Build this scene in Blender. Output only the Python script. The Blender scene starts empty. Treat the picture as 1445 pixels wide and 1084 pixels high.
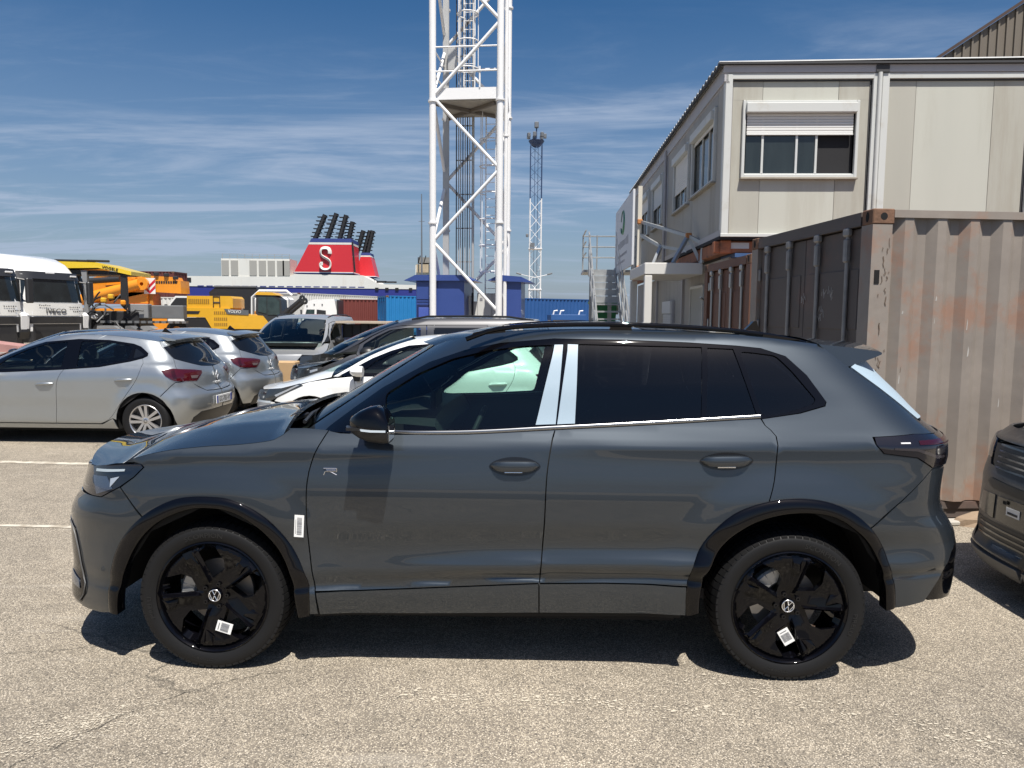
import bpy, bmesh, math, random
import numpy as np
from mathutils import Vector, Matrix
from mathutils.geometry import delaunay_2d_cdt
random.seed(7); rng = np.random.default_rng(7)
R = math.radians
sc = bpy.context.scene; col = sc.collection
# ------------------------------------------------------------------ camera
cam = bpy.data.objects.new('camera', bpy.data.cameras.new('camera')); col.objects.link(cam)
cam.location = (0, 0, 1.68); cam.data.sensor_width = 36; cam.data.lens = 36 * 1040 / 1445
cam.data.clip_start = .05; cam.data.clip_end = 6000
PITCH = math.atan(96 / 1040); ROLL = R(.5)
_f = Vector((0, math.cos(PITCH), -math.sin(PITCH))); _u = Vector((0, math.sin(PITCH), math.cos(PITCH))); _r = Vector((1, 0, 0))
_rt = _r * math.cos(ROLL) + _u * math.sin(ROLL); _up = _u * math.cos(ROLL) - _r * math.sin(ROLL)
cam.matrix_world = Matrix((( _rt.x, _up.x, -_f.x, 0), (_rt.y, _up.y, -_f.y, 0), (_rt.z, _up.z, -_f.z, 1.68), (0, 0, 0, 1)))
sc.camera = cam
# ------------------------------------------------------------------ light
SUN_DIR = Vector((.14, -.46, 1)).normalized()                      # towards the sun: high, behind the viewer
SUN_EL = math.asin(SUN_DIR.z); SUN_AZ = math.atan2(SUN_DIR.x, SUN_DIR.y)
sun = bpy.data.objects.new('sun', bpy.data.lights.new('sun', 'SUN')); col.objects.link(sun)
sun.data.energy = 4.9; sun.data.angle = R(.53); sun.data.color = (1, .95, .87)
sun.rotation_euler = (-SUN_DIR).to_track_quat('-Z', 'Y').to_euler()
world = bpy.data.worlds.new('World'); sc.world = world; world.use_nodes = True
def _world():
    nt = world.node_tree; N = nt.nodes; L = nt.links; N.clear()
    def n(t, **k):
        o = N.new(t)
        for a, b in k.items(): setattr(o, a, b)
        return o
    def mth(op, a, b=None, c=None):
        o = n('ShaderNodeMath', operation=op)
        for i, v in enumerate((a, b, c)):
            if v is None: continue
            if isinstance(v, (int, float)): o.inputs[i].default_value = v
            else: L.new(v, o.inputs[i])
        return o.outputs[0]
    out = n('ShaderNodeOutputWorld'); bg = n('ShaderNodeBackground'); bg.inputs[1].default_value = .056
    sky = n('ShaderNodeTexSky', sky_type='NISHITA', sun_disc=False, sun_elevation=SUN_EL, sun_rotation=SUN_AZ,
            altitude=0, air_density=1.0, dust_density=1.7, ozone_density=4.2)
    hs = n('ShaderNodeHueSaturation'); hs.inputs['Saturation'].default_value = 1.33; hs.inputs['Value'].default_value = 1.06
    L.new(sky.outputs[0], hs.inputs['Color'])
    tc = n('ShaderNodeTexCoord'); sep = n('ShaderNodeSeparateXYZ'); L.new(tc.outputs['Generated'], sep.inputs[0])
    z = mth('MAXIMUM', sep.outputs[2], 0.0); zz = mth('ADD', z, .10)
    cx = mth('DIVIDE', sep.outputs[0], zz); cy = mth('DIVIDE', sep.outputs[1], zz)
    cmb = n('ShaderNodeCombineXYZ'); L.new(cx, cmb.inputs[0]); L.new(cy, cmb.inputs[1])
    def noise(scale, rot, sx, sy, detail, rough, dist, loc=(0, 0, 0)):
        mp = n('ShaderNodeMapping'); mp.inputs['Rotation'].default_value = (0, 0, R(rot)); mp.inputs['Scale'].default_value = (sx, sy, 1)
        mp.inputs['Location'].default_value = loc
        L.new(cmb.outputs[0], mp.inputs[0]); t = n('ShaderNodeTexNoise'); t.inputs['Scale'].default_value = scale
        t.inputs['Detail'].default_value = detail; t.inputs['Roughness'].default_value = rough; t.inputs['Distortion'].default_value = dist
        L.new(mp.outputs[0], t.inputs[0]); return t.outputs[0]
    a = noise(.75, -20, .5, 1.6, 9, .64, 1.1, (3.2, 1.7, 0)); b = noise(2.0, 24, .6, 1.8, 8, .66, .9, (1.1, .4, 0)); c = noise(.16, 0, 1, 1, 2, .5, 0, (5.3, 2.2, 0))
    def ramp(v, lo, hi):
        o = n('ShaderNodeMapRange', interpolation_type='SMOOTHSTEP'); L.new(v, o.inputs[0]); o.inputs[1].default_value = lo; o.inputs[2].default_value = hi
        return o.outputs[0]
    big = ramp(c, .38, .60)
    wis = mth('ADD', mth('MULTIPLY', ramp(a, .46, .72), 1.0), mth('MULTIPLY', ramp(b, .46, .76), .45))
    low = mth('SUBTRACT', 1.0, ramp(z, .12, .40))                   # thin cloud thickens towards the horizon
    veil = mth('MULTIPLY', mth('SUBTRACT', 1.0, ramp(z, -.02, .44)), .46)
    fac = mth('ADD', mth('MULTIPLY', mth('MULTIPLY', wis, mth('ADD', mth('MULTIPLY', big, .7), .3)), mth('ADD', mth('MULTIPLY', low, .95), .05)), veil)
    fac = mth('MINIMUM', fac, .85)
    mix = n('ShaderNodeMix', data_type='RGBA'); L.new(fac, mix.inputs[0]); L.new(hs.outputs[0], mix.inputs[6])
    mix.inputs[7].default_value = (5.0, 6.1, 8.0, 1); L.new(mix.outputs[2], bg.inputs[0]); L.new(bg.outputs[0], out.inputs[0])
_world()
vs = sc.view_settings; vs.view_transform = 'Standard'; vs.look = 'None'; vs.gamma = 1; vs.use_curve_mapping = False; vs.exposure = .55
# ------------------------------------------------------------------ materials
MATS = {}
def mat(name, c, rough=.5, metal=0., coat=0., spec=.5, var=0., vs=3., bump=0., bs=60., dirt=None, dirt_scale=1.2, dirt_lo=.5, streak=False, coat_rough=.03, emit=None, coat_ior=1.5):
    """Principled material with procedural tone variation, fine relief and optional dirt / rust (a second colour)."""
    if name in MATS: return MATS[name]
    m = bpy.data.materials.new(name); MATS[name] = m; m.use_nodes = True
    nt = m.node_tree; N = nt.nodes; L = nt.links; p = N['Principled BSDF']
    p.inputs['Base Color'].default_value = (*c, 1); p.inputs['Roughness'].default_value = rough; p.inputs['Metallic'].default_value = metal
    p.inputs['Coat Weight'].default_value = coat; p.inputs['Coat Roughness'].default_value = coat_rough; p.inputs['Coat IOR'].default_value = coat_ior; p.inputs['Specular IOR Level'].default_value = spec
    tc = N.new('ShaderNodeTexCoord'); src = tc.outputs['Object']
    if streak:
        mp = N.new('ShaderNodeMapping'); mp.inputs['Scale'].default_value = (1, 1, .12); L.new(src, mp.inputs[0]); ssrc = mp.outputs[0]
    else: ssrc = src
    cur = None
    if var:
        t = N.new('ShaderNodeTexNoise'); t.inputs['Scale'].default_value = vs; t.inputs['Detail'].default_value = 6; t.inputs['Roughness'].default_value = .6; L.new(ssrc, t.inputs[0])
        r = N.new('ShaderNodeMapRange'); L.new(t.outputs[0], r.inputs[0]); r.inputs[1].default_value = .25; r.inputs[2].default_value = .75
        r.inputs[3].default_value = 1 - var; r.inputs[4].default_value = 1 + var
        x = N.new('ShaderNodeVectorMath'); x.operation = 'SCALE'; x.inputs[0].default_value = c; L.new(r.outputs[0], x.inputs['Scale']); cur = x.outputs[0]
        rr = N.new('ShaderNodeMapRange'); L.new(t.outputs[0], rr.inputs[0]); rr.inputs[3].default_value = max(rough - .08, .0); rr.inputs[4].default_value = min(rough + .12, 1); L.new(rr.outputs[0], p.inputs['Roughness'])
    if dirt:
        t = N.new('ShaderNodeTexNoise'); t.inputs['Scale'].default_value = dirt_scale; t.inputs['Detail'].default_value = 9; t.inputs['Roughness'].default_value = .68; L.new(ssrc, t.inputs[0])
        r = N.new('ShaderNodeMapRange'); r.interpolation_type = 'SMOOTHSTEP'; L.new(t.outputs[0], r.inputs[0]); r.inputs[1].default_value = dirt_lo; r.inputs[2].default_value = dirt_lo + .16; r.inputs[4].default_value = dirt[3] if len(dirt) > 3 else .9
        mx = N.new('ShaderNodeMix'); mx.data_type = 'RGBA'; L.new(r.outputs[0], mx.inputs[0]); mx.inputs[6].default_value = (*c, 1); mx.inputs[7].default_value = (*dirt[:3], 1)
        if cur: L.new(cur, mx.inputs[6])
        cur = mx.outputs[2]
    if cur: L.new(cur, p.inputs['Base Color'])
    if bump:
        t = N.new('ShaderNodeTexNoise'); t.inputs['Scale'].default_value = bs; t.inputs['Detail'].default_value = 4; L.new(src, t.inputs[0])
        b = N.new('ShaderNodeBump'); b.inputs['Strength'].default_value = bump; b.inputs['Distance'].default_value = .01; L.new(t.outputs[0], b.inputs['Height']); L.new(b.outputs[0], p.inputs['Normal'])
    if emit: p.inputs['Emission Color'].default_value = (*emit, 1); p.inputs['Emission Strength'].default_value = 1
    return m
def glass(name, tint, gloss=1.0):
    """Thin pane: tinted see-through with a Fresnel mirror on top (no refraction)."""
    if name in MATS: return MATS[name]
    m = bpy.data.materials.new(name); MATS[name] = m; m.use_nodes = True; nt = m.node_tree; N = nt.nodes; L = nt.links; N.remove(N['Principled BSDF'])
    o = N['Material Output']; tr = N.new('ShaderNodeBsdfTransparent'); tr.inputs[0].default_value = (*tint, 1); gl = N.new('ShaderNodeBsdfGlossy'); gl.inputs['Roughness'].default_value = .01
    gl.inputs[0].default_value = (gloss, gloss, gloss, 1)
    fr = N.new('ShaderNodeFresnel'); fr.inputs[0].default_value = 1.52; mx = N.new('ShaderNodeMixShader')
    L.new(fr.outputs[0], mx.inputs[0]); L.new(tr.outputs[0], mx.inputs[1]); L.new(gl.outputs[0], mx.inputs[2]); L.new(mx.outputs[0], o.inputs[0])
    return m
# ------------------------------------------------------------------ objects
def tag(o, label=None, cat=None, group=None, kind=None):
    if label: o['label'] = label
    if cat: o['category'] = cat
    if group: o['group'] = group
    if kind: o['kind'] = kind
    return o
def thing(name, label, cat, loc=(0, 0, 0), rz=0., group=None):
    o = bpy.data.objects.new(name, None); col.objects.link(o); o.location = loc; o.rotation_euler = (0, 0, rz); o.empty_display_size = .2
    return tag(o, label, cat, group)
def link(name, me, parent=None, loc=None, rot=None):
    o = bpy.data.objects.new(name, me); col.objects.link(o)
    if parent: o.parent = parent
    if loc is not None: o.location = loc
    if rot is not None: o.rotation_euler = rot
    return o
def kids(o): return [c for c in col.objects if c.parent == o]
def copy_tree(o, parent=None, loc=None, rz=None, label=None, group=None):
    c = o.copy(); col.objects.link(c)
    if parent: c.parent = parent
    if loc is not None: c.location = loc
    if rz is not None: c.rotation_euler = (0, 0, rz)
    if label: c['label'] = label
    if group: c['group'] = group
    for ch in list(o.children): copy_tree(ch, c)
    return c
class M:
    """Collects shapes and links them as one mesh object."""
    def __init__(s): s.v = []; s.f = []
    def add(s, vs, fs):
        b = len(s.v); s.v += [tuple(map(float, p)) for p in vs]; s.f += [tuple(b + i for i in f) for f in fs]; return s
    def poly(s, pts): return s.add(pts, [tuple(range(len(pts)))])
    def box(s, c, d, rz=0., bev=0., rx=0., ry=0.):
        rot = (Matrix.Rotation(rz, 3, 'Z') @ Matrix.Rotation(ry, 3, 'Y') @ Matrix.Rotation(rx, 3, 'X')) if (rz or rx or ry) else None
        h = [x / 2 for x in d]; C = Vector(c); vs = []; fs = []
        cs = [(i & 1, i >> 1 & 1, i >> 2 & 1) for i in range(8)]
        if not bev:
            vs = [Vector([(2 * k[a] - 1) * h[a] for a in range(3)]) for k in cs]
            fs = [(0, 4, 6, 2), (1, 3, 7, 5), (0, 1, 5, 4), (2, 6, 7, 3), (0, 2, 3, 1), (4, 5, 7, 6)]
        else:
            bev = min(bev, min(h) * .95)
            for k in cs:
                for a in range(3): vs.append(Vector([(2 * k[b] - 1) * (h[b] - (0 if b == a else bev)) for b in range(3)]))
            ix = lambda k, a: 3 * (k[0] + 2 * k[1] + 4 * k[2]) + a
            raw = []
            for a in range(3):
                b, c2 = (a + 1) % 3, (a + 2) % 3
                for sd in (0, 1):
                    q = []
                    for (i, j) in ((0, 0), (1, 0), (1, 1), (0, 1)):
                        k = [0, 0, 0]; k[a] = sd; k[b] = i; k[c2] = j; q.append(ix(k, a))
                    raw.append(q)
                for i in (0, 1):
                    for j in (0, 1):
                        k0 = [0, 0, 0]; k0[b] = i; k0[c2] = j; k1 = list(k0); k1[a] = 1
                        raw.append([ix(k0, b), ix(k1, b), ix(k1, c2), ix(k0, c2)])
            for k in cs: raw.append([ix(k, 0), ix(k, 1), ix(k, 2)])
            for q in raw:
                n = (vs[q[1]] - vs[q[0]]).cross(vs[q[2]] - vs[q[0]]); m = sum((vs[i] for i in q), Vector())
                fs.append(tuple(q if n.dot(m) > 0 else q[::-1]))
        if rot: vs = [rot @ v for v in vs]
        return s.add([v + C for v in vs], fs)
    def tube(s, path, r, n=8, cap=True, sq=None):
        P = [Vector(p) for p in path]; rr = r if isinstance(r, (list, tuple)) else [r] * len(P); rings = []
        t = (P[1] - P[0]).normalized(); a = t.orthogonal().normalized() if abs(t.z) > .9 else Vector((0, 0, 1)).cross(t).normalized()
        for i, p in enumerate(P):
            d = ((P[min(i + 1, len(P) - 1)] - P[max(i - 1, 0)])).normalized(); a = (a - d * a.dot(d)).normalized(); b = d.cross(a)
            k = sq or (1, 1)
            rings.append([p + (a * math.cos(2 * math.pi * (j + .5) / n) * k[0] + b * math.sin(2 * math.pi * (j + .5) / n) * k[1]) * rr[i] for j in range(n)])
        vs = [v for q in rings for v in q]; fs = []
        for i in range(len(P) - 1):
            for j in range(n): fs.append((i*n + j, i*n + (j+1) % n, (i+1)*n + (j+1) % n, (i+1)*n + j))
        if cap: fs += [tuple(range(n))[::-1], tuple((len(P)-1)*n + j for j in range(n))]
        return s.add(vs, fs)
    def lathe(s, prof, c=(0, 0, 0), axis='z', n=32, close=False):
        vs = []; fs = []
        for (r, h) in prof:
            for j in range(n):
                a = 2 * math.pi * j / n; x, y = r * math.cos(a), r * math.sin(a)
                p = (x, y, h) if axis == 'z' else ((x, h, y) if axis == 'y' else (h, x, y))
                vs.append((p[0] + c[0], p[1] + c[1], p[2] + c[2]))
        K = len(prof)
        for i in range(K if close else K - 1):
            for j in range(n):
                q = (i*n + j, i*n + (j+1) % n, ((i+1) % K)*n + (j+1) % n, ((i+1) % K)*n + j)
                fs.append(q if axis != 'y' else q[::-1])
        return s.add(vs, fs)
    def prism(s, pts, lo, hi, axis='y'):
        """2-D outline extruded along an axis. axis y: pts are (x,z); x: (y,z); z: (x,y)"""
        g = {'y': lambda p, h: (p[0], h, p[1]), 'x': lambda p, h: (h, p[0], p[1]), 'z': lambda p, h: (p[0], p[1], h)}[axis]
        n = len(pts); ar = sum(pts[i][0] * pts[(i+1) % n][1] - pts[(i+1) % n][0] * pts[i][1] for i in range(n))
        flip = (ar > 0) != (axis == 'y')
        vs = [g(p, lo) for p in pts] + [g(p, hi) for p in pts]
        fs = [tuple(range(n)), tuple(range(n, 2*n))[::-1]] + [(i, n + i, n + (i+1) % n, (i+1) % n) for i in range(n)]
        if flip: fs = [f[::-1] for f in fs]
        return s.add(vs, fs)
    def grid(s, P, flip=False):
        P = np.asarray(P); a, b = P.shape[:2]
        fs = [(i*b + j, i*b + j + 1, (i+1)*b + j + 1, (i+1)*b + j) for i in range(a - 1) for j in range(b - 1)]
        return s.add(P.reshape(-1, 3), [f[::-1] for f in fs] if flip else fs)
    def mirror_y(s):
        n = len(s.v); s.v += [(x, -y, z) for x, y, z in s.v]; s.f += [tuple(n + i for i in f[::-1]) for f in s.f]; return s
    def build(s, name, m, parent=None, smooth=None, loc=None, rot=None):
        me = bpy.data.meshes.new(name); me.from_pydata(s.v, [], s.f); me.materials.append(m)
        if smooth is not None:
            me.polygons.foreach_set('use_smooth', [True] * len(me.polygons)); me.set_sharp_from_angle(angle=R(smooth))
        me.update(); return link(name, me, parent, loc, rot)
def text(name, s, size, m, parent=None, loc=(0, 0, 0), rot=(0, 0, 0), ext=.002, align='CENTER', sx=1.):
    c = bpy.data.curves.new(name, 'FONT'); c.body = s; c.size = size; c.extrude = ext; c.align_x = align; c.align_y = 'CENTER'; c.resolution_u = 2
    t = bpy.data.objects.new(name, c); me = bpy.data.meshes.new_from_object(t); bpy.data.objects.remove(t)
    me.materials.clear(); me.materials.append(m); me.name = name
    if sx != 1:
        for v in me.vertices: v.co.x *= sx
    return link(name, me, parent, loc, rot)
def pchip(X, Y, x):
    """monotone cubic; X,Y: (K,) or (K,N) with x (N,)"""
    X = np.asarray(X, float); Y = np.asarray(Y, float); x = np.asarray(x, float)
    if X.ndim == 1: X = np.repeat(X[:, None], x.size, 1)
    if Y.ndim == 1: Y = np.repeat(Y[:, None], x.size, 1)
    h = np.diff(X, axis=0); h = np.maximum(h, 1e-6); d = np.diff(Y, axis=0) / h
    K = X.shape[0]; m = np.zeros_like(Y)
    if K == 2: m[0] = m[1] = d[0]
    else:
        w1 = 2 * h[1:] + h[:-1]; w2 = h[1:] + 2 * h[:-1]; a = d[:-1]; b = d[1:]
        ok = a * b > 0
        with np.errstate(divide='ignore', invalid='ignore'):
            m[1:-1] = np.where(ok, (w1 + w2) / (w1 / np.where(ok, a, 1) + w2 / np.where(ok, b, 1)), 0)
        m[0] = d[0]; m[-1] = d[-1]
    k = np.clip((x[None] >= X).sum(0) - 1, 0, K - 2); j = np.arange(x.size)
    hh = h[k, j]; t = (x - X[k, j]) / hh; lo = t < 0; hi = t > 1; tc = np.clip(t, 0, 1)
    y = ((2*tc**3 - 3*tc**2 + 1) * Y[k, j] + (tc**3 - 2*tc**2 + tc) * hh * m[k, j]
         + (3*tc**2 - 2*tc**3) * Y[k+1, j] + (tc**3 - tc**2) * hh * m[k+1, j])
    y = y + np.where(lo, t * hh * m[k, j], 0) + np.where(hi, (t - 1) * hh * m[k+1, j], 0)
    return y

class Surf:
    """Half of a car body: a stack of horizontal slices, straight in the middle, superellipse corners at both ends."""
    def __init__(s, feats, xf, xr, Lf, Lr, nf=2.4, nr=2.6, flares=()):
        s.feats, s.xfp, s.xrp, s.Lf, s.Lr, s.nf, s.nr, s.fl = feats, xf, xr, Lf, Lr, nf, nr, flares
    def xf(s, z): return pchip([p[0] for p in s.xfp], [p[1] for p in s.xfp], z)
    def xr(s, z): return pchip([p[0] for p in s.xrp], [p[1] for p in s.xrp], z)
    def W(s, x, z):
        Z = []; Y = []
        for f in s.feats:
            a = np.asarray(f, float)
            if a.ndim == 1: Z.append(np.full_like(x, a[0])); Y.append(np.full_like(x, a[1]))
            else:
                Z.append(pchip(a[:, 0], a[:, 1], np.clip(x, a[0, 0], a[-1, 0])) if len(a) > 1 else np.full_like(x, a[0, 1]))
                Y.append(pchip(a[:, 0], a[:, 2], np.clip(x, a[0, 0], a[-1, 0])) if len(a) > 1 else np.full_like(x, a[0, 2]))
        y = pchip(np.array(Z), np.array(Y), z)
        for (cx, cz, r0, r1, amp) in s.fl:
            r = np.hypot(x - cx, z - cz); t = np.clip((r1 - r) / (r1 - r0), 0, 1); y = y + amp * t * t * (3 - 2 * t)
        return y
    def lift(s, u, z):
        u = np.asarray(u, float); z = np.asarray(z, float)
        xf, xr = s.xf(z), s.xr(z); Lf, Lr = s.Lf, s.Lr
        xa, xb = xf + Lf, xr - Lr
        cf = np.clip(1 - u, 0, 1) * math.pi / 2; cr = np.clip(u - 2, 0, 1) * math.pi / 2
        x = xa + np.clip(u - 1, 0, 1) * (xb - xa) - Lf * np.sin(cf) ** (2 / s.nf) + Lr * np.sin(cr) ** (2 / s.nr)
        k = np.maximum(np.cos(cf), 0) ** (2 / s.nf) * np.maximum(np.cos(cr), 0) ** (2 / s.nr)
        return np.stack([x, -s.W(x, z) * k, z], -1)
    def u_xz(s, x, z):
        x = np.asarray(x, float); z = np.asarray(z, float)
        xa, xb = s.xf(z) + s.Lf, s.xr(z) - s.Lr
        sf = np.clip((xa - x) / s.Lf, 0, 1); sr = np.clip((x - xb) / s.Lr, 0, 1)
        u = 1 + (x - xa) / (xb - xa)
        u = np.where(x < xa, 1 - np.arcsin(sf ** (s.nf / 2)) / (math.pi / 2), u)
        return np.where(x > xb, 2 + np.arcsin(sr ** (s.nr / 2)) / (math.pi / 2), u)
    def u_end(s, y, z, rear):
        y = np.asarray(y, float); z = np.asarray(z, float)
        w = s.W(s.xr(z) if rear else s.xf(z), z); t = np.clip(np.abs(y) / w, 0, 1)
        n = s.nr if rear else s.nf; c = np.arccos(np.clip(t ** (n / 2), 0, 1)) / (math.pi / 2)
        return 2 + c if rear else 1 - c
    def at(s, x, z):
        x = np.atleast_1d(np.asarray(x, float)); z = np.atleast_1d(np.asarray(z, float))
        return s.lift(s.u_xz(x, z), z)
    def normal(s, u, z):
        e = 2e-3; eu = 2e-3
        du = s.lift(np.minimum(u + eu, 3), z) - s.lift(np.maximum(u - eu, 0), z); dz = s.lift(u, z + e) - s.lift(u, z - e)
        n = np.cross(du, dz); n /= np.maximum(np.linalg.norm(n, axis=-1, keepdims=True), 1e-9)
        return n
# ------------------------------------------------------------------ body panels: outlines cut out of a Surf
def inside(pts, poly):
    x, y = pts[:, 0], pts[:, 1]; r = np.zeros(len(pts), bool); n = len(poly); j = n - 1
    for i in range(n):
        xi, yi = poly[i]; xj, yj = poly[j]
        with np.errstate(divide='ignore', invalid='ignore'):
            c = ((yi > y) != (yj > y)) & (x < (xj - xi) * (y - yi) / (yj - yi + 1e-12) + xi)
        r ^= c; j = i
    return r
def seg_dist(pts, poly):
    d = np.full(len(pts), 1e9); n = len(poly)
    for i in range(n):
        a = poly[i]; b = poly[(i + 1) % n]; ab = b - a; l = ab @ ab + 1e-12
        t = np.clip(((pts - a) @ ab) / l, 0, 1); d = np.minimum(d, np.hypot(*(pts - a - t[:, None] * ab).T))
    return d
def densify(poly, h):
    o = []
    for i in range(len(poly)):
        a = np.array(poly[i], float); b = np.array(poly[(i + 1) % len(poly)], float); k = max(1, int(math.ceil(np.hypot(*(b - a)) / h)))
        for j in range(k): o.append(a + (b - a) * j / k)
    return np.array(o)
def round_poly(poly, k=1):
    """Chaikin corner cutting"""
    for _ in range(k):
        o = []
        for i in range(len(poly)):
            a = np.array(poly[i], float); b = np.array(poly[(i + 1) % len(poly)], float); o += [a * .75 + b * .25, a * .25 + b * .75]
        poly = [tuple(p) for p in o]
    return poly
def smooth_line(pts, h=.02):
    """dense Catmull-Rom through open points"""
    P = np.array(pts, float); o = []
    for i in range(len(P) - 1):
        p0, p1, p2, p3 = P[max(i-1, 0)], P[i], P[i+1], P[min(i+2, len(P)-1)]; k = max(1, int(np.hypot(*(p2 - p1)) / h))
        for j in range(k):
            t = j / k; o.append(tuple(.5 * ((2*p1) + (-p0+p2)*t + (2*p0-5*p1+4*p2-p3)*t*t + (-p0+3*p1-3*p2+p3)*t**3)))
    return o + [tuple(P[-1])]
def inset(poly, g):
    n = len(poly); ar = 0.5 * np.sum(poly[:, 0] * np.roll(poly[:, 1], -1) - np.roll(poly[:, 0], -1) * poly[:, 1])
    e = np.roll(poly, -1, 0) - poly; l = np.maximum(np.hypot(*e.T), 1e-9)[:, None]; nn = np.stack([-e[:, 1], e[:, 0]], -1) / l * (1 if ar > 0 else -1)
    m = nn + np.roll(nn, 1, 0); k = np.maximum((m * m).sum(1, keepdims=True), .5)
    return poly + m * (2 * g / k)
def cdt(outline, holes, h):
    """triangulate a 2-D outline with holes and inner grid points -> pts, tris"""
    loops = [outline] + list(holes); V = []; E = []
    for lp in loops:
        b = len(V); V += [tuple(p) for p in lp]; E += [(b + i, b + (i + 1) % len(lp)) for i in range(len(lp))]
    lo = outline.min(0); hi = outline.max(0); hx, hz = (h if isinstance(h, tuple) else (h, h))
    if hx:
        gx = np.arange(lo[0] + hx * .5, hi[0], hx); gz = np.arange(lo[1] + hz * .5, hi[1], hz)
        G = np.stack(np.meshgrid(gx, gz), -1).reshape(-1, 2)
        if len(G):
            ok = inside(G, outline)
            for q in holes: ok &= ~inside(G, q)
            G = G[ok]
            if len(G):
                d = seg_dist(G, outline)
                for q in holes: d = np.minimum(d, seg_dist(G, q))
                V += [tuple(p) for p in G[d > .4 * min(hx, hz)]]
    vs, es, fs, _, _, _ = delaunay_2d_cdt([Vector(p) for p in V], E, [], 0, 1e-6)
    P = np.array([tuple(v) for v in vs]); T = np.array([f for f in fs if len(f) == 3], int)
    cen = P[T].mean(1); ok = inside(cen, outline)
    for q in holes: ok &= ~inside(cen, q)
    T = T[ok]; a = P[T[:, 1]] - P[T[:, 0]]; b = P[T[:, 2]] - P[T[:, 0]]; cr = a[:, 0] * b[:, 1] - a[:, 1] * b[:, 0]
    T[cr < 0] = T[cr < 0][:, ::-1]; T = T[np.abs(cr) > 1e-10]
    return P, T
def finish(name, V, N, T, m, parent, rim, mirror):
    """triangles with given normals + a turned-in rim along every open edge"""
    V = np.asarray(V); N = np.asarray(N); nv = len(V); VV = [V]; NN = [N]; F = [tuple(map(int, t)) for t in T]
    if rim:
        cnt = {}
        for t in T:
            for i in range(3):
                a, b = int(t[i]), int(t[(i + 1) % 3]); cnt[(a, b)] = 1
        bd = [(a, b) for (a, b) in cnt if (b, a) not in cnt]; acc = {}
        for a, b in bd:
            d = V[b] - V[a]; o = np.cross(d, N[a]); o /= np.linalg.norm(o) + 1e-12
            acc[a] = acc.get(a, 0) + o; acc[b] = acc.get(b, 0) + o
        ids = list(acc); ix = {k: i for i, k in enumerate(ids)}; k = len(ids)
        if k:
            on = np.array([acc[i] for i in ids]); on /= np.linalg.norm(on, axis=1, keepdims=True) + 1e-12
            VV += [V[ids], V[ids] - N[ids] * rim]; NN += [on, on]
            F += [(nv + ix[a], nv + k + ix[a], nv + k + ix[b], nv + ix[b]) for a, b in bd]
    V = np.concatenate(VV); N = np.concatenate(NN)
    if mirror: V = V * [1, -1, 1]; N = N * [1, -1, 1]; F = [f[::-1] for f in F]
    me = bpy.data.meshes.new(name); me.from_pydata(V.tolist(), [], F); me.materials.append(m)
    me.polygons.foreach_set('use_smooth', [True] * len(me.polygons)); me.update(); me.normals_split_custom_set_from_vertices(N.tolist())
    return link(name, me, parent)
def dom(S, u):
    return np.where(u < 1, (u - 1) * S.Lf * 1.6, np.where(u > 2, 3.0 + (u - 2) * S.Lr * 1.7, (u - 1) * 3.0))
def undom(S, U):
    return np.where(U < 0, 1 + U / (S.Lf * 1.6), np.where(U > 3.0, 2 + (U - 3.0) / (S.Lr * 1.7), 1 + U / 3.0))
def to_dom(S, poly, h):
    """(x,z) side-view points, ('f',y,z) front-view or ('r',y,z) rear-view points -> dense domain outline"""
    q = []
    for p in poly:
        if p[0] in ('f', 'r'): z = np.array([p[2]]); u = S.u_end(np.array([p[1]]), z, p[0] == 'r')
        else: z = np.array([p[1]]); u = S.u_xz(np.array([p[0]]), z)
        q.append((float(dom(S, u)[0]), float(z[0])))
    # side-view edges are straight in (x,z): refine them there
    o = []
    n = len(poly)
    for i in range(n):
        a, b = poly[i], poly[(i + 1) % n]
        if a[0] in ('f', 'r') or b[0] in ('f', 'r'):
            A = np.array(q[i]); B = np.array(q[(i + 1) % n]); k = max(1, int(np.hypot(*(B - A)) / h)); o += [A + (B - A) * j / k for j in range(k)]
        else:
            k = max(1, int(math.hypot(b[0] - a[0], b[1] - a[1]) / h)); t = np.arange(k) / k
            x = a[0] + (b[0] - a[0]) * t; z = a[1] + (b[1] - a[1]) * t; U = dom(S, S.u_xz(x, z)); o += list(np.stack([U, z], -1))
    return np.array(o)
def panel(name, S, poly, m, parent, h=.03, gap=.0025, off=0., rim=.012, holes=(), sides=(0,), hz=None):
    out = inset(to_dom(S, poly, h), gap) if gap else to_dom(S, poly, h)
    hs = [to_dom(S, q, h) for q in holes]; hs = [inset(q, -gap) if gap else q for q in hs]
    P, T = cdt(out, hs, (h, hz or h)); u = undom(S, P[:, 0]); z = P[:, 1]
    V = S.lift(u, z); N = S.normal(u, z); V = V + N * off; r = []
    for sd in sides: r.append(finish(name, V, N, T, m, parent, rim, sd))
    return r if len(r) > 1 else r[0]
def shell(name, S, poly, m, parent, off=-.02, h=.08, holes=()):
    """dark inner skin of both sides in one mesh"""
    out = to_dom(S, poly, h); P, T = cdt(out, [to_dom(S, q, h) for q in holes], h); u = undom(S, P[:, 0]); z = P[:, 1]; V = S.lift(u, z) + S.normal(u, z) * off
    b = M(); b.add(V, [tuple(map(int, t)) for t in T]); b.mirror_y(); return b.build(name, m, parent, smooth=60)
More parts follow.
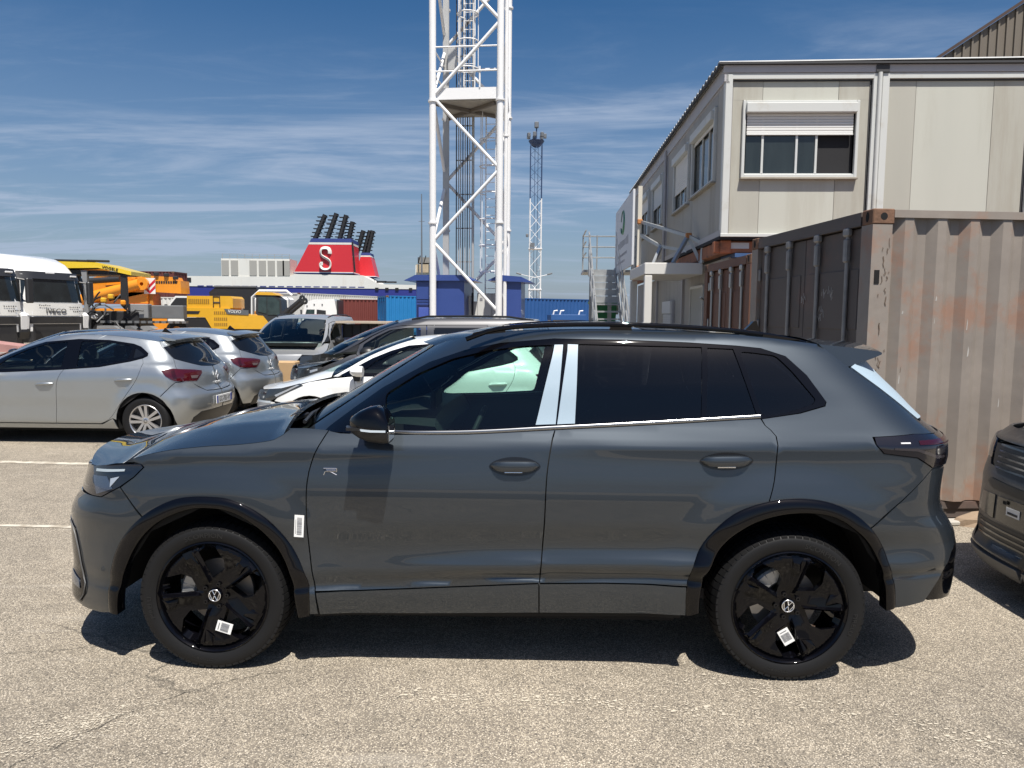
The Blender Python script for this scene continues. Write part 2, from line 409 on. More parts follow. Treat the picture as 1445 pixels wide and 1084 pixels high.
def cross_loft(edge, bx, bz, m=2.4, n=24, mx=2.0):
    """surface between a side edge and its mirror image; bx/bz = bulge of the middle along x / z"""
    edge = np.asarray(edge); v = np.linspace(-1, 1, n); g = 1 - np.abs(v) ** m; gx = 1 - np.abs(v) ** mx; k = len(edge)
    bx = np.broadcast_to(bx, k); bz = np.broadcast_to(bz, k)
    x = edge[:, 0, None] + bx[:, None] * gx; y = np.abs(edge[:, 1, None]) * v; z = edge[:, 2, None] + bz[:, None] * g
    return np.stack([x, y, z], -1)
# ------------------------------------------------------------------ ground
def asphalt():
    m = bpy.data.materials.new('asphalt'); m.use_nodes = True; nt = m.node_tree; N = nt.nodes; L = nt.links; p = N['Principled BSDF']; p.inputs['Roughness'].default_value = .85; p.inputs['Specular IOR Level'].default_value = .3
    tc = N.new('ShaderNodeTexCoord')
    def noise(s, d=4, r=.55, src=None):
        t = N.new('ShaderNodeTexNoise'); t.inputs['Scale'].default_value = s; t.inputs['Detail'].default_value = d; t.inputs['Roughness'].default_value = r; L.new(src or tc.outputs['Object'], t.inputs[0]); return t.outputs[0]
    def ramp(v, a, b, c, d):
        o = N.new('ShaderNodeMapRange'); L.new(v, o.inputs[0])
        for i, q in enumerate((a, b, c, d)): o.inputs[i + 1].default_value = q
        return o.outputs[0]
    def mix(f, a, b, blend='MIX'):
        o = N.new('ShaderNodeMix'); o.data_type = 'RGBA'; o.blend_type = blend
        for v, i in ((f, 0), (a, 6), (b, 7)):
            if isinstance(v, (int, float)): o.inputs[i].default_value = v
            elif isinstance(v, tuple): o.inputs[i].default_value = (*v, 1)
            else: L.new(v, o.inputs[i])
        return o.outputs[2]
    vo = N.new('ShaderNodeTexVoronoi'); vo.inputs['Scale'].default_value = 150; L.new(tc.outputs['Object'], vo.inputs[0])
    vh = N.new('ShaderNodeSeparateColor'); L.new(vo.outputs['Color'], vh.inputs[0])
    stone = mix(ramp(vh.outputs[0], 0, 1, 0, 1), (.255, .218, .166), (.54, .475, .375))
    pale = mix(ramp(vh.outputs[1], .80, .90, 0, 1), stone, (.64, .575, .47)); darkst = mix(ramp(vh.outputs[2], .90, .94, 0, 1), pale, (.07, .064, .056))
    bind = ramp(vo.outputs['Distance'], .30, .62, 0, 1)
    c = mix(bind, darkst, (.19, .166, .135))
    c = mix(1., c, mix(0, (1, 1, 1), (1, 1, 1)), 'MULTIPLY')
    big = noise(.55, 6, .6); c = mix(1., c, mix(ramp(big, .3, .7, 0, 1), (.82, .82, .82), (1.13, 1.12, 1.10)), 'MULTIPLY')
    med = noise(5, 6, .62); c = mix(1., c, mix(ramp(med, .3, .7, 0, 1), (.86, .86, .86), (1.12, 1.12, 1.12)), 'MULTIPLY')
    # worn streaks along the parking rows and dark oily spots
    mp = N.new('ShaderNodeMapping'); mp.inputs['Scale'].default_value = (.35, 3.2, 1); mp.inputs['Rotation'].default_value = (0, 0, R(3)); L.new(tc.outputs['Object'], mp.inputs[0])
    st = noise(1.1, 7, .65, mp.outputs[0]); c = mix(ramp(st, .60, .72, 0, .5), c, (.42, .385, .33))
    oil = noise(1.6, 3, .5); c = mix(ramp(oil, .64, .76, 0, .45), c, (.10, .092, .08))
    # cracks: thin dark lines where two noise fields cross
    cr = N.new('ShaderNodeTexVoronoi'); cr.feature = 'DISTANCE_TO_EDGE'; cr.inputs['Scale'].default_value = .42
    ad = N.new('ShaderNodeVectorMath'); ad.operation = 'ADD'; L.new(tc.outputs['Object'], ad.inputs[0])
    wn = N.new('ShaderNodeTexNoise'); wn.inputs['Scale'].default_value = 2.2; wn.inputs['Detail'].default_value = 5; L.new(tc.outputs['Object'], wn.inputs[0])
    sc_ = N.new('ShaderNodeVectorMath'); sc_.operation = 'SCALE'; sc_.inputs['Scale'].default_value = .5; L.new(wn.outputs['Color'], sc_.inputs[0]); L.new(sc_.outputs[0], ad.inputs[1]); L.new(ad.outputs[0], cr.inputs[0])
    gate = ramp(noise(.7, 2), .50, .60, 0, 1)
    mu = N.new('ShaderNodeMath'); mu.operation = 'MULTIPLY'; L.new(ramp(cr.outputs['Distance'], .0, .006, .65, 0), mu.inputs[0]); L.new(gate, mu.inputs[1])
    c = mix(mu.outputs[0], c, (.05, .046, .04))
    L.new(c, p.inputs['Base Color'])
    b = N.new('ShaderNodeBump'); b.inputs['Strength'].default_value = .6; b.inputs['Distance'].default_value = .004; b.invert = True
    L.new(vo.outputs['Distance'], b.inputs['Height']); L.new(b.outputs[0], p.inputs['Normal'])
    return m
def ground():
    b = M(); n = 12
    xs = [-2500, -300, -60, -20, -8, 0, 8, 20, 60, 300, 2500]; ys = [-2500, -300, -60, -20, -8, 0, 8, 20, 60, 110]
    b.grid(np.array([[(x, y, 0) for x in xs] for y in ys]), flip=True)
    o = b.build('ground', asphalt()); o['kind'] = 'structure'
    b = M(); b.grid(np.array([[(x, y, -3.0) for x in (-2500, -100, 100, 2500)] for y in (110, 600, 3000)]), flip=True); b.poly([(-2500, 110, 0), (2500, 110, 0), (2500, 110, -3), (-2500, 110, -3)])
    o = b.build('water', mat('harbour_water', (.02, .05, .07), .15, bump=.3, bs=.5)); o['kind'] = 'structure'
    # worn white bay lines
    b = M(); b.poly([(-200, -16, .004), (200, -16, .004), (200, -1.3, .004), (-200, -1.3, .004)]); o = b.build('road', mat('added_asphalt', (.05, .05, .05), .85, var=.15, vs=3)); o['kind'] = 'structure'  # unseen dark strip behind the camera, added to darken reflections in the car doors
    pm = mat('road_paint', (.52, .48, .40), .8, var=.12, vs=6, dirt=(.33, .285, .22, .95), dirt_scale=7, dirt_lo=.44)
    for nm, pts, w in LINES:
        b = M(); P = [Vector((*p, .004)) for p in pts]
        for a, c in zip(P[:-1], P[1:]):
            d = (c - a).normalized(); nrm = Vector((-d.y, d.x, 0)) * w / 2; k = max(1, int((c - a).length / .3))
            for i in range(k):
                u, v = a.lerp(c, i / k), a.lerp(c, (i + 1) / k); j0, j1 = random.uniform(.8, 1.1), random.uniform(.8, 1.1)
                b.poly([u - nrm * j0, v - nrm * j0, v + nrm * j0, u + nrm * j0])
        b.build('road_marking', pm)['kind'] = 'structure'
def worn_marks():
    pale = mat('worn_paint_remains', (.48, .43, .345), .85, var=.15, vs=20); crk = mat('crack_dark', (.05, .046, .04), .9); r_ = random.Random(21)
    def flecks(name, pts, spread, n, s0, s1):
        b = M()
        for _ in range(n):
            k = r_.random() * (len(pts) - 1); i = int(k); a, c = Vector(pts[i]), Vector(pts[i + 1]); p = a.lerp(c, k - i) + Vector((r_.gauss(0, spread), r_.gauss(0, spread * .6))); s_ = r_.uniform(s0, s1); m = r_.randint(4, 6); st = r_.uniform(.6, 2.2)
            b.poly([(p.x + s_ * st * math.cos(2*math.pi*j/m) * r_.uniform(.5, 1), p.y + s_ * math.sin(2*math.pi*j/m) * r_.uniform(.5, 1), .003 + .0005 * r_.random()) for j in range(m)])
        o = b.build(name, pale); o['kind'] = 'structure'
    flecks('paint_remains', WORN[0], .085, 620, .002, .0065); flecks('paint_remains', WORN[1], .05, 260, .003, .010); flecks('paint_remains', WORN[2], .06, 200, .003, .009)
    for line in CRACKS:
        L_ = [Vector(p) for p in line]; pts = []
        for a, c in zip(L_[:-1], L_[1:]):
            k = max(2, int((c - a).length / .03)); n_ = Vector((-(c - a).y, (c - a).x)).normalized(); pts += [a.lerp(c, j / k) + n_ * r_.gauss(0, .006) for j in range(k)]
        b = M(); w = [r_.uniform(.0005, .0022) for _ in pts]
        for i in range(len(pts) - 1): a, c = pts[i], pts[i + 1]; d = (c - a).normalized(); n_ = Vector((-d.y, d.x)); b.poly([(*(a - n_ * w[i]), .0045), (*(c - n_ * w[i+1]), .0045), (*(c + n_ * w[i+1]), .0045), (*(a + n_ * w[i]), .0045)])
        o = b.build('crack', crk); o['kind'] = 'structure'
LINES = [('a', [(-15, 8.85), (-2.0, 7.86)], .11), ('b', [(-10, 5.92), (-2.9, 5.63)], .07)]
WORN = [[(-1.95, 2.68), (-1.81, 2.81), (-1.71, 2.89), (-1.55, 3.02)], [(-.63, 3.146), (-.21, 3.11), (.25, 3.10), (.55, 3.035), (1.02, 2.975)], [(.86, 3.29), (1.26, 3.135), (1.70, 2.89), (2.01, 2.735)]]
CRACKS = [[(-2.0, 2.40), (-1.854, 2.58), (-1.738, 2.736), (-1.656, 2.888), (-1.487, 3.089), (-1.268, 3.251), (-1.006, 3.358)], [(-2.6, 3.46), (-2.13, 3.56), (-1.926, 3.646), (-1.6, 3.66)]]
HERO_FE=[ (0.10,.800),(0.22,.850),(0.30,.874),
     [(-0.9,.375,.884),(0.5,.386,.888),(1.5,.446,.890),(2.2,.453,.890),(3.6,.50,.886)],
     [(-0.9,.400,.874),(0.5,.411,.876),(1.5,.470,.878),(2.2,.477,.878),(3.6,.525,.880)],
     [(-0.9,.47,.889),(0.5,.475,.890),(1.5,.512,.905),(2.2,.525,.905),(3.6,.55,.888)],
     [(-0.9,.49,.890),(0.5,.495,.892),(1.5,.534,.911),(2.2,.549,.911),(3.6,.57,.888)],
     [(-0.9,.495,.890),(0.5,.501,.892),(1.5,.543,.9095),(2.2,.558,.9095),(3.6,.575,.888)],
     [(-0.9,.52,.890),(0.5,.525,.8905),(1.5,.570,.899),(2.2,.585,.899),(3.6,.60,.886)],
     [(-0.9,.60,.892),(0.5,.58,.889),(1.5,.615,.888),(2.2,.63,.888),(3.6,.65,.884)],
     (0.75,.908),(0.84,.908),(0.92,.900),
     [(-0.9,.94,.893),(0.0,.990,.888),(0.5,1.015,.883),(1.3,1.03,.880),(2.0,1.05,.881),(2.6,1.058,.884),(3.5,1.07,.880)],
     [(-0.9,.97,.892),(0.0,1.025,.887),(0.5,1.048,.882),(1.3,1.06,.874),(2.0,1.085,.880),(2.6,1.093,.884),(3.5,1.11,.879)],
     [(-0.9,.987,.886),(0.0,1.042,.880),(0.5,1.066,.875),(1.3,1.080,.868),(2.0,1.104,.873),(2.6,1.112,.877),(3.5,1.13,.872)],
     [(-0.9,1.02,.866),(0.0,1.065,.861),(0.5,1.10,.856),(1.3,1.115,.850),(2.0,1.142,.853),(2.6,1.157,.855),(3.5,1.175,.845)],
     [(-0.9,1.09,.80),(0.0,1.11,.815),(0.5,1.14,.835),(1.3,1.148,.833),(2.0,1.188,.829),(2.6,1.23,.820),(3.0,1.27,.80),(3.5,1.25,.795)],
     [(0.0,1.35,.772),(1.3,1.36,.772),(2.4,1.38,.768),(3.2,1.37,.74)],
     [(0.5,1.49,.705),(1.3,1.545,.700),(2.4,1.54,.695),(3.1,1.46,.685)],
     [(0.5,1.55,.655),(1.4,1.59,.665),(2.4,1.585,.66),(3.1,1.51,.645)],
     [(0.5,1.60,.55),(1.4,1.63,.57),(2.4,1.625,.56),(3.1,1.55,.56)]]

HERO_LOC = (-1.3769, 4.2502, 0); HERO_YAW = -0.02516
KF=[(0.1, -0.85), (0.257, -0.97), (0.322, -0.962), (0.394, -0.954), (0.471, -0.944), (0.57, -0.947), (0.698, -0.94), (0.74, -0.923), (0.817, -0.873), (0.835, -0.868), (0.926, -0.841), (1.2, -0.791)]
KR=[(0.1, 3.398), (0.385, 3.648), (0.591, 3.658), (0.669, 3.641), (0.725, 3.605), (0.783, 3.566), (0.843, 3.554), (0.976, 3.57), (1.044, 3.587), (1.108, 3.583), (1.141, 3.545), (1.209, 3.468), (1.314, 3.373), (1.414, 3.282), (1.549, 3.189), (1.62, 3.129)]
KU=[(0.1, -0.35), (0.95, -0.2), (1.092, 0.179), (1.192, 0.355), (1.266, 0.486), (1.368, 0.647), (1.445, 0.779), (1.526, 0.932), (1.726, 1.311)]
HP={
 'door_line':[(0.547, 1.144), (0.507, 1.073), (0.477, 0.999), (0.46, 0.911), (0.457, 0.78), (0.465, 0.612), (0.488, 0.405)],
 'b_line':[(1.604, 1.172), (1.587, 1.116), (1.563, 0.956), (1.554, 0.73), (1.541, 0.531), (1.535, 0.436)],
 'r_line':[(2.543, 1.222), (2.562, 1.189), (2.606, 1.144), (2.605, 1.058), (2.592, 0.949), (2.565, 0.857)],
 'hood_line':[(0.357, 1.143), (0.332, 1.121), (0.292, 1.098), (0.211, 1.084), (0.107, 1.073), (-0.028, 1.064), (-0.191, 1.046), (-0.298, 1.024), (-0.379, 0.999), (-0.412, 0.981)],
 'hl_low':[(-0.307, 0.965), (-0.35, 0.921), (-0.421, 0.872), (-0.531, 0.815)],
 'hl_top':[(-0.412, 0.977), (-0.325, 0.984), (-0.307, 0.965)],
 'hl_topfront':[(-0.52, 0.962), (-0.599, 0.947)],
 'hl_front':[(-0.591, 0.813)],
 'bump_shut':[(-0.421, 0.869), (-0.275, 0.77)],
 'arch_f_out':[(-0.512, 0.266), (-0.485, 0.451), (-0.424, 0.614), (-0.291, 0.753), (-0.148, 0.826), (-0.019, 0.841), (0.134, 0.824), (0.284, 0.736), (0.39, 0.602), (0.446, 0.473), (0.463, 0.392), (0.457, 0.267)],
 'arch_f_in':[(-0.456, 0.257), (-0.428, 0.397), (-0.345, 0.59), (-0.229, 0.714), (-0.098, 0.776), (-0.008, 0.789), (0.119, 0.773), (0.243, 0.695), (0.338, 0.575), (0.385, 0.442), (0.402, 0.262)],
 'arch_r_out':[(2.215, 0.305), (2.211, 0.456), (2.269, 0.64), (2.394, 0.787), (2.566, 0.859), (2.731, 0.873), (2.875, 0.844), (2.994, 0.772), (3.086, 0.662), (3.126, 0.556), (3.154, 0.482), (3.165, 0.368)],
 'arch_r_in':[(2.271, 0.329), (2.278, 0.457), (2.347, 0.62), (2.456, 0.733), (2.588, 0.79), (2.733, 0.808), (2.858, 0.79), (2.959, 0.726), (3.039, 0.641), (3.098, 0.499), (3.116, 0.356)],
 'sill_top':[(0.491, 0.389), (0.67, 0.394), (1.094, 0.419), (1.533, 0.445), (1.833, 0.452), (2.211, 0.449)],
 'sill_bot':[(0.503, 0.272), (1.0, 0.281), (1.535, 0.296), (1.996, 0.302), (2.215, 0.305)],
 'bump_bot':[(-0.632, 0.239), (-0.559, 0.239)],
 'rbump_bot':[(3.166, 0.363), (3.31, 0.385)],
 'belt':[(0.547, 1.141), (0.6, 1.131), (0.798, 1.127), (1.195, 1.133), (1.599, 1.158), (1.915, 1.178), (2.187, 1.196), (2.543, 1.221)],
 'dlo':[(0.478, 1.109), (0.498, 1.133), (0.604, 1.216), (0.737, 1.313), (0.975, 1.445), (1.157, 1.509), (1.334, 1.547), (1.588, 1.572), (1.912, 1.57), (2.227, 1.56), (2.458, 1.547), (2.575, 1.536), (2.688, 1.5), (2.775, 1.416), (2.851, 1.298), (2.844, 1.279), (2.726, 1.246), (2.552, 1.218), (2.187, 1.196), (1.915, 1.178), (1.599, 1.158), (1.195, 1.133), (0.794, 1.124), (0.572, 1.114)],
 'glass_f':[(0.77, 1.29), (0.924, 1.389), (1.101, 1.467), (1.278, 1.511), (1.45, 1.535), (1.591, 1.543), (1.507, 1.173), (1.194, 1.154), (0.82, 1.142)],
 'film_a':[(1.594, 1.544), (1.641, 1.546), (1.604, 1.18), (1.507, 1.175)],
 'film_b':[(1.657, 1.547), (1.711, 1.547), (1.693, 1.184), (1.607, 1.179)],
 'glass_r':[(1.71, 1.548), (2.292, 1.539), (2.272, 1.212), (1.694, 1.184)],
 'glass_r2':[(2.319, 1.536), (2.44, 1.532), (2.529, 1.23), (2.297, 1.214)],
 'glass_q':[(2.469, 1.52), (2.524, 1.517), (2.639, 1.503), (2.708, 1.432), (2.804, 1.307), (2.787, 1.285), (2.661, 1.247), (2.555, 1.23)],
 'glass_tri':[(0.525, 1.121), (0.572, 1.155), (0.734, 1.272), (0.752, 1.259), (0.796, 1.138), (0.567, 1.123)],
 'apillar':[(0.349, 1.095), (0.44, 1.159), (0.573, 1.251), (0.713, 1.348), (0.97, 1.519)],
 'roofbase':[(0.97, 1.519), (1.076, 1.557), (1.187, 1.579), (1.379, 1.606), (1.659, 1.618), (2.005, 1.62), (2.345, 1.61), (2.613, 1.589), (2.879, 1.558)],
 'dpillar':[(2.907, 1.526), (3.001, 1.451), (3.138, 1.35), (3.237, 1.273), (3.319, 1.208), (3.416, 1.146)],
 'film_d_in':[(3.006, 1.451), (3.14, 1.353), (3.24, 1.275), (3.319, 1.208)],
 'tl_side':[(3.411, 1.145), (3.243, 1.156), (3.044, 1.145), (3.049, 1.115), (3.084, 1.076), (3.241, 1.056), (3.328, 1.004)],
 'rb_shut':[(3.328, 1.0), (3.043, 0.737)],
 'rb_crease':[(3.154, 0.5), (3.357, 0.527)],
 'diff':[(3.322, 0.402), (3.396, 0.5)],
 'handle_f':[(1.297, 0.993), (1.534, 0.996), (1.414, 1.036), (1.415, 0.95)],
 'handle_r':[(2.256, 1.029), (2.499, 1.036), (2.38, 1.071), (2.381, 0.989)],
 'badge':[(0.535, 0.976), (0.599, 0.942)],
 'sticker':[(0.4, 0.758), (0.445, 0.758), (0.449, 0.657), (0.404, 0.655)],
 'air':[(-0.688, 0.538), (-0.661, 0.4), (-0.644, 0.383), (-0.663, 0.322)],
 'mid':[(-0.718, 0.636)],
 'park':[(-0.521, 0.475)],
}

# ------------------------------------------------------------------ the grey SUV in the foreground
def hero():
    HFE = HERO_FE
    fl = [(0, .35, .48, .66, .018), (2.69, .35, .50, .68, .02)]
    SL = Surf(HFE, KF, KR, .62, .50, 2.5, 2.8, fl); SU = Surf(HFE, KU, KR, .75, .50, 2.1, 2.8, fl)
    car = thing('grey_suv', 'dark grey SUV with black wheels, white film on its pillars, parked side-on in front', 'car', HERO_LOC, HERO_YAW)
    paint = mat('suv_paint', (.033, .042, .052), .50, .75, 1., .5, coat_rough=.012, coat_ior=1.6)
    gloss = mat('gloss_black', (.002, .002, .003), .25, 0, 1., .0, coat_rough=.02, coat_ior=1.42)
    satin = mat('satin_black', (.012, .012, .013), .42)
    dark = mat('inner_black', (.004, .004, .004), .9)
    priv = glass('privacy_glass', (.085, .09, .10))
    film = mat('white_film', (.30, .385, .455), .45, 0, .1)
    gl = glass('side_glass', (.60, .80, .72)); wgl = glass('screen_glass', (.70, .82, .78))
    chrome = mat('bright_trim', (.75, .76, .78), .12, 1.)
    H = HP; h = .026; B = (0, 1)
    arF = smooth_line(round_mid(H['arch_f_out'], H['arch_f_in'], .55)); arR = smooth_line(round_mid(H['arch_r_out'], H['arch_r_in'], .55))
    dl = smooth_line(H['door_line'], .03); bl = smooth_line(H['b_line'], .03); rl = smooth_line(H['r_line'], .03)
    st, sb = H['sill_top'], H['sill_bot']
    sl_r = arR[0]
    # lower side
    fender = [H['door_line'][0]] + dl[1:] + [(.490, .392), (.497, .276)] + [(.455, .272)] + arF[::-1][1:-1]
    k = max(range(len(arF)), key=lambda i: -abs(arF[i][0] - H['bump_shut'][1][0]) if arF[i][1] > .6 and arF[i][0] < 0 else -9)
    fender = dl + [(.490, .392), (.499, .274), (.458, .272)] + arF[::-1][1:len(arF) - k] + [H['bump_shut'][0]] + H['hl_low'][1::-1] + [(-.318, .976), (-.355, .985), (-.403, .984)] + smooth_line(H['hood_line'], .03)[::-1][1:] + [(.352, 1.150), (.44, 1.152)]
    panel('front_fender', SL, fender, paint, car, h, sides=B)
    bumper = arF[:k + 1][::-1] + [arF[0], (-.56, .245), (-.66, .240), (-.72, .25), ('f', .55, .235), ('f', .0, .235), ('f', .0, .80), ('f', .45, .80), H['hl_front'][0]] + H['hl_low'][::-1][:2] + [H['bump_shut'][0]]
    panel('front_bumper', SL, bumper, paint, car, h)
    panel('front_bumper', SL, bumper, paint, car, h, sides=(1,))
    fd = dl + [(.489, .392)] + st[1:3] + [st[3]] + bl[::-1] + H['belt'][4:0:-1] + [(.556, 1.139)]
    fdo = panel('front_door', SL, fd, paint, car, h, sides=B)
    rd = bl + st[3:5] + [arR_pt(arR, .457)] + [p for p in arR if p[1] > .46 and p[0] < rl[-1][0]] + rl[::-1] + H['belt'][6:3:-1]
    rdo = panel('rear_door', SL, rd, paint, car, h, sides=B)
    for a, b in ((0, 3), (3, 5)):
        pts = [(p[0], p[1] - .002) for p in st[a:b + 1]] + sb[::-1][{(0, 3): 2, (3, 5): 0}[(a, b)]:{(0, 3): 5, (3, 5): 3}[(a, b)]]
        panel('sill_panel', SL, pts, paint, car, h, sides=B)
    panel('underbody_skirt', SL, [(.46, .285), (2.2, .32), (2.2, .25), (.46, .22)], dark, car, .08, off=-.05, sides=B, gap=0)
    # body side: A pillar, cant rail, quarter panel, D pillar
    rb = H['rb_shut']; tl = H['tl_side']
    ap = smooth_line(H['apillar'], .03); rf = smooth_line(H['roofbase'], .04); dpi = smooth_line(H['dpillar'], .03)
    kr = min(range(len(arR)), key=lambda i: abs(arR[i][0] - rb[1][0]) + (9 if arR[i][0] < 2.7 else 0) + abs(arR[i][1] - rb[1][1]))
    kq = min(range(len(arR)), key=lambda i: abs(arR[i][0] - rl[-1][0]) + abs(arR[i][1] - rl[-1][1]))
    dlo = round_loop(H['dlo'])
    q = ap + rf[1:] + [dpi[0]] + dpi[1:] + [tl[0]] + tl[1:7] + [rb[0], rb[1]] + arR[kq:kr + 1][::-1] + rl[::-1] + [(2.50, 1.232)]
    q = ap + rf[1:] + dpi + tl[1:7] + [rb[0]] + arR[kq:kr + 1][::-1] + rl[::-1][:-1] + [(2.552, 1.205), (2.545, 1.22)]
    dl_up = [p for p in H['dlo']]
    # follow the window outline: tip and underside of the quarter window down to the door, then over the top back to the A pillar
    under = H['dlo'][14:18][::-1]; top = H['dlo'][0:15][::-1]
    q = ap + rf[1:] + dpi + tl[1:7] + [rb[0]] + arR[kq:kr + 1][::-1] + rl[::-1][:-1] + [(2.548, 1.219)] + H['dlo'][16:14:-1] + H['dlo'][14::-1] + [(.46, 1.105)]
    panel('body_side', SU, q, paint, car, h, sides=B)
    # windows
    trim_holes = [H['glass_f'], H['glass_r'], H['glass_r2'], H['glass_q'], H['glass_tri']]
    gf = round_loop(H['glass_f']); gq = round_loop(H['glass_q'])
    tr = panel('window_trim', SU, H['dlo'], gloss, car, h, gap=.001, off=.002, holes=[gf, gq, H['glass_r'], H['glass_r2']], sides=B)
    for sd in (0, 1):
        panel('front_window', SU, gf, gl, fdo[sd], h, gap=0, off=-.004, rim=0, sides=(sd,))
        w = panel('rear_window', SU, H['glass_r'], priv, rdo[sd], h, gap=0, off=-.004, rim=0, sides=(sd,))
        panel('rear_window', SU, H['glass_r2'], priv, rdo[sd], h, gap=0, off=-.004, rim=0, sides=(sd,))
        panel('quarter_window', SU, gq, priv, car, h, gap=0, off=-.004, rim=0, sides=(sd,))
    for nm in ('film_a', 'film_b'):
        tag(panel('protective_film', SU, H[nm], film, car, .03, gap=.002, off=.0045, rim=.003, sides=B)[0], 'white protective film on the door pillar')
    for sd in (-1, 1):
        pts = []; belt = M()
        for x, z in smooth_line([(p[0], p[1] + .008) for p in H['belt'][1:]], .05):
            p = SU.at(x, z)[0]; pts.append((p[0], sd * (-p[1] + .003), p[2]))
        belt.tube(pts, .009, 6, sq=(.6, 1)); belt.build('belt_moulding', mat('belt_highlight', (.30, .31, .32), .22, .9), car, smooth=50)  # pale metal stands in for the sun highlight on a black gloss moulding
    # glazing front / back
    wb = [('f', .0, 1.115), ('f', .35, 1.113), (.40, 1.108)]
    ws = [(p[0] - .012, p[1] + .004) for p in smooth_line(H['apillar'], .04)]
    wpoly = [('f', 0., 1.10)] + [(ws[0][0], 1.102)] + ws[1:-1] + [(ws[-1][0], ws[-1][1])] + [('f', 0., 1.545)]
    for sd in B: panel('windscreen', SU, wpoly, wgl, car, .035, gap=0, off=-.002, rim=0, sides=(sd,))
    bl_p = [(x + .012, z) for x, z in H['film_d_in']]
    fo = [('r', .50, 1.205), ('r', .50, 1.50), (3.08, 1.478)]
    tag(panel('protective_film', SL, H['film_d_in'] + fo, film, car, .03, gap=.002, off=.004, rim=.01, sides=B)[0], 'white protective film beside the rear window')
    for sd in B:
        panel('rear_screen', SL, [('r', .50, 1.21), ('r', 0., 1.21), ('r', 0., 1.52), ('r', .50, 1.47)], priv, car, .04, gap=0, sides=(sd,), rim=0)
        panel('tailgate', SL, [(3.33, 1.202), ('r', 0., 1.205), ('r', 0., .62), ('r', .62, .62), (3.50, .66), (3.33, 1.0), (3.40, 1.15)], paint, car, .035, off=-.004, gap=.001, sides=(sd,))
    # tail lamps wrap round the corner
    for sd in B:
        t = panel('tail_light', SL, tl[1:7] + [(3.34, 1.01), ('r', .52, 1.0), ('r', .30, 1.06), ('r', .30, 1.145)] + [tl[0]], mat('lamp_black', (.008, .006, .007), .12, 0, 1.), car, .025, gap=.001, off=.004, sides=(sd,))
        panel('light_strip', SL, [(3.25, 1.128), (3.42, 1.128), ('r', .45, 1.125), ('r', .45, 1.108), (3.42, 1.108), (3.25, 1.112)], mat('lamp_red', (.030, .002, .004), .15, 0, .6), t, .03, gap=0, off=.006, rim=.002, sides=(sd,))
        panel('light_strip', SL, [(3.16, 1.123), (3.205, 1.123), (3.205, 1.117), (3.16, 1.117)], mat('lamp_white', (.6, .6, .6), .1, 0, 1.), t, .03, gap=0, off=.006, rim=.002, sides=(sd,))
        panel('light_strip', SL, [(3.13, 1.10), (3.24, 1.098), (3.35, 1.06), (3.40, 1.055), (3.41, 1.045), (3.35, 1.045), (3.24, 1.085), (3.13, 1.092)], mat('lamp_grey', (.03, .025, .028), .2, 0, 1.), t, .03, gap=0, off=.006, rim=.002, sides=(sd,))
    # rear bumper
    kend = len(arR) - 1
    rbp = [rb[0], rb[1]] + arR[kr:][0:] + [(3.168, .366)] + H['rbump_bot'][1:] + [H['diff'][0], H['diff'][1], (3.50, .60), (3.50, .66), (3.40, .80)]
    rbp = [rb[0]] + arR[kr:] + [(3.17, .362), H['rbump_bot'][1], H['diff'][0], H['diff'][1], (3.46, .60), ('r', .70, .66), ('r', .66, .90), ('r', .70, .99)]
    for sd in B:
        panel('rear_bumper', SL, rbp, paint, car, h, sides=(sd,))
        panel('diffuser', SL, [H['diff'][1], H['diff'][0], (3.33, .385), ('r', .6, .36), ('r', 0., .36), ('r', 0., .62), ('r', .70, .655), (3.465, .60)], gloss, car, .03, sides=(sd,), off=-.003)
        panel('bumper_crease', SL, [H['rb_crease'][0], (3.26, .521), (3.36, .538), (3.36, .529), (3.26, .509), (H['rb_crease'][0][0], .493)], satin, car, .03, gap=0, off=.0015, rim=.001, sides=(sd,))
    # wheel arch mouldings
    for o, i in ((H['arch_f_out'], H['arch_f_in']), (H['arch_r_out'], H['arch_r_in'])):
        A = round_mid(o, i, 0.); I = round_mid(o, i, 1.); rows = []; nrm_ = []
        A = np.array(smooth_line(A, .012)); k_ = np.linspace(0, 1, len(A)); I = np.array(smooth_line(I, .012)); I = np.stack([np.interp(k_, np.linspace(0, 1, len(I)), I[:, q]) for q in (0, 1)], -1)
        for t_, of in ((0., -.001), (.02, .004), (.12, .0095), (.30, .0155), (.55, .019), (.80, .020), (.93, .018), (.99, .012), (1., .004), (1.0, -.05)):
            p_ = A * (1 - t_) + I * t_; u_ = SL.u_xz(p_[:, 0], p_[:, 1]); V_ = SL.lift(u_, p_[:, 1]); V_[:, 1] -= of; rows.append(V_)
        for sd in (0, 1):
            G = np.array(rows) * ([1, 1, 1] if not sd else [1, -1, 1]); M().grid(G, flip=not sd).build('arch_moulding', gloss, car, smooth=75)
    # headlamp
    hp = H['hl_low'] + [H['hl_front'][0], ('f', .52, .83), ('f', .50, .925), H['hl_topfront'][1], H['hl_topfront'][0], H['hl_top'][0], H['hl_top'][1]]
    for sd in B:
        t = panel('headlight', SL, hp, mat('headlamp_glass', (.004, .007, .015), .06, 0, 1., .3), car, .022, gap=.002, off=.003, sides=(sd,))
        panel('light_strip', SL, [(-.58, .937), (-.50, .944), (-.40, .953), (-.40, .943), (-.50, .932), (-.58, .925)], mat('lamp_strip', (.34, .39, .42), .2, 0, 1.), t, .02, gap=0, off=.006, rim=.002, sides=(sd,))
        panel('reflector', SL, [(-.60, .905), (-.50, .912), (-.46, .86), (-.56, .825)], mat('lamp_silver', (.07, .10, .16), .15, .6, 1.), t, .02, gap=0, off=.005, rim=.002, sides=(sd,))
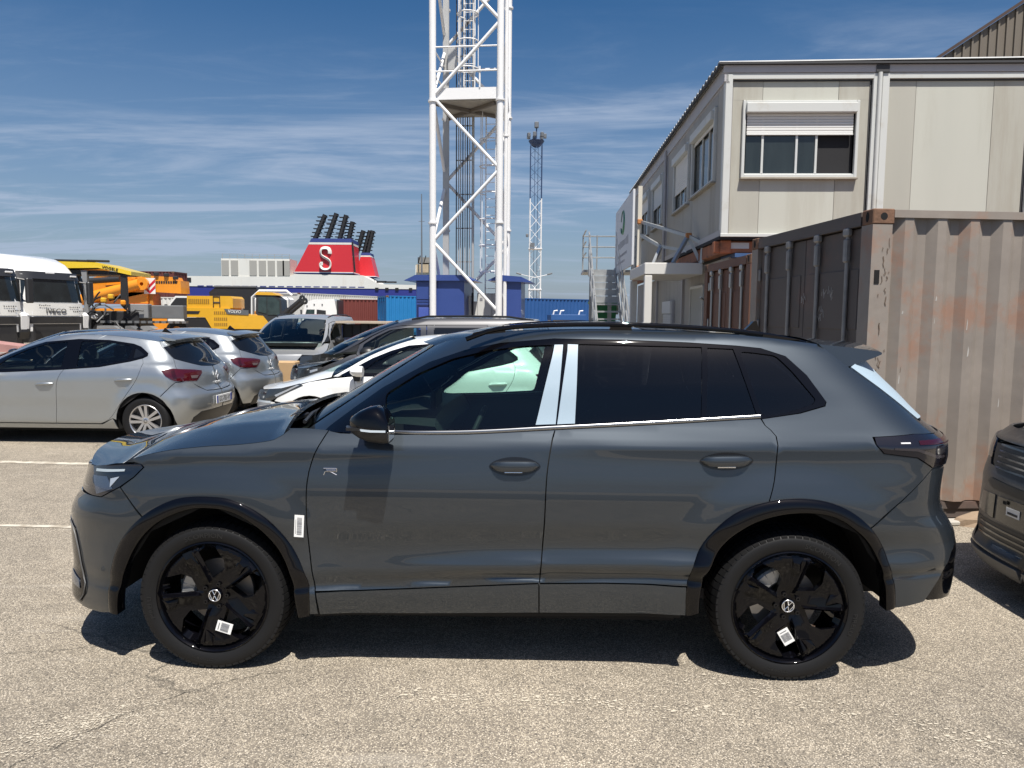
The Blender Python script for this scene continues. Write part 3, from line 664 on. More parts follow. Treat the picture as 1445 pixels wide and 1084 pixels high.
        panel('reflector', SL, [(-.475, .905), (-.425, .918), (-.475, .865)], mat('lamp_silver2', (.5, .54, .6), .2, .5, 1.), t, .02, gap=0, off=.006, rim=.002, sides=(sd,))
        panel('air_curtain', SL, [(-.78, .66), H['mid'][0], H['air'][0], H['air'][1], H['air'][2], H['air'][3], (-.70, .27), ('f', .58, .27), ('f', .60, .66)], gloss, car, .02, gap=0, off=.003, rim=.004, sides=(sd,))
        pts = [(-.775, .66), (-.728, .635), H['air'][0], H['air'][1], H['air'][2], H['air'][3], (-.70, .28)]
        pl = [tuple(SL.at(x, z)[0] + np.array([-.004, -.006, 0])) for x, z in smooth_line(pts, .03)]
        b = M().tube([(x, y if not sd else -y, z) for x, y, z in pl], .003, 6); b.build('air_curtain_trim', mat('grey_trim', (.10, .10, .10), .45), car, smooth=60)
        panel('fog_reflector', SL, [(-.80, .40), (-.70, .385), (-.69, .345), (-.78, .35)], mat('lamp_silver', (.07, .10, .16), .15, .6, 1.), car, .02, gap=0, off=.007, rim=.003, sides=(sd,))
        panel('grille', SL, [('f', .56, .30), ('f', 0., .28), ('f', 0., .62), ('f', .56, .62)], satin, car, .04, gap=0, off=.004, rim=.003, sides=(sd,))
        panel('front_trim', SL, [('f', .50, .80), ('f', 0., .80), ('f', 0., .925), ('f', .50, .93)], gloss, car, .03, gap=0, off=-.002, rim=.003, sides=(sd,))
    p = SL.at(*H['park'][0])[0]; b = M().lathe([(0, 0), (.011, .001), (.012, .004)], (p[0], p[1] - .004, p[2]), 'y', 14); b.build('parking_sensor', paint, car, smooth=40)
    # bonnet
    hl = smooth_line(H['hood_line'][1:], .03) + [(-.46, .976), H['hl_topfront'][0], H['hl_topfront'][1], (-.66, .942)]
    E = SL.at([p[0] for p in hl], [p[1] for p in hl]); E[:, 1] += .002; E[:, 2] -= .001
    t = np.clip((E[:, 0] + .72) / 1.05, 0, 1)
    bz = .018 + .060 * np.sin(np.clip(t, 0, 1) * math.pi * .55) ** .8; bx = -.26 * (1 - np.clip(t / .45, 0, 1)) ** 1.6 - .06 * np.clip((t - .75) / .25, 0, 1) ** 2
    P = cross_loft(E, bx, bz, 2.6, 41)
    v = np.linspace(-1, 1, 41); rib = np.exp(-((np.abs(v) - .62) / .10) ** 2) * .005 + np.clip((.62 - np.abs(v)) / .3, 0, 1) * .002
    P[:, :, 2] += rib[None] * np.clip(t * 1.6, 0, 1)[:, None]
    b = M().grid(P, flip=True)
    lip = P[0].copy(); lip2 = lip + np.array([.004, 0, -.018]); b.grid(np.stack([lip2, lip]), flip=True)
    fr = P[-1].copy(); b.grid(np.stack([fr, fr + np.array([.012, 0, -.022])]), flip=True)
    for k_ in (0, -1):
        e = P[:, k_].copy(); e2 = e + np.array([0, .010 if k_ == 0 else -.010, -.014]); b.grid(np.stack([e, e2]), flip=(k_ == 0))
    b.build('bonnet', paint, car, smooth=50)
    b = M(); cw = [(.20, .64, 1.085), (.30, .70, 1.10), (.42, .70, 1.125)]
    v = np.linspace(-1, 1, 21); b.grid(np.array([[(.14 + .02 * abs(s_), .72 * s_, 1.07) for s_ in v], [(.30 + .12 * s_ * s_, .74 * s_, 1.085) for s_ in v], [(.52 + .05 * s_ * s_, .74 * s_, 1.11) for s_ in v]]), flip=False)
    b.build('cowl', satin, car, smooth=60)
    for y0, y1 in ((-.60, -.02), (.05, .62)):
        b = M().tube([(.36, y0, 1.145), (.31, (y0 + y1) / 2, 1.15), (.27, y1, 1.135)], .010, 6).tube([(.22, y0 + .1, 1.12), (.29, (y0 + y1) / 2, 1.145)], .012, 6); b.build('wiper', satin, car, smooth=50)
    # roof
    rp = smooth_line(H['roofbase'][:-1] + [(2.90, 1.556), (3.02, 1.535)], .06)
    E = SU.at([p[0] for p in rp], [p[1] for p in rp]); tt = np.linspace(0, 1, len(E))
    P = cross_loft(E, -.10 * np.clip(1 - tt * 3, 0, 1) ** 1.5, .012 + .022 * np.sin(tt * math.pi), 2.2, 25); M().grid(P, flip=False).build('roof', paint, car, smooth=60)
    # roof rails
    for sd in (-1, 1):
        pts = [(1.165, 1.578), (1.27, 1.618), (1.40, 1.640), (1.65, 1.654), (1.95, 1.656), (2.25, 1.646), (2.50, 1.628), (2.70, 1.600), (2.82, 1.572)]
        path = [(x, sd * (.597 - .03 * max(0, (x - 2.2)) ** 1.2), z - .014) for x, z in smooth_line(pts, .06)]
        b = M().tube(path, .0125, 8, sq=(.9, 1.)); 
        for x0, x1 in ((1.19, 1.36), (1.86, 1.98), (2.60, 2.79)):
            b.prism([(x0, 1.575 if x0 > 2.4 else 1.58), (x1, 1.575 if x1 > 2.4 else 1.60), (x1 - .01, 1.634 if x1 < 2.4 else 1.580), (x0 + .01, 1.596 if x0 < 1.5 else (1.636 if x0 < 2.2 else 1.602))], sd * .59 - .012, sd * .59 + .012)
        b.build('roof_rail', gloss, car, smooth=50)
    b = M().prism([(2.69, 1.615), (2.71, 1.635), (2.735, 1.662), (2.752, 1.664), (2.758, 1.64), (2.78, 1.605)], -.02, .02); b.build('antenna_fin', gloss, car, smooth=30)
    # spoiler
    b = M(); ys = np.linspace(-1, 1, 23); rows = []
    for (x, z, w) in ((2.87, 1.557, .622), (3.02, 1.543, .612), (3.165, 1.526, .596), (3.185, 1.518, .598), (3.182, 1.510, .603), (3.14, 1.494, .616), (3.06, 1.466, .630), (3.005, 1.450, .638), (2.93, 1.50, .605)):
        rows.append([(x + .07 * (1 - s_ * s_) * (1 if x > 3.1 else .2), w * s_ * (1 - .0), z + .030 * (1 - abs(s_) ** 2.4)) for s_ in ys])
    b.grid(np.array(rows)); e0 = [r[0] for r in rows]; e1 = [r[-1] for r in rows]; b.poly(e0[::-1]); b.poly(e1); b.build('spoiler', paint, car, smooth=28)
    # mirrors
    for sd in (-1, 1):
        def sec(pts, x): return pts
        up = M(); lo = M(); st_ = M(); X = [.683, .70, .74, .78, .82, .85, .872]
        TOP = [1.213, 1.236, 1.262, 1.279, 1.285, 1.266, 1.222]; MID = [1.205, 1.192, 1.188, 1.186, 1.185, 1.184, 1.184]; BOT = [1.195, 1.160, 1.140, 1.127, 1.122, 1.120, 1.122]
        YO = [1.00, 1.05, 1.085, 1.10, 1.105, 1.108, 1.105]; YI = [.97, .94, .93, .925, .92, .92, .92]
        def ring(i, za, zb, n=11):
            o = []
            for j in range(n):
                a = math.pi * j / (n - 1); c, s_ = math.cos(a), math.sin(a)
                yc = (YO[i] + YI[i]) / 2; hw = (YO[i] - YI[i]) / 2
                o.append((X[i], sd * (yc + hw * (abs(c) ** .6) * (1 if c > 0 else -1)), za + (zb - za) * (s_ ** .7)))
            return o
        U = [ring(i, MID[i] + .004, TOP[i]) for i in range(7)]; Lw = [ring(i, MID[i] - .006, BOT[i]) for i in range(7)]
        up.grid(np.array(U), flip=(sd < 0)); up.poly(U[-1] if sd > 0 else U[-1][::-1]); lo.grid(np.array(Lw), flip=(sd > 0)); lo.poly(Lw[-1] if sd < 0 else Lw[-1][::-1])
        st_.prism([(.755, 1.190), (.80, 1.187), (.865, 1.187), (.865, 1.178), (.80, 1.178), (.76, 1.182)], sd * 1.080, sd * 1.1095)
        lo.prism([(.70, 1.150), (.80, 1.150), (.80, 1.128), (.71, 1.132)], sd * .83, sd * .95)
        lo.box((.775, sd * 1.01, 1.187), (.17, .16, .012))
        c_ = up.build('door_mirror', gloss, fdo[0] if sd < 0 else fdo[1], smooth=45); lo.build('mirror_base', satin, fdo[0] if sd < 0 else fdo[1], smooth=45); st_.build('turn_signal', mat('lamp_clear', (.55, .62, .68), .15, 0, 1.), fdo[0] if sd < 0 else fdo[1])
        M().box((.8725, sd * 1.015, 1.168), (.004, .12, .07), bev=.001).build('mirror_glass', mat('mirror', (.6, .65, .7), .03, 1.), fdo[0] if sd < 0 else fdo[1])
    # handles
    for k_, dr in (('handle_f', fdo), ('handle_r', rdo)):
        q4 = H[k_]; cx = (q4[0][0] + q4[1][0]) / 2; cz = (q4[2][1] + q4[3][1]) / 2; rx = (q4[1][0] - q4[0][0]) / 2; rz_ = (q4[2][1] - q4[3][1]) / 2
        tl_ = (q4[1][1] - q4[0][1]) / (2 * rx)
        ell = [(cx + rx * math.cos(a) * (1 - .0), cz + tl_ * rx * math.cos(a) + rz_ * (abs(math.sin(a)) ** 1.15) * (1 if math.sin(a) > 0 else -1)) for a in np.linspace(0, 2 * math.pi, 40, endpoint=False)]
        for sd in (0, 1):
            s1 = -1 if sd == 0 else 1
            panel('handle_recess', SL, ell, mat('recess_black', (.003, .003, .004), .35, 0, .4), dr[sd], .015, gap=0, off=.0015, rim=.002, sides=(sd,))
            b = M(); rows = []
            for t_ in np.linspace(-1, 1, 13):
                x = cx + rx * .96 * t_; zc_ = cz + tl_ * rx * t_ + .004; hh = .021 * (1 - abs(t_) ** 3.5) ** .5 + .002; yb = -SL.at(x, zc_)[0][1]; yo = yb + .004 + .034 * (1 - abs(t_) ** 4)
                rows.append([(x, s1 * yb, zc_ - hh), (x, s1 * (yo - .004), zc_ - hh), (x, s1 * yo, zc_ - hh * .5), (x, s1 * yo, zc_ + hh * .5), (x, s1 * (yo - .006), zc_ + hh), (x, s1 * yb, zc_ + hh)])
            b.grid(np.array(rows), flip=(s1 > 0)); hb = b.build('door_handle', paint, dr[sd], smooth=50)
            b = M(); b.tube([(cx - .045, s1 * (yb + .027), cz - .021), (cx + .035, s1 * (yb + .027), cz - .020)], .006, 6); b.build('handle_strip', chrome, dr[sd], smooth=60)
    # badge, stickers
    bd = H['badge']; x0, z0, x1, z1 = bd[0][0], bd[1][1], bd[1][0], bd[0][1]
    y = SL.at((x0 + x1) / 2, (z0 + z1) / 2)[0][1]
    b = M()
    for a_, c_ in (((0, .95), (.95, .95)), ((.95, .95), (.95, .5)), ((.95, .5), (.1, .5)), ((.1, .5), (0, .05)), ((.5, .5), (.95, .05)), ((.2, .72), (.9, .72))):
        b.tube([(x0 + a_[0] * (x1 - x0), y - .002, z0 + a_[1] * (z1 - z0)), (x0 + c_[0] * (x1 - x0), y - .002, z0 + c_[1] * (z1 - z0))], .0022, 5)
    b.build('fender_badge', chrome, car, smooth=60)
    sw = mat('paper_white', (.80, .80, .78), .6); ink = mat('label_ink', (.20, .20, .20), .7)
    def barcode(parent, c, w, hgt, rot, yv, nm='barcode_sticker'):
        b = M(); k = M(); ca, sa = math.cos(rot), math.sin(rot); g = lambda a, d, o: (c[0] + a * ca - d * sa, yv - o, c[1] + a * sa + d * ca)
        b.add([g(-w/2, -hgt/2, 0), g(w/2, -hgt/2, 0), g(w/2, hgt/2, 0), g(-w/2, hgt/2, 0), g(-w/2, -hgt/2, -.002), g(w/2, -hgt/2, -.002), g(w/2, hgt/2, -.002), g(-w/2, hgt/2, -.002)], [(0, 1, 2, 3), (0, 4, 5, 1), (1, 5, 6, 2), (2, 6, 7, 3), (3, 7, 4, 0)])
        r_ = random.Random(3); t_ = -.40
        while t_ < .40:
            wd = r_.choice((.012, .02, .03)); k.poly([g(-.22 * w, t_ * hgt, .0006), g(.30 * w, t_ * hgt, .0006), g(.30 * w, (t_ + wd) * hgt, .0006), g(-.22 * w, (t_ + wd) * hgt, .0006)]); t_ += wd + r_.choice((.015, .025))
        k.poly([g(-.38 * w, -.36 * hgt, .0006), g(-.32 * w, -.36 * hgt, .0006), g(-.32 * w, .3 * hgt, .0006), g(-.38 * w, .3 * hgt, .0006)])
        o = b.build(nm, sw, parent); k.build('barcode', ink, o); return o
    s_ = H['sticker']; c = (sum(p[0] for p in s_) / 4, sum(p[1] for p in s_) / 4); barcode(car, c, .044, .103, R(-3), SL.at(*c)[0][1] - .003)
    # wheels
    for ax, ph in ((0., 180.), (2.69, 0.)):
        for sd in (-1, 1): suv_wheel(car, (ax, sd * .79, .35), sd, ph, barcode)
    # inside
    wells = []
    for (cx_, r_) in ((0, .43), (2.69, .45)):
        wells.append([(cx_ + r_ * math.cos(a), .35 + r_ * math.sin(a)) for a in np.linspace(-.15, math.pi + .15, 24)] + [(cx_ - r_, .16), (cx_ + r_, .16)])
        for sd in (-1, 1):
            b = M(); A = np.linspace(.02, math.pi - .02, 24)
            b.grid(np.array([[(cx_ + (r_ + .02) * math.cos(a), sd * yy, .35 + (r_ + .02) * math.sin(a)) for a in A] for yy in (.50, .875)]), flip=(sd > 0))
            b.poly([(cx_ + (r_ + .02) * math.cos(a), sd * .50, .35 + (r_ + .02) * math.sin(a)) for a in A]); b.build('wheel_well', dark, car, smooth=60)
    shell('inner_skin', SL, [(-.78, .27), (-.45, .27), (-.45, .42), (-.28, .66), (0, .80), (.28, .66), (.46, .42), (.46, .27), (2.2, .30), (2.22, .45), (2.4, .70), (2.69, .84), (2.98, .70), (3.15, .45), (3.2, .40), (3.4, .55), (3.45, 1.0), (3.2, 1.14), (2.4, 1.17), (1.6, 1.13), (.5, 1.10), (-.25, 1.0), (-.7, .85)], dark, car, -.022)
    b = M(); b.box((1.34, 0, .27), (1.70, 1.5, .10)); b.box((1.35, 0, .33), (4.0, .95, .10)); b.box((-.30, 0, .55), (.75, .95, .4)); b.box((3.1, 0, .5), (.7, 1.0, .4)); b.build('underbody', dark, car)
    trimd = mat('cabin_black', (.016, .017, .02), .6); seatm = mat('seat_cloth', (.02, .02, .022), .85)
    b = M(); v = np.linspace(-1, 1, 15)
    b.grid(np.array([[(x + .05 * s_ * s_, .74 * s_, z) for s_ in v] for x, z in ((.52, 1.10), (.78, 1.165), (.98, 1.15), (1.03, 1.06), (.92, .80), (.85, .45))]), flip=False)
    b.box((.93, .10, 1.17), (.03, .34, .16), bev=.01); b.build('dashboard', trimd, car, smooth=40)
    b = M(); b.lathe([(.182 + .014 * math.cos(a), .014 * math.sin(a)) for a in np.linspace(0, 2 * math.pi, 9)], (0, 0, 0), 'x', 28); b.box((0, 0, 0), (.03, .34, .05), bev=.01); b.box((0, 0, -.08), (.03, .05, .16), bev=.01)
    b.build('steering_wheel', trimd, car, smooth=50, loc=(1.17, -.36, 1.03), rot=(0, R(24), 0))
    for (x, y) in ((1.66, -.37), (1.66, .37), (2.50, -.37), (2.50, .37)):
        b = M(); b.box((x - .22, y, .62), (.50, .50, .16), bev=.05); b.box((x + .10, y, .90), (.13, .48, .56), ry=R(14), bev=.05); b.box((x + .17, y, 1.255), (.09, .26, .15), ry=R(10), bev=.04); b.build('seat', seatm, car, smooth=50)
    b = M()
    for sd in (-1, 1):
        b.box((1.15, sd * .80, .98), (1.05, .05, .30), bev=.02); b.box((2.05, sd * .80, 1.00), (.9, .05, .32), bev=.02); b.box((1.65, sd * .68, 1.30), (.10, .04, .40), ry=R(12), bev=.015)
    b.box((1.25, 0, .34), (2.6, 1.4, .05)); b.build('door_lining', trimd, car, smooth=40)
    M().box((.80, 0, 1.39), (.04, .24, .07), bev=.015).build('inner_mirror', trimd, car, smooth=40)
    b = M(); rp2 = SU.at([p[0] for p in rp], [p[1] - .02 for p in rp]); rp2[:, 1] += .02; b.grid(cross_loft(rp2, 0, .02, 2.2, 9), flip=True); b.build('headliner', mat('liner', (.12, .12, .12), .9), car, smooth=60)
    return car
def round_mid(a, b, t):
    """polyline between two arcs given by different points: both are resampled by arc length"""
    def rs(p, n=24):
        p = np.array(smooth_line(p, .02)); d = np.r_[0, np.cumsum(np.hypot(*np.diff(p, axis=0).T))]; s = np.linspace(0, d[-1], n)
        return np.stack([np.interp(s, d, p[:, 0]), np.interp(s, d, p[:, 1])], -1)
    return [tuple(q) for q in rs(a) * (1 - t) + rs(b) * t]
def arR_pt(ar, z):
    return min((p for p in ar if p[0] < 2.6), key=lambda p: abs(p[1] - z))
def round_loop(p, r=.022):
    o = []; n = len(p)
    for i in range(n):
        a, b, c = (np.array(p[(i + k) % n], float) for k in (-1, 0, 1)); la, lc = np.hypot(*(a - b)), np.hypot(*(c - b)); q = min(r, la * .4, lc * .4); s0 = b + (a - b) / la * q; s1 = b + (c - b) / lc * q
        o += [tuple(s0 * (1 - t) ** 2 + b * 2 * t * (1 - t) + s1 * t * t) for t in (0, .33, .67, 1)]
    return o
def suv_wheel(car, c, sd, ph, barcode):
    rub = mat('tyre_rubber', (.0055, .0055, .006), .55, 0, 0, .16, bump=.15, bs=220); gb = mat('rim_black', (.002, .002, .003), .2, 0, 1., .0, coat_ior=1.36)
    b = M(); w = .115
    prof = [(.255, -.085), (.262, -.098), (.272, -.104), (.300, -.113), (.322, -.112), (.338, -.104), (.347, -.088), (.350, -.05), (.351, 0), (.350, .05), (.347, .088), (.338, .104), (.32, .112), (.272, .104), (.255, .085)]
    b.lathe(prof, (0, 0, 0), 'y', 96)
    t = b.build('wheel', rub, car, smooth=40, loc=c, rot=(0, 0, 0 if sd < 0 else math.pi))
    if sd > 0: t.rotation_euler = (0, 0, math.pi)
    # tread blocks: shoulder ribs proud of the carcass, cut by sipes
    b = M(); n = 64
    for i in range(n):
        a0 = 2 * math.pi * i / n; a1 = a0 + 2 * math.pi / n * .80
        for (y0, y1, r0, r1) in ((-.108, -.066, .338, .3525), (-.060, -.022, .3515, .3535), (-.016, .016, .3535, .3535), (.022, .060, .3535, .3515), (.066, .108, .3525, .338)):
            sh = .02 if y0 < 0 else -.02
            q = []
            for (y, r) in ((y0, r0), (y1, r1)):
                for a in (a0, a1):
                    aa = a + sh * (y / .1)
                    q.append(((r + .0025) * math.cos(aa), y, (r + .0025) * math.sin(aa)))
            q2 = [(x * .96, y, z * .96) for x, y, z in q]
            b.add(q + q2, [(0, 1, 3, 2), (0, 4, 5, 1), (2, 3, 7, 6), (0, 2, 6, 4), (1, 5, 7, 3)])
    b.build('tread', rub, t)['kind'] = 'stuff'
    # rim face: dish with five slanted openings
    N = 90; out = np.array([(.252 * math.cos(2*math.pi*i/N), .252 * math.sin(2*math.pi*i/N)) for i in range(N)]); holes = []
    fr = []
    for k in range(5):
        th = R(ph + 72 * k); er = np.array((math.cos(th), math.sin(th))); et = np.array((math.sin(th), -math.cos(th))); fr.append((er, et))
        op = [(.080, .018), (.228, .014), (.241, .050), (.228, .090), (.152, .106), (.108, .090)]
        holes.append(densify([tuple(er * a + et * d) for a, d in op], .012))
    P, T = cdt(out, holes, .009)
    def depth(q):
        r = np.hypot(q[:, 0], q[:, 1]); d = -.030 + .030 * np.clip((r - .05) / .17, 0, 1) ** 1.3 - .012 * np.clip((r - .235) / .017, 0, 1)
        for er, et in fr:
            a = q @ er; e = q @ et; on = (a > .05)
            d = d + np.where(on, .012 * np.clip((.018 - e) / .006, 0, 1) * np.clip((e + .06 - .15 * (a - .09)) / .05, 0, 1) * np.clip((a - .05) / .05, 0, 1), 0)
            d = d - np.where(on, .010 * np.clip((a - .17) / .05, 0, 1) * np.clip((.045 - np.abs(e + .03 + .0 * a)) / .02, 0, 1) * np.clip((e + .075) / .02, 0, 1) * .0, 0)
        return d
    def nrm(q):
        e = 1e-3; dx = (depth(q + [e, 0]) - depth(q - [e, 0])) / (2*e); dz = (depth(q + [0, e]) - depth(q - [0, e])) / (2*e)
        n = np.stack([-dx, -np.ones(len(q)), -dz], -1); n[:, 0] *= 1; return n / np.linalg.norm(n, axis=1, keepdims=True)
    d = depth(P); V = np.stack([P[:, 0], -.098 - d, P[:, 1]], -1)
    nn = nrm(P); rim = finish('rim', V, nn, T, gb, t, .035, 0)
    b = M(); b.lathe([(.268, -.1045), (.262, -.108), (.252, -.098), (.247, -.075), (.243, .0), (.243, .09)], (0, 0, 0), 'y', 64); b.build('rim_barrel', gb, t, smooth=40)
    # raised facets on the spokes
    for er, et in fr:
        b = M()
        def pt(a, e, o): q = er * a + et * e; return (q[0], -.098 - float(depth(q[None])[0]) - o, q[1])
        A = [(.165, -.012), (.242, -.020), (.236, -.075), (.185, -.062)]
        b.add([pt(a, e, .003) for a, e in A] + [pt(.19 + (a - .205) * .55, -.042 + (e + .042) * .5, .009) for a, e in A], [(0, 1, 5, 4), (1, 2, 6, 5), (2, 3, 7, 6), (3, 0, 4, 7), (4, 5, 6, 7)])
        A = [(.062, -.004), (.075, .014), (.232, .012), (.236, -.010)]
        b.add([pt(a, e, .0) for a, e in A] + [pt(.07, .003, .018), pt(.225, .000, .018)], [(0, 1, 4), (1, 2, 5, 4), (2, 3, 5), (3, 0, 4, 5)]); b.build('spoke_facet', gb, t)
    # hub: cap with emblem, bolts
    yf = -.098 + .030
    b = M().lathe([(0, -.012), (.030, -.012), (.034, -.006), (.036, .01)], (0, yf, 0), 'y', 32); b.build('hub_cap', gb, t, smooth=40)
    em = mat('emblem_silver', (.80, .80, .80), .25, .9); b = M()
    b.lathe([(.0275 + .0022 * math.cos(a), .0015 * math.sin(a)) for a in np.linspace(0, 2*math.pi, 7)], (0, yf - .0135, 0), 'y', 36)
    g = lambda x, z: (x * .0265, yf - .0135, z * .0265)
    if True:
        for a_, c_ in (((-.40, .93), (0, .12)), ((.40, .93), (0, .12)), ((-.90, .38), (-.42, -.88)), ((-.42, -.88), (0, -.02)), ((0, -.02), (.42, -.88)), ((.42, -.88), (.90, .38))): b.tube([g(*a_), g(*c_)], .0022, 5)
    eo = b.build('emblem', em, t, smooth=60)
    if abs(ph) < 1: eo.rotation_euler = (0, R(18), 0)
    b = M().lathe([(0, -.004), (.005, -.004), (.0055, -.010), (.010, -.010), (.011, .008)], (0, 0, 0), 'y', 10); bo = None
    for k in range(5):
        a = R(ph + 36 + 72 * k); x, z = .056 * math.cos(a), .056 * math.sin(a)
        bo = b.build('wheel_bolt', mat('bolt', (.03, .03, .032), .25, .8), t, smooth=40, loc=(x, yf, z)) if bo is None else link('wheel_bolt', bo.data, t, (x, yf, z))
    b = M().lathe([(.0, -.02), (.07, -.02), (.075, -.005), (.158, -.005), (.158, .02), (.07, .02)], (0, 0, 0), 'y', 48); b.build('brake_disc', mat('brake_steel', (.22, .20, .18), .42, .5), t, smooth=40)
    b = M(); a0 = 170 if ph > 90 else 120
    for a in (a0 - 14, a0, a0 + 14): b.box((.140 * math.cos(R(a)), -.02, .140 * math.sin(R(a))), (.075, .06, .055), ry=R(-a), bev=.01)
    b.build('brake_caliper', mat('caliper', (.38, .38, .37), .4, .6), t, smooth=30)
    if sd < 0:
        a = R(-81 if ph > 90 else -103); rr = .150 if ph > 90 else .145
        q = np.array((rr * math.cos(a) + .025, rr * math.sin(a)))
        barcode(t, (q[0], q[1]), .075, .052, R(-17 if ph > 90 else -58), -.098 - float(depth(q[None])[0]) - .012, 'barcode_label')
    if sd < 0:
        g = mat('tyre_letter', (.012, .012, .012), .5)
        for s_, mid, rr, sz in (('SCORPION', 62 if ph < 90 else 96, .300, .030), ('PIRELLI', -14 if ph < 90 else 190, .297, .028), ('235/50 R20', -100, .300, .018)):
            o = text('tyre_lettering', s_, sz, g, t, ext=.0005, sx=1.25)
            for v in o.data.vertices:
                a = R(mid) - v.co.x / rr; q = rr + v.co.y; v.co = (q * math.cos(a), -.1135 - v.co.z, q * math.sin(a))
            o.data.update()
# ------------------------------------------------------------------ other cars, all cut from Surf bodies
HATCH = dict(FE=[(0.12, .76), (0.22, .80), (0.30, .838), [(-.8, .39, .848), (3.3, .42, .845)], [(-.8, .45, .846), (3.3, .47, .852)], (0.62, .864),
    [(-.8, .78, .872), (1.3, .82, .868), (3.3, .87, .872)], [(-.8, .86, .845), (1.3, .905, .852), (2.6, .99, .83), (3.3, 1.02, .80)], [(-.8, .91, .79), (1.0, .955, .80), (2.0, 1.02, .79), (3.3, 1.08, .74)],
    [(0, 1.18, .70), (2, 1.23, .685), (3.2, 1.22, .66)], [(0, 1.33, .60), (1.5, 1.385, .585), (2.6, 1.35, .585), (3.2, 1.30, .56)], [(0, 1.39, .50), (1.5, 1.44, .46), (2.6, 1.415, .48), (3.2, 1.36, .47)]],
    KF=[(.12, -.70), (.3, -.82), (.5, -.84), (.65, -.82), (.80, -.74), (1.2, -.6)],
    KR=[(.12, 3.05), (.28, 3.16), (.5, 3.235), (.62, 3.225), (.70, 3.17), (.87, 3.135), (.98, 3.09), (1.08, 3.01), (1.23, 2.91), (1.34, 2.82), (1.47, 2.72)],
    KU=[(.1, -.3), (.85, -.25), (.95, .05), (1.12, .42), (1.28, .80), (1.39, 1.12), (1.53, 1.6)], Lf=.55, Lr=.42, nf=2.4, nr=2.6,
    fl=[(0, .31, .36, .50, .02), (2.583, .31, .36, .50, .025)])
VANB = dict(FE=[(0.15, .80), (0.26, .86), (0.36, .885), (0.7, .90), [(-.9, .90, .895), (3.6, 1.0, .905)], [(-.9, .99, .86), (.5, 1.04, .87), (3.6, 1.12, .89)], [(-.9, 1.05, .80), (.5, 1.09, .85), (3.6, 1.17, .87)],
    (1.40, .80), [(0, 1.55, .73), (3.6, 1.58, .735)], [(0, 1.62, .66), (3.6, 1.655, .66)], [(0, 1.68, .50), (3.6, 1.71, .50)]],
    KF=[(.15, -.72), (.3, -.86), (.6, -.90), (.8, -.87), (.95, -.78), (1.3, -.6)], KR=[(.15, 3.3), (.3, 3.42), (.6, 3.47), (1.0, 3.45), (1.4, 3.38), (1.7, 3.3), (1.8, 3.2)],
    KU=[(.1, -.6), (.95, -.55), (1.05, -.38), (1.25, -.02), (1.45, .42), (1.60, .85), (1.75, 1.4)], Lf=.6, Lr=.25, nf=2.4, nr=3., fl=[(0, .32, .38, .5, .015), (2.73, .32, .38, .5, .015)])
def surfs(c): return Surf(c['FE'], c['KF'], c['KR'], c['Lf'], c['Lr'], c['nf'], c['nr'], c['fl']), Surf(c['FE'], c['KU'], c['KR'], .6, c['Lr'], 2.1, c['nr'], c['fl'])
def arc(cx, cz, r, a0, a1, n=20): return [(cx + r * math.cos(R(a0 + (a1 - a0) * i / n)), cz + r * math.sin(R(a0 + (a1 - a0) * i / n))) for i in range(n + 1)]
def small_wheel(car, c, sd, r, kind, n=5):
    rub = mat('tyre_rubber', (.0095, .0095, .010), .55, 0, 0, .25); w = .09; k = r / .31
    b = M().lathe([(.20*k, -.075), (.212*k, -.092), (.25*k, -.1), (.285*k, -.097), (.302*k, -.082), (r, -.05), (r, .05), (.302*k, .082), (.28*k, .095), (.2*k, .08)], (0, 0, 0), 'y', 40)
    t = b.build('wheel', rub, car, 40, loc=c, rot=(0, 0, 0 if sd < 0 else math.pi))
    rm = mat('rim_silver', (.55, .55, .56), .28, .85) if kind == 'silver' else mat('rim_dark', (.05, .05, .055), .3, .5)
    b = M().lathe([(.213*k, -.088), (.205*k, -.094), (.195*k, -.086), (.190*k, -.05), (.188*k, .06)], (0, 0, 0), 'y', 40); b.lathe([(0, -.088), (.03*k, -.088), (.045*k, -.08), (.05*k, -.04)], (0, 0, 0), 'y', 16)
    for i in range(n):
        a = 2 * math.pi * i / n + .5
        for s_ in (-1, 1):
            a1 = a + s_ * .20; p0 = Vector((.035*k * math.cos(a + s_ * .45), 0, .035*k * math.sin(a + s_ * .45))); p1 = Vector((.20*k * math.cos(a1), 0, .20*k * math.sin(a1)))
            q = Vector((-(p1 - p0).z, 0, (p1 - p0).x)).normalized() * .015 * k
            b.add([p0 - q + Vector((0, -.082, 0)), p1 - q * 1.25 + Vector((0, -.088, 0)), p1 + q * 1.25 + Vector((0, -.088, 0)), p0 + q + Vector((0, -.082, 0)),
                   p0 - q + Vector((0, -.04, 0)), p1 - q * 1.25 + Vector((0, -.05, 0)), p1 + q * 1.25 + Vector((0, -.05, 0)), p0 + q + Vector((0, -.04, 0))], [(0, 1, 2, 3), (0, 4, 5, 1), (2, 6, 7, 3), (1, 5, 6, 2)])
    rim = b.build('rim', rm, t, 40)
    M().lathe([(0, -.02), (.188*k, -.02)], (0, 0, 0), 'y', 24).build('brake_disc', mat('rim_inside', (.02, .02, .02), .6), t)
    b = M().lathe([(.017*k, -.089), (.02*k, -.092), (.023*k, -.089)], (0, 0, 0), 'y', 14); b.build('wheel_emblem', mat('inner_black', (.004,) * 3, .9), t)
    return t
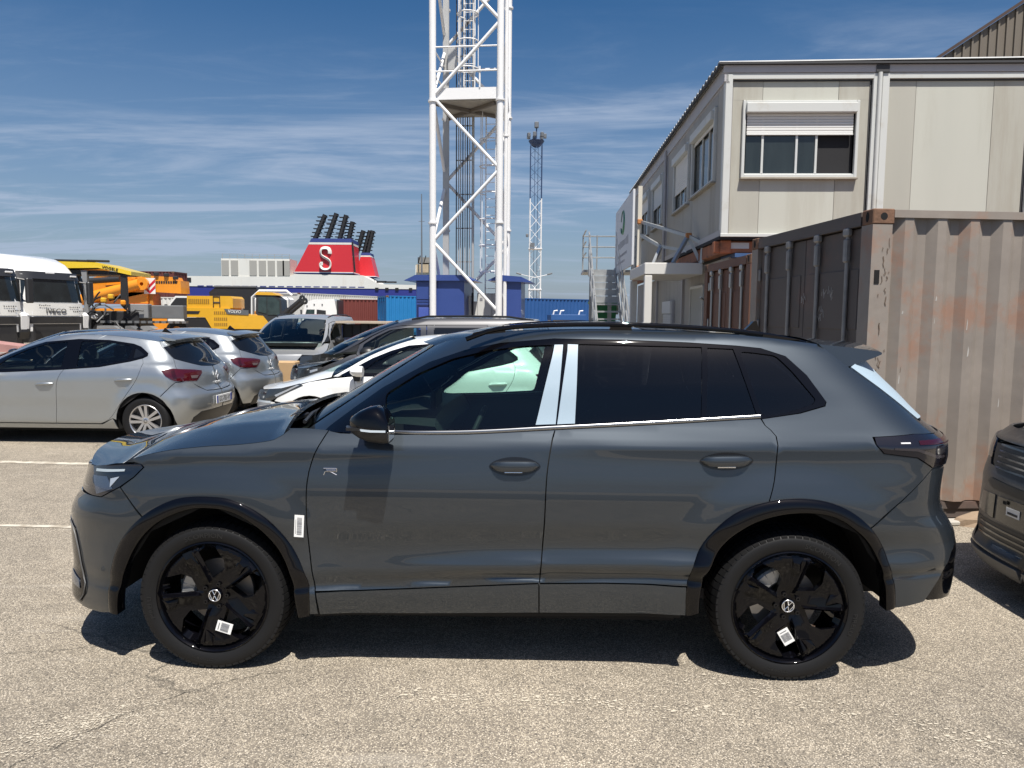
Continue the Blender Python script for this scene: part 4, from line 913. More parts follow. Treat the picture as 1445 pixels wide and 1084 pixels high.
def common(car, SL, SU, roofline, hoodline, pm, hood_b, wells, wl, rr, kind, seats, floor, n=5, inner=None, detail=1):
    dark = mat('inner_black', (.004, .004, .004), .9); trimd = mat('cabin_black', (.016, .017, .02), .6)
    rp = smooth_line(roofline, .12); E = SU.at([p[0] for p in rp], [p[1] for p in rp]); tt = np.linspace(0, 1, len(E))
    P = cross_loft(E, -.10 * np.clip(1 - tt * 3, 0, 1) ** 1.5, .02 + .025 * np.sin(tt * math.pi), 2.2, 15); M().grid(P).build('roof', pm, car, smooth=60)
    hl = smooth_line(hoodline, .06); E = SL.at([p[0] for p in hl], [p[1] for p in hl]); E[:, 1] += .003; t = np.linspace(1, 0, len(E))
    bz = hood_b[0] + hood_b[1] * np.sin(np.clip(t, 0, 1) * math.pi * .55); bx = -hood_b[2] * (1 - np.clip(t / .5, 0, 1)) ** 1.6 - hood_b[3] * np.clip((t - .7) / .3, 0, 1) ** 2
    P = cross_loft(E, bx, bz, 2.6, 21); b = M().grid(P, flip=True); fr = P[-1]; b.grid(np.stack([fr, fr + np.array([.012, 0, -.022])]), flip=True); b.build('bonnet', pm, car, smooth=50)
    for (cx, cz, r_) in wells:
        for sd in (-1, 1):
            b = M(); A = np.linspace(-.3, math.pi + .3, 18); b.grid(np.array([[(cx + r_ * math.cos(a), sd * yy, cz + r_ * math.sin(a)) for a in A] for yy in (.45, .83)]), flip=(sd > 0))
            b.poly([(cx + r_ * math.cos(a), sd * .45, cz + r_ * math.sin(a)) for a in A]); b.build('wheel_well', dark, car, smooth=60)
            small_wheel(car, (cx, sd * wl, rr), sd, rr, kind, n)
    if inner: shell('inner_skin', SL, inner, dark, car, -.02, .12)
    b = M()
    for q in floor: b.box(*q)
    b.build('underbody', dark, car)
    for (x, y, z) in seats:
        b = M(); b.box((x - .2, y, z - .28), (.48, .46, .15), bev=.04); b.box((x + .1, y, z), (.12, .44, .52), ry=R(14), bev=.04); b.box((x + .17, y, z + .33), (.08, .24, .15), ry=R(10), bev=.03); b.build('seat', mat('seat_cloth', (.02, .02, .022), .85), car, smooth=50)
def simple_mirror(car, x, z, y, pm, sd, k=1.):
    b = M(); rows = []
    for i, (dx, s_) in enumerate(((-.08, .35), (-.05, .75), (0, 1), (.05, 1), (.075, .9))):
        rows.append([(x + dx * k, sd * (y + .09 * k * s_ * math.cos(a)), z + .07 * k * s_ * math.sin(a)) for a in np.linspace(0, 2*math.pi, 13)])
    b.grid(np.array(rows), flip=(sd < 0)); b.poly(rows[-1][:-1] if sd > 0 else rows[-1][:-1][::-1]); b.poly(rows[0][:-1] if sd < 0 else rows[0][:-1][::-1]); m = b.build('door_mirror', pm, car, smooth=50)
    M().prism([(x - .05, z - .05), (x + .05, z - .05), (x + .04, z - .12), (x - .03, z - .12)], sd * (y - .16), sd * (y + .02)).build('mirror_base', mat('satin_black', (.012, .012, .013), .42), m)
def plate(parent, s_, c, rot, w=.50, h=.11, m='plate_white'):
    pm = mat('plate_white', (.72, .72, .70), .4); p = M().box((0, 0, 0), (w, h, .012), bev=.003).build('number_plate', pm, parent, loc=c, rot=rot)
    text('plate_number', s_, h * .86, mat('ink', (.05, .05, .05), .7), p, (.012, -.004, .0062), ext=.0008, sx=.82)
    bl = mat('plate_blue', (.02, .05, .35), .4)
    for s2 in (-1, 1): M().box((s2 * (w / 2 - .024), 0, .0068), (.040, h * .92, .0012)).build('plate_band', bl, p)
    return p
def hatch(name, label, loc, yaw, pm, group, front=True, number=None, badge=True, lights='c', kind='silver'):
    SL, SU = surfs(HATCH); car = thing(name, label, 'car', loc, yaw, group); B = (0, 1); h = .055
    gloss = mat('gloss_black', (.003, .003, .004), .25, 0, 1., .0); satin = mat('satin_black', (.012, .012, .013), .42); gl = glass('hatch_glass', (.66, .76, .72)); privg = mat('dark_glass', (.006, .007, .009), .02, 0, 0, .6)
    aF = arc(0, .31, .365, 200, -20); aR = arc(2.583, .31, .365, 200, -20)   # front to rear over the top
    belt = [(.30, .905), (.80, .915), (1.20, .935), (1.55, .955), (2.0, .99), (2.37, 1.06), (2.52, 1.105)]
    dlo = [(.36, .925), (.52, 1.01), (.74, 1.13), (.97, 1.225), (1.2, 1.295), (1.64, 1.335), (2.04, 1.325), (2.37, 1.280), (2.47, 1.245), (2.575, 1.165), (2.575, 1.130)]
    bl = smooth_line([(1.55, .955), (1.50, .86), (1.47, .75), (1.455, .52), (1.43, .27)], .05); rl = smooth_line([(2.52, 1.10), (2.545, 1.04), (2.515, .88), (2.39, .68), (2.24, .47), (2.12, .33), (2.0, .27)], .05); fl_ = smooth_line([(.52, .912), (.56, .82), (.545, .55), (.56, .27)], .05)
    fend = fl_ + [(.40, .20)] + aF[::-1][:-6] + [(-.45, .60), (-.30, .755), (.0, .845), (.30, .89)]
    panel('front_fender', SL, fend, pm, car, h, sides=B)
    fb = [(-.45, .60), (-.30, .735)] + [('f', .45, .70), ('f', 0, .70), ('f', 0, .18), ('f', .5, .18), (-.55, .18)] + aF[:7]
    fb = [('f', 0, .66), ('f', .50, .68), (-.46, .585)] + aF[:6][::-1] + [(-.5, .17), ('f', .5, .17), ('f', 0, .17)]
    for sd in B:
        panel('front_bumper', SL, fb, pm, car, h, sides=(sd,))
        hd = panel('headlight', SL, [('f', .62, .60), (-.50, .60), (-.30, .70), (-.08, .80), (-.12, .825), (-.35, .765), ('f', .52, .715), ('f', .52, .66)] if lights == 'w' else [('f', .55, .58), (-.5, .58), (-.28, .68), (-.10, .78), (-.35, .76), ('f', .5, .70)], mat('hatch_headlamp', (.035, .04, .045), .08, .2, 1.), car, .04, off=.004, gap=0, sides=(sd,))
        panel('light_strip', SL, [('f', .60, .595), (-.50, .60), (-.49, .575), ('f', .60, .57)], mat('lamp_clear', (.55, .62, .68), .15, 0, 1.), hd, .03, off=.008, gap=0, rim=.003, sides=(sd,))
        panel('light_strip', SL, [(-.42, .655), (-.12, .805), (-.16, .805), (-.44, .675)], mat('lamp_silver2', (.5, .54, .6), .2, .5, 1.), hd, .03, off=.007, gap=0, rim=.002, sides=(sd,))
        panel('grille', SL, [('f', 0, .30), ('f', .45, .32), ('f', .48, .56), ('f', 0, .60)], satin, car, .05, off=.004, gap=0, sides=(sd,))
    fd = panel('front_door', SL, fl_ + bl[::-1] + belt[2:0:-1] + [(.53, .911)], pm, car, h, sides=B); rd = panel('rear_door', SL, bl + rl[::-1] + belt[5:3:-1], pm, car, h, sides=B)
    panel('sill_panel', SL, [(.56, .262), (2.02, .262), (2.17, .34)] + [(2.22, .20), (.36, .20), (.40, .262)], pm, car, h, sides=B)
    # quarter, A pillar, cant rail
    top = [(.26, .905), (.44, 1.01), (.66, 1.14), (.88, 1.24), (1.10, 1.325), (1.30, 1.372), (1.64, 1.395), (2.04, 1.385), (2.40, 1.35), (2.66, 1.31)]
    hat = [(2.66, 1.31), (2.70, 1.25), (2.86, 1.095), (3.02, .86), (3.05, .82)]
    q = smooth_line(top, .06)[:-1] + hat + [(2.955, .80), (2.80, .63)] + aR[::-1][5:-2] + [(2.17, .34)] + rl[::-1][1:] + [(2.575, 1.13), (2.575, 1.165)] + dlo[:9][::-1] + [(.33, .91)]
    panel('body_side', SU, q, pm, car, h, sides=B)
    gf = [(.62, .955), (.80, 1.10), (1.0, 1.195), (1.25, 1.270), (1.515, 1.300), (1.50, .980), (1.2, .960)]; gr = [(1.69, 1.305), (2.03, 1.298), (2.30, 1.262), (2.36, 1.23), (2.34, 1.085), (2.0, 1.015), (1.70, .985)]; gq = [(2.40, 1.235), (2.47, 1.195), (2.54, 1.145), (2.46, 1.115), (2.40, 1.10)]
    dpoly = dlo + belt[::-1][:-1] + [(.40, .91)]
    panel('window_trim', SU, dpoly, gloss, car, h, gap=.001, off=.003, holes=[round_loop(gf), round_loop(gr), round_loop(gq)], sides=B)
    for sd in B:
        panel('front_window', SU, round_loop(gf), gl, fd[sd], h, gap=0, off=-.003, rim=0, sides=(sd,)); panel('rear_window', SU, round_loop(gr), gl, rd[sd], h, gap=0, off=-.003, rim=0, sides=(sd,)); panel('quarter_window', SU, round_loop(gq), privg, car, h, gap=0, off=-.003, rim=0, sides=(sd,))
        ws = [(p[0] - .012, p[1] + .003) for p in smooth_line(top[:6], .08)]
        panel('windscreen', SU, [('f', 0., .93)] + ws + [('f', 0., 1.40)], gl, car, .07, gap=0, off=-.003, rim=0, sides=(sd,))
        # tail end
        rw = [(2.725, 1.235), (2.79, 1.275), ('r', .30, 1.295), ('r', 0, 1.30), ('r', 0, .965), ('r', .30, .985), (2.87, 1.09), (2.80, 1.16)]
        tg = panel('tailgate', SU, hat + [('r', .50, .725), ('r', .38, .665), ('r', 0, .65), ('r', 0, 1.335), ('r', .3, 1.33)], pm, car, h, holes=[rw], sides=(sd,))
        panel('rear_screen', SU, rw, privg, tg, .05, gap=0, off=.002, rim=.004, sides=(sd,))
        panel('rear_bumper', SU, [(2.955, .797), (3.06, .815), ('r', .50, .72), ('r', .38, .66), ('r', 0, .645), ('r', 0, .22), (2.95, .22)] + aR[::-1][2:5] + [(2.80, .625)], pm, car, h, sides=(sd,))
        panel('diffuser', SU, [('r', .62, .33), ('r', .52, .40), ('r', 0, .41), ('r', 0, .19), ('r', .60, .20)], satin, car, .05, off=.004, gap=0, sides=(sd,))
        tl = panel('tail_light', SU, [(2.80, .955), (2.91, .972), ('r', .50, .945), ('r', .36, .925), ('r', .37, .895), ('r', .52, .80), (2.95, .818), (2.86, .88)], mat('hatch_lamp_red', (.055, .003, .006), .08, 0, 1.), car, .035, off=.006, gap=0, sides=(sd,))
        panel('light_strip', SU, [(2.90, .945), (2.93, .955), (2.97, .85), (2.94, .845)], mat('lamp_red', (.030, .002, .004), .15, 0, .6), tl, .03, off=.009, gap=0, rim=.002, sides=(sd,))
        panel('reverse_lamp', SU, [('r', .60, .875), ('r', .46, .87), ('r', .50, .835), ('r', .60, .84)], mat('lamp_grey_clear', (.13, .10, .10), .2, .2, .6), tl, .03, off=.009, gap=0, rim=.002, sides=(sd,))
    # spoiler lip over the rear screen, roof
    ys = np.linspace(-1, 1, 13); rows = []
    for (x, z, w) in ((2.62, 1.375, .52), (2.78, 1.352, .53), (2.85, 1.335, .53), (2.85, 1.322, .53), (2.74, 1.318, .53)): rows.append([(x + .05 * (1 - y * y), w * y, z + .02 * (1 - abs(y) ** 2.4)) for y in ys])
    b = M().grid(np.array(rows)); b.poly([r[0] for r in rows][::-1]); b.poly([r[-1] for r in rows]); b.build('spoiler', pm, car, smooth=30)
    for sd in (-1, 1): simple_mirror(car, .60, .985, .95, pm, sd)
    for x, z, dr in ((1.32, .775, fd), (2.33, .835, rd)):
        for sd in (0, 1):
            y = (1 if sd else -1) * (-SL.at(x, z)[0][1] + .012); M().tube([(x - .11, y * .985, z - .012), (x - .05, y * 1.012, z), (x + .07, y * 1.012, z + .004), (x + .11, y * .985, z + .004)], [.012, .018, .018, .012], 8).build('door_handle', pm, dr[sd], smooth=50)
    b = M().prism([(2.42, 1.42), (2.46, 1.475), (2.50, 1.44), (2.55, 1.405)], -.015, .015); b.build('antenna_fin', gloss, car)
    common(car, SL, SU, top[5:], [(.26, .905), (.10, .870), (-.10, .825), (-.30, .770), (-.45, .735), (-.56, .715)], pm, (.012, .075, .22, .04), ((0, .31, .36), (2.583, .31, .36)), .76, .31, kind,
           [(1.45, -.36, .80), (1.45, .36, .80), (2.30, -.36, .82), (2.30, .36, .82)], [((1.3, 0, .22), (3.3, 1.4, .12)), ((-.35, 0, .45), (.5, .9, .4)), ((2.9, 0, .45), (.3, .9, .4)), ((.62, 0, .86), (.5, 1.4, .12))],
           inner=[(-.45, .24), (-.38, .42), (0, .69), (.38, .42), (.42, .26), (2.2, .26), (2.25, .45), (2.583, .69), (2.93, .45), (2.95, .28), (3.05, .5), (2.9, .92), (2.4, .98), (1.5, .90), (.4, .86), (-.3, .70)])
    b = M().lathe([(.17 + .013 * math.cos(a), .013 * math.sin(a)) for a in np.linspace(0, 2*math.pi, 7)], (0, 0, 0), 'x', 20); b.box((0, 0, 0), (.03, .32, .04)); b.build('steering_wheel', mat('cabin_black', (.016, .017, .02), .6), car, loc=(.97, -.35, .93), rot=(0, R(22), 0))
    xr = float(SU.xr(np.array([.53]))[0])
    if number: plate(car, number, (xr + .012, 0, .525), (R(90), 0, R(90)))
    if badge:
        ch = mat('emblem_satin', (.72, .72, .72), .45, .5); x = float(SU.xr(np.array([.84]))[0]) + .014; b = M()
        g = lambda s_, y, z: (x, y * s_, .845 + z * s_)
        for s_ in (1., .72): b.tube([g(s_, 0, .062), g(s_, .042, 0), g(s_, 0, -.062), g(s_, -.042, 0), g(s_, 0, .062)], .005, 5)
        b.build('maker_emblem', ch, car, smooth=40); text('model_lettering', 'CLIO', .055, ch, car, (float(SU.xr(np.array([.745]))[0]) + .012, 0, .745), (R(90), 0, R(90)), ext=.003, sx=1.7)
    return car
def small_van(name, label, loc, yaw, pm, bp, cat='van'):
    SL, SU = surfs(VANB); car = thing(name, label, cat, loc, yaw); B = (0, 1); h = .07
    gloss = mat('gloss_black', (.003, .003, .004), .25, 0, 1., .0); satin = mat('satin_black', (.012, .012, .013), .42); gl = glass('hatch_glass', (.66, .76, .72)); privg = mat('dark_glass', (.006, .007, .009), .02, 0, 0, .6)
    aF = arc(0, .32, .39, 200, -20); aR = arc(2.73, .32, .39, 200, -20)
    bl = [(1.40, 1.10), (1.40, .30)]; fl_ = smooth_line([(.30, 1.06), (.42, .85), (.45, .60), (.46, .30)], .06); rl = [(2.36, 1.13), (2.36, .60), (2.30, .30)]
    panel('front_fender', SL, fl_ + [(.42, .22)] + aF[::-1][1:-5] + [(-.42, .62), (-.34, .80), (-.12, .90), (.10, .99), (.20, 1.04)], pm, car, h, sides=B)
    for sd in B:
        panel('front_bumper', SL, [('f', 0, .60), ('f', .5, .60), (-.44, .60)] + aF[:5][::-1] + [(-.5, .20), ('f', .5, .20), ('f', 0, .20)], bp, car, h, sides=(sd,))
        panel('grille', SL, [('f', 0, .60), ('f', .40, .62), ('f', .42, .70), ('f', 0, .70)], satin, car, h, sides=(sd,)); panel('front_panel', SL, [('f', 0, .70), ('f', .42, .70), ('f', .50, .80), ('f', .52, .84), ('f', 0, .84)], pm, car, h, sides=(sd,))
        hd = panel('headlight', SL, [('f', .46, .63), (-.52, .62), (-.38, .70), (-.20, .855), (-.28, .86), ('f', .50, .80)], mat('hatch_headlamp', (.035, .04, .045), .08, .2, 1.), car, .05, off=.004, gap=0, sides=(sd,))
        panel('reflector', SL, [(-.42, .76), (-.30, .80), (-.30, .83), (-.42, .80)], mat('lamp_silver2', (.5, .54, .6), .2, .5, 1.), hd, .04, off=.008, gap=0, rim=.002, sides=(sd,))
    aw = arc(0, .32, .46, 190, -10); panel('arch_moulding', SL, aw + arc(0, .32, .39, 190, -10)[::-1], bp, car, .05, off=.008, gap=0, sides=B)
    top = [(-.10, 1.04), (.06, 1.12), (.26, 1.24), (.48, 1.36), (.72, 1.47), (.95, 1.555), (1.2, 1.61), (1.7, 1.635), (2.4, 1.635), (3.2, 1.61)]
    gf = [(.42, 1.22), (.62, 1.345), (.82, 1.44), (1.05, 1.475), (1.30, 1.48), (1.32, 1.12), (.38, 1.10)]; gr = [(1.52, 1.48), (2.24, 1.48), (2.24, 1.15), (1.52, 1.13)]; g3 = [(2.46, 1.48), (3.05, 1.47), (3.1, 1.18), (2.46, 1.16)]; tri = [(.05, 1.075), (.16, 1.14), (.34, 1.215), (.31, 1.10)]
    fdo = [(.30, 1.06)] + fl_[1:] + bl[::-1] + [(1.40, 1.52), (1.0, 1.51), (.80, 1.47), (.55, 1.345), (.34, 1.21)]
    gfr, grr, g3r = round_loop(gf), round_loop(gr), round_loop(g3)
    fd = panel('front_door', SU, fdo, pm, car, h, holes=[gfr], sides=B); rd = panel('sliding_door', SU, [(1.405, 1.52)] + [(1.40, .30), (2.30, .30), (2.36, .60), (2.36, 1.53)], pm, car, h, holes=[grr], sides=B)
    panel('body_side', SU, smooth_line(top, .08) + [(3.25, 1.5), (3.3, .9), (3.2, .28)] + aR[::-1][3:-2] + [(2.32, .30), (2.36, .60), (2.36, 1.53), (1.40, 1.525), (1.0, 1.515), (.78, 1.47), (.52, 1.345), (.31, 1.215), (.04, 1.08)], pm, car, h, holes=[g3r], sides=B)
    panel('corner_panel', SU, tri, satin, car, h, gap=0, off=.003, sides=B); panel('sill_panel', SL, [(.44, .295), (2.32, .295), (2.30, .2), (.42, .2)], bp, car, h, sides=B)
    for sd in B:
        panel('front_window', SU, gfr, gl, fd[sd], h, gap=0, off=-.004, rim=0, sides=(sd,)); panel('rear_window', SU, grr, privg, rd[sd], h, gap=0, off=-.004, rim=0, sides=(sd,)); panel('quarter_window', SU, g3r, privg, car, h, gap=0, off=-.004, rim=0, sides=(sd,))
        ws = [(p[0] - .012, p[1] + .003) for p in smooth_line(top[:6], .08)]; panel('windscreen', SU, [('f', 0., 1.06)] + ws + [('f', 0., 1.60)], gl, car, .08, gap=0, off=-.003, rim=0, sides=(sd,))
        panel('rear_panel', SU, [(3.3, 1.5), (3.3, .3), ('r', 0, .3), ('r', 0, 1.6), ('r', .5, 1.59)], pm, car, .1, sides=(sd,))
    common(car, SL, SU, top[5:], [(.12, 1.035), (-.02, .985), (-.18, .92), (-.34, .87), (-.50, .84), (-.60, .82)], pm, (.010, .025, .20, .10), ((0, .32, .385), (2.73, .32, .385)), .79, .32, 'dark',
           [(1.45, -.38, .92), (1.45, .38, .92), (2.3, -.38, .92), (2.3, .38, .92)], [((1.3, 0, .24), (3.5, 1.5, .14)), ((-.35, 0, .5), (.5, .9, .45)), ((.42, 0, 1.0), (.7, 1.45, .12)), ((-.05, 0, 1.02), (.5, 1.3, .06))],
           inner=[(-.5, .28), (-.4, .46), (0, .73), (.4, .46), (.45, .3), (2.3, .3), (2.33, .48), (2.73, .73), (3.1, .48), (3.15, .3), (3.2, 1.05), (1.4, 1.05), (.3, 1.02), (-.35, .80)])
    for sd in (-1, 1):
        simple_mirror(car, .48, 1.10, 1.0, satin, sd, 1.2)
        E = SU.at([1.15, 1.4, 2.0, 2.7, 3.1], [1.60, 1.625, 1.635, 1.63, 1.60]); b = M().tube([(p[0], sd * (-p[1] - .02), p[2] + (.01 if i in (0, 4) else .035)) for i, p in enumerate(E)], .016, 6)
        b.build('roof_rail', satin, car, smooth=50)
        M().tube([(1.20, sd * .895, .98), (1.32, sd * .895, .98)], .016, 6).build('door_handle', satin, fd[0 if sd < 0 else 1])
    return car
def dark_suv():
    """the charcoal car behind the grey SUV: its front end reaches into the picture"""
    KF2 = [(.1, -.86), (.18, -.97), (.26, -.99), (.30, -.955), (.44, -.945), (.62, -.93), (.68, -.925), (.76, -.90), (.93, -.86), (.99, -.78), (1.2, -.7)]
    SL = Surf(HERO_FE, KF2, KR, .62, .50, 3.0, 2.8, [(0, .35, .48, .66, .018), (2.69, .35, .5, .68, .02)]); SU = Surf(HERO_FE, KU, KR, .75, .50, 2.1, 2.8, SL.fl)
    c0, s0 = math.cos(HERO_YAW), math.sin(HERO_YAW); d = 5.31
    car = thing('charcoal_car', 'dusty charcoal car whose nose enters the picture at the right edge', 'car', (HERO_LOC[0] + d * c0, HERO_LOC[1] + d * s0, 0), HERO_YAW)
    pm = mat('charcoal_paint', (.030, .030, .031), .45, .2, .6, coat_rough=.25, var=.35, vs=40, dirt=(.12, .115, .105, .5), dirt_scale=30, dirt_lo=.52); gloss = mat('plate_holder', (.018, .017, .013), .22, 0, .9, coat_rough=.12); satin = mat('satin_black', (.012, .012, .013), .42)
    grey = mat('lip_grey', (.10, .10, .10), .5); B = (0, 1); h = .05; privg = mat('dark_glass', (.006, .007, .009), .02, 0, 0, .6)
    aF = arc(0, .35, .46, 200, -20); aR = arc(2.69, .35, .46, 200, -20)
    panel('front_fender', SL, [(.55, 1.143), (.49, .27)] + aF[::-1][:-4] + [(-.45, .72), (-.50, .86), (-.35, .97), (-.10, 1.05), (.30, 1.10)], pm, car, h, sides=B)
    for sd in B:
        panel('front_bumper', SL, [('f', 0, .76), ('f', .56, .76), ('f', .62, .86), (-.50, .86), (-.45, .72)] + aF[:4][::-1] + [(-.6, .25), ('f', .6, .25), ('f', 0, .25)], pm, car, h, sides=(sd,))
        panel('front_lip', SL, [('f', 0, .16), ('f', .62, .16), (-.55, .16), (-.55, .22), ('f', .62, .235), ('f', 0, .235)], grey, car, .04, off=.012, rim=.03, sides=(sd,))
        g = panel('grille', SL, [('f', 0, .72), ('f', .40, .725), ('f', .50, .78), ('f', .52, .90), ('f', 0, .925)], satin, car, .05, off=.010, gap=0, sides=(sd,))
        for z in (.75, .785, .82, .855, .89): panel('slat', SL, [('f', 0, z), ('f', .44, z + .004), ('f', .44, z + .014), ('f', 0, z + .012)], gloss, g, .06, off=.016, gap=0, rim=.008, sides=(sd,))
        panel('headlight', SL, [('f', .56, .80), (-.50, .78), (-.32, .92), (-.40, .955), ('f', .58, .92)], mat('headlamp_glass', (.010, .016, .030), .06, 0, 1., .6), car, .05, off=.004, gap=0, sides=(sd,))
        panel('bonnet_edge', SL, [('f', 0, .925), ('f', .55, .925), (-.50, .93), (-.44, .99), ('f', .6, 1.0), ('f', 0, 1.0)], pm, car, .05, off=-.004, gap=0, sides=(sd,))
        panel('air_slot', SL, [('f', 0, .625), ('f', .42, .63), ('f', .50, .66), ('f', .46, .69), ('f', 0, .68)], satin, car, .05, off=.006, gap=0, sides=(sd,))
        panel('plate_holder', SL, [('f', 0, .445), ('f', .33, .45), ('f', .34, .60), ('f', 0, .61)], gloss, car, .05, off=.008, sides=(sd,)); panel('plate_holder', SL, [('f', .36, .45), ('f', .60, .46), ('f', .56, .59), ('f', .37, .60)], gloss, car, .05, off=.006, sides=(sd,))
        lg = panel('lower_grille', SL, [('f', 0, .26), ('f', .56, .27), ('f', .60, .42), ('f', 0, .435)], satin, car, .05, off=.004, gap=0, sides=(sd,))
        for z in (.29, .325, .36, .395): panel('slat', SL, [('f', 0, z), ('f', .54, z), ('f', .54, z + .012), ('f', 0, z + .012)], gloss, lg, .08, off=.010, gap=0, rim=.012, sides=(sd,))
        panel('windscreen', SU, [('f', 0., 1.10), (.37, 1.10), (.573, 1.251), (.97, 1.519), ('f', 0., 1.545)], privg, car, .08, gap=0, rim=0, sides=(sd,))
    panel('body_side', SU, [(.352, 1.097), (.573, 1.251), (.97, 1.519), (1.38, 1.60), (2.34, 1.61), (2.88, 1.556), (3.40, 1.149), (3.5, .4), (3.2, .3)] + aR[::-1][3:-3] + [(2.2, .3), (.50, .27), (.55, 1.14)], pm, car, .09, sides=B)
    panel('side_glass', SU, HP['dlo'], privg, car, .08, off=.004, gap=0, sides=B)
    x, y, z = SL.lift(SL.u_end(np.array([.15]), np.array([.52]), False), np.array([.52]))[0]
    stk = M().box((x - .011, .16, .535), (.003, .12, .05)).build('paper_label', mat('paper_white', (.80, .80, .78), .6), car, rot=None)
    M().box((x - .0135, .16, .527), (.002, .09, .014)).build('barcode', mat('ink', (.05, .05, .05), .7), stk)
    M().box((x - .010, .24, .58), (.004, .03, .022)).build('plate_hole', mat('inner_black', (.004,) * 3, .9), car)
    hl = [(.31, 1.105), (.10, 1.075), (-.10, 1.045), (-.30, .99), (-.44, .955), (-.56, .94)]
    common(car, SL, SU, [(.97, 1.519), (1.38, 1.60), (2.34, 1.61), (2.88, 1.556)], hl, pm, (.02, .06, .28, .05), ((0, .35, .44), (2.69, .35, .44)), .79, .35, 'dark', [], [((1.3, 0, .26), (3.9, 1.5, .14)), ((-.35, 0, .55), (.8, 1.1, .5))],
           inner=[(-.6, .27), (-.45, .42), (0, .8), (.45, .42), (.5, .3), (2.2, .3), (2.69, .8), (3.2, .4), (3.4, 1.1), (.5, 1.05), (-.5, .85)])
    return car
def cars():
    sil = mat('silver_paint', (.37, .395, .41), .32, .75, 1., var=.03, vs=2); wht = mat('white_paint', (.78, .79, .78), .35, 0, 1.); drk = mat('anthracite_paint', (.055, .056, .062), .38, .3, .9, coat_rough=.08); grv = mat('grey_van_paint', (.32, .33, .34), .4, .3, .8, coat_rough=.1); blk = mat('black_paint', (.012, .014, .02), .3, 0, 1.)
    hatch('silver_hatchback', 'silver hatchback on the left, number plate and whole left side in view', (-7.22, 10.17, 0), R(-1), sil, 'two silver hatchbacks on the left', number='GC-782-VY')
    hatch('silver_hatchback', 'silver hatchback half hidden behind the nearer one, only its tail showing', (-7.30, 12.75, 0), R(-2), sil, 'two silver hatchbacks on the left', number=None)
    hatch('white_hatchback', 'white hatchback seen over the bonnet and through the front window of the grey SUV', (-2.52, 9.95, 0), R(1), wht, None, lights='w', badge=False)
    small_van('grey_van', 'dark grey compact van with roof rails between white hatchback and blue kiosks', (-2.78, 12.45, 0), R(1.5), drk, mat('bumper_grey', (.03, .03, .032), .6))
    small_van('grey_van', 'lighter grey compact van facing the viewer, dark windscreen, left of the wooden top shelf', (-4.92, 16.2, 0), R(90), grv, mat('bumper_grey', (.03, .03, .032), .6))
    hatch('black_car', 'black car showing only its roof behind the silver hatchback', (-9.85, 14.6, 0), R(0), blk, None, badge=False, kind='dark').scale = (1, 1, .95)
    hatch('dark_car', 'dark car beside the left flank of the light grey van', (-6.75, 20.5, 0), R(80), blk, None, badge=False, kind='dark')
    dark_suv()
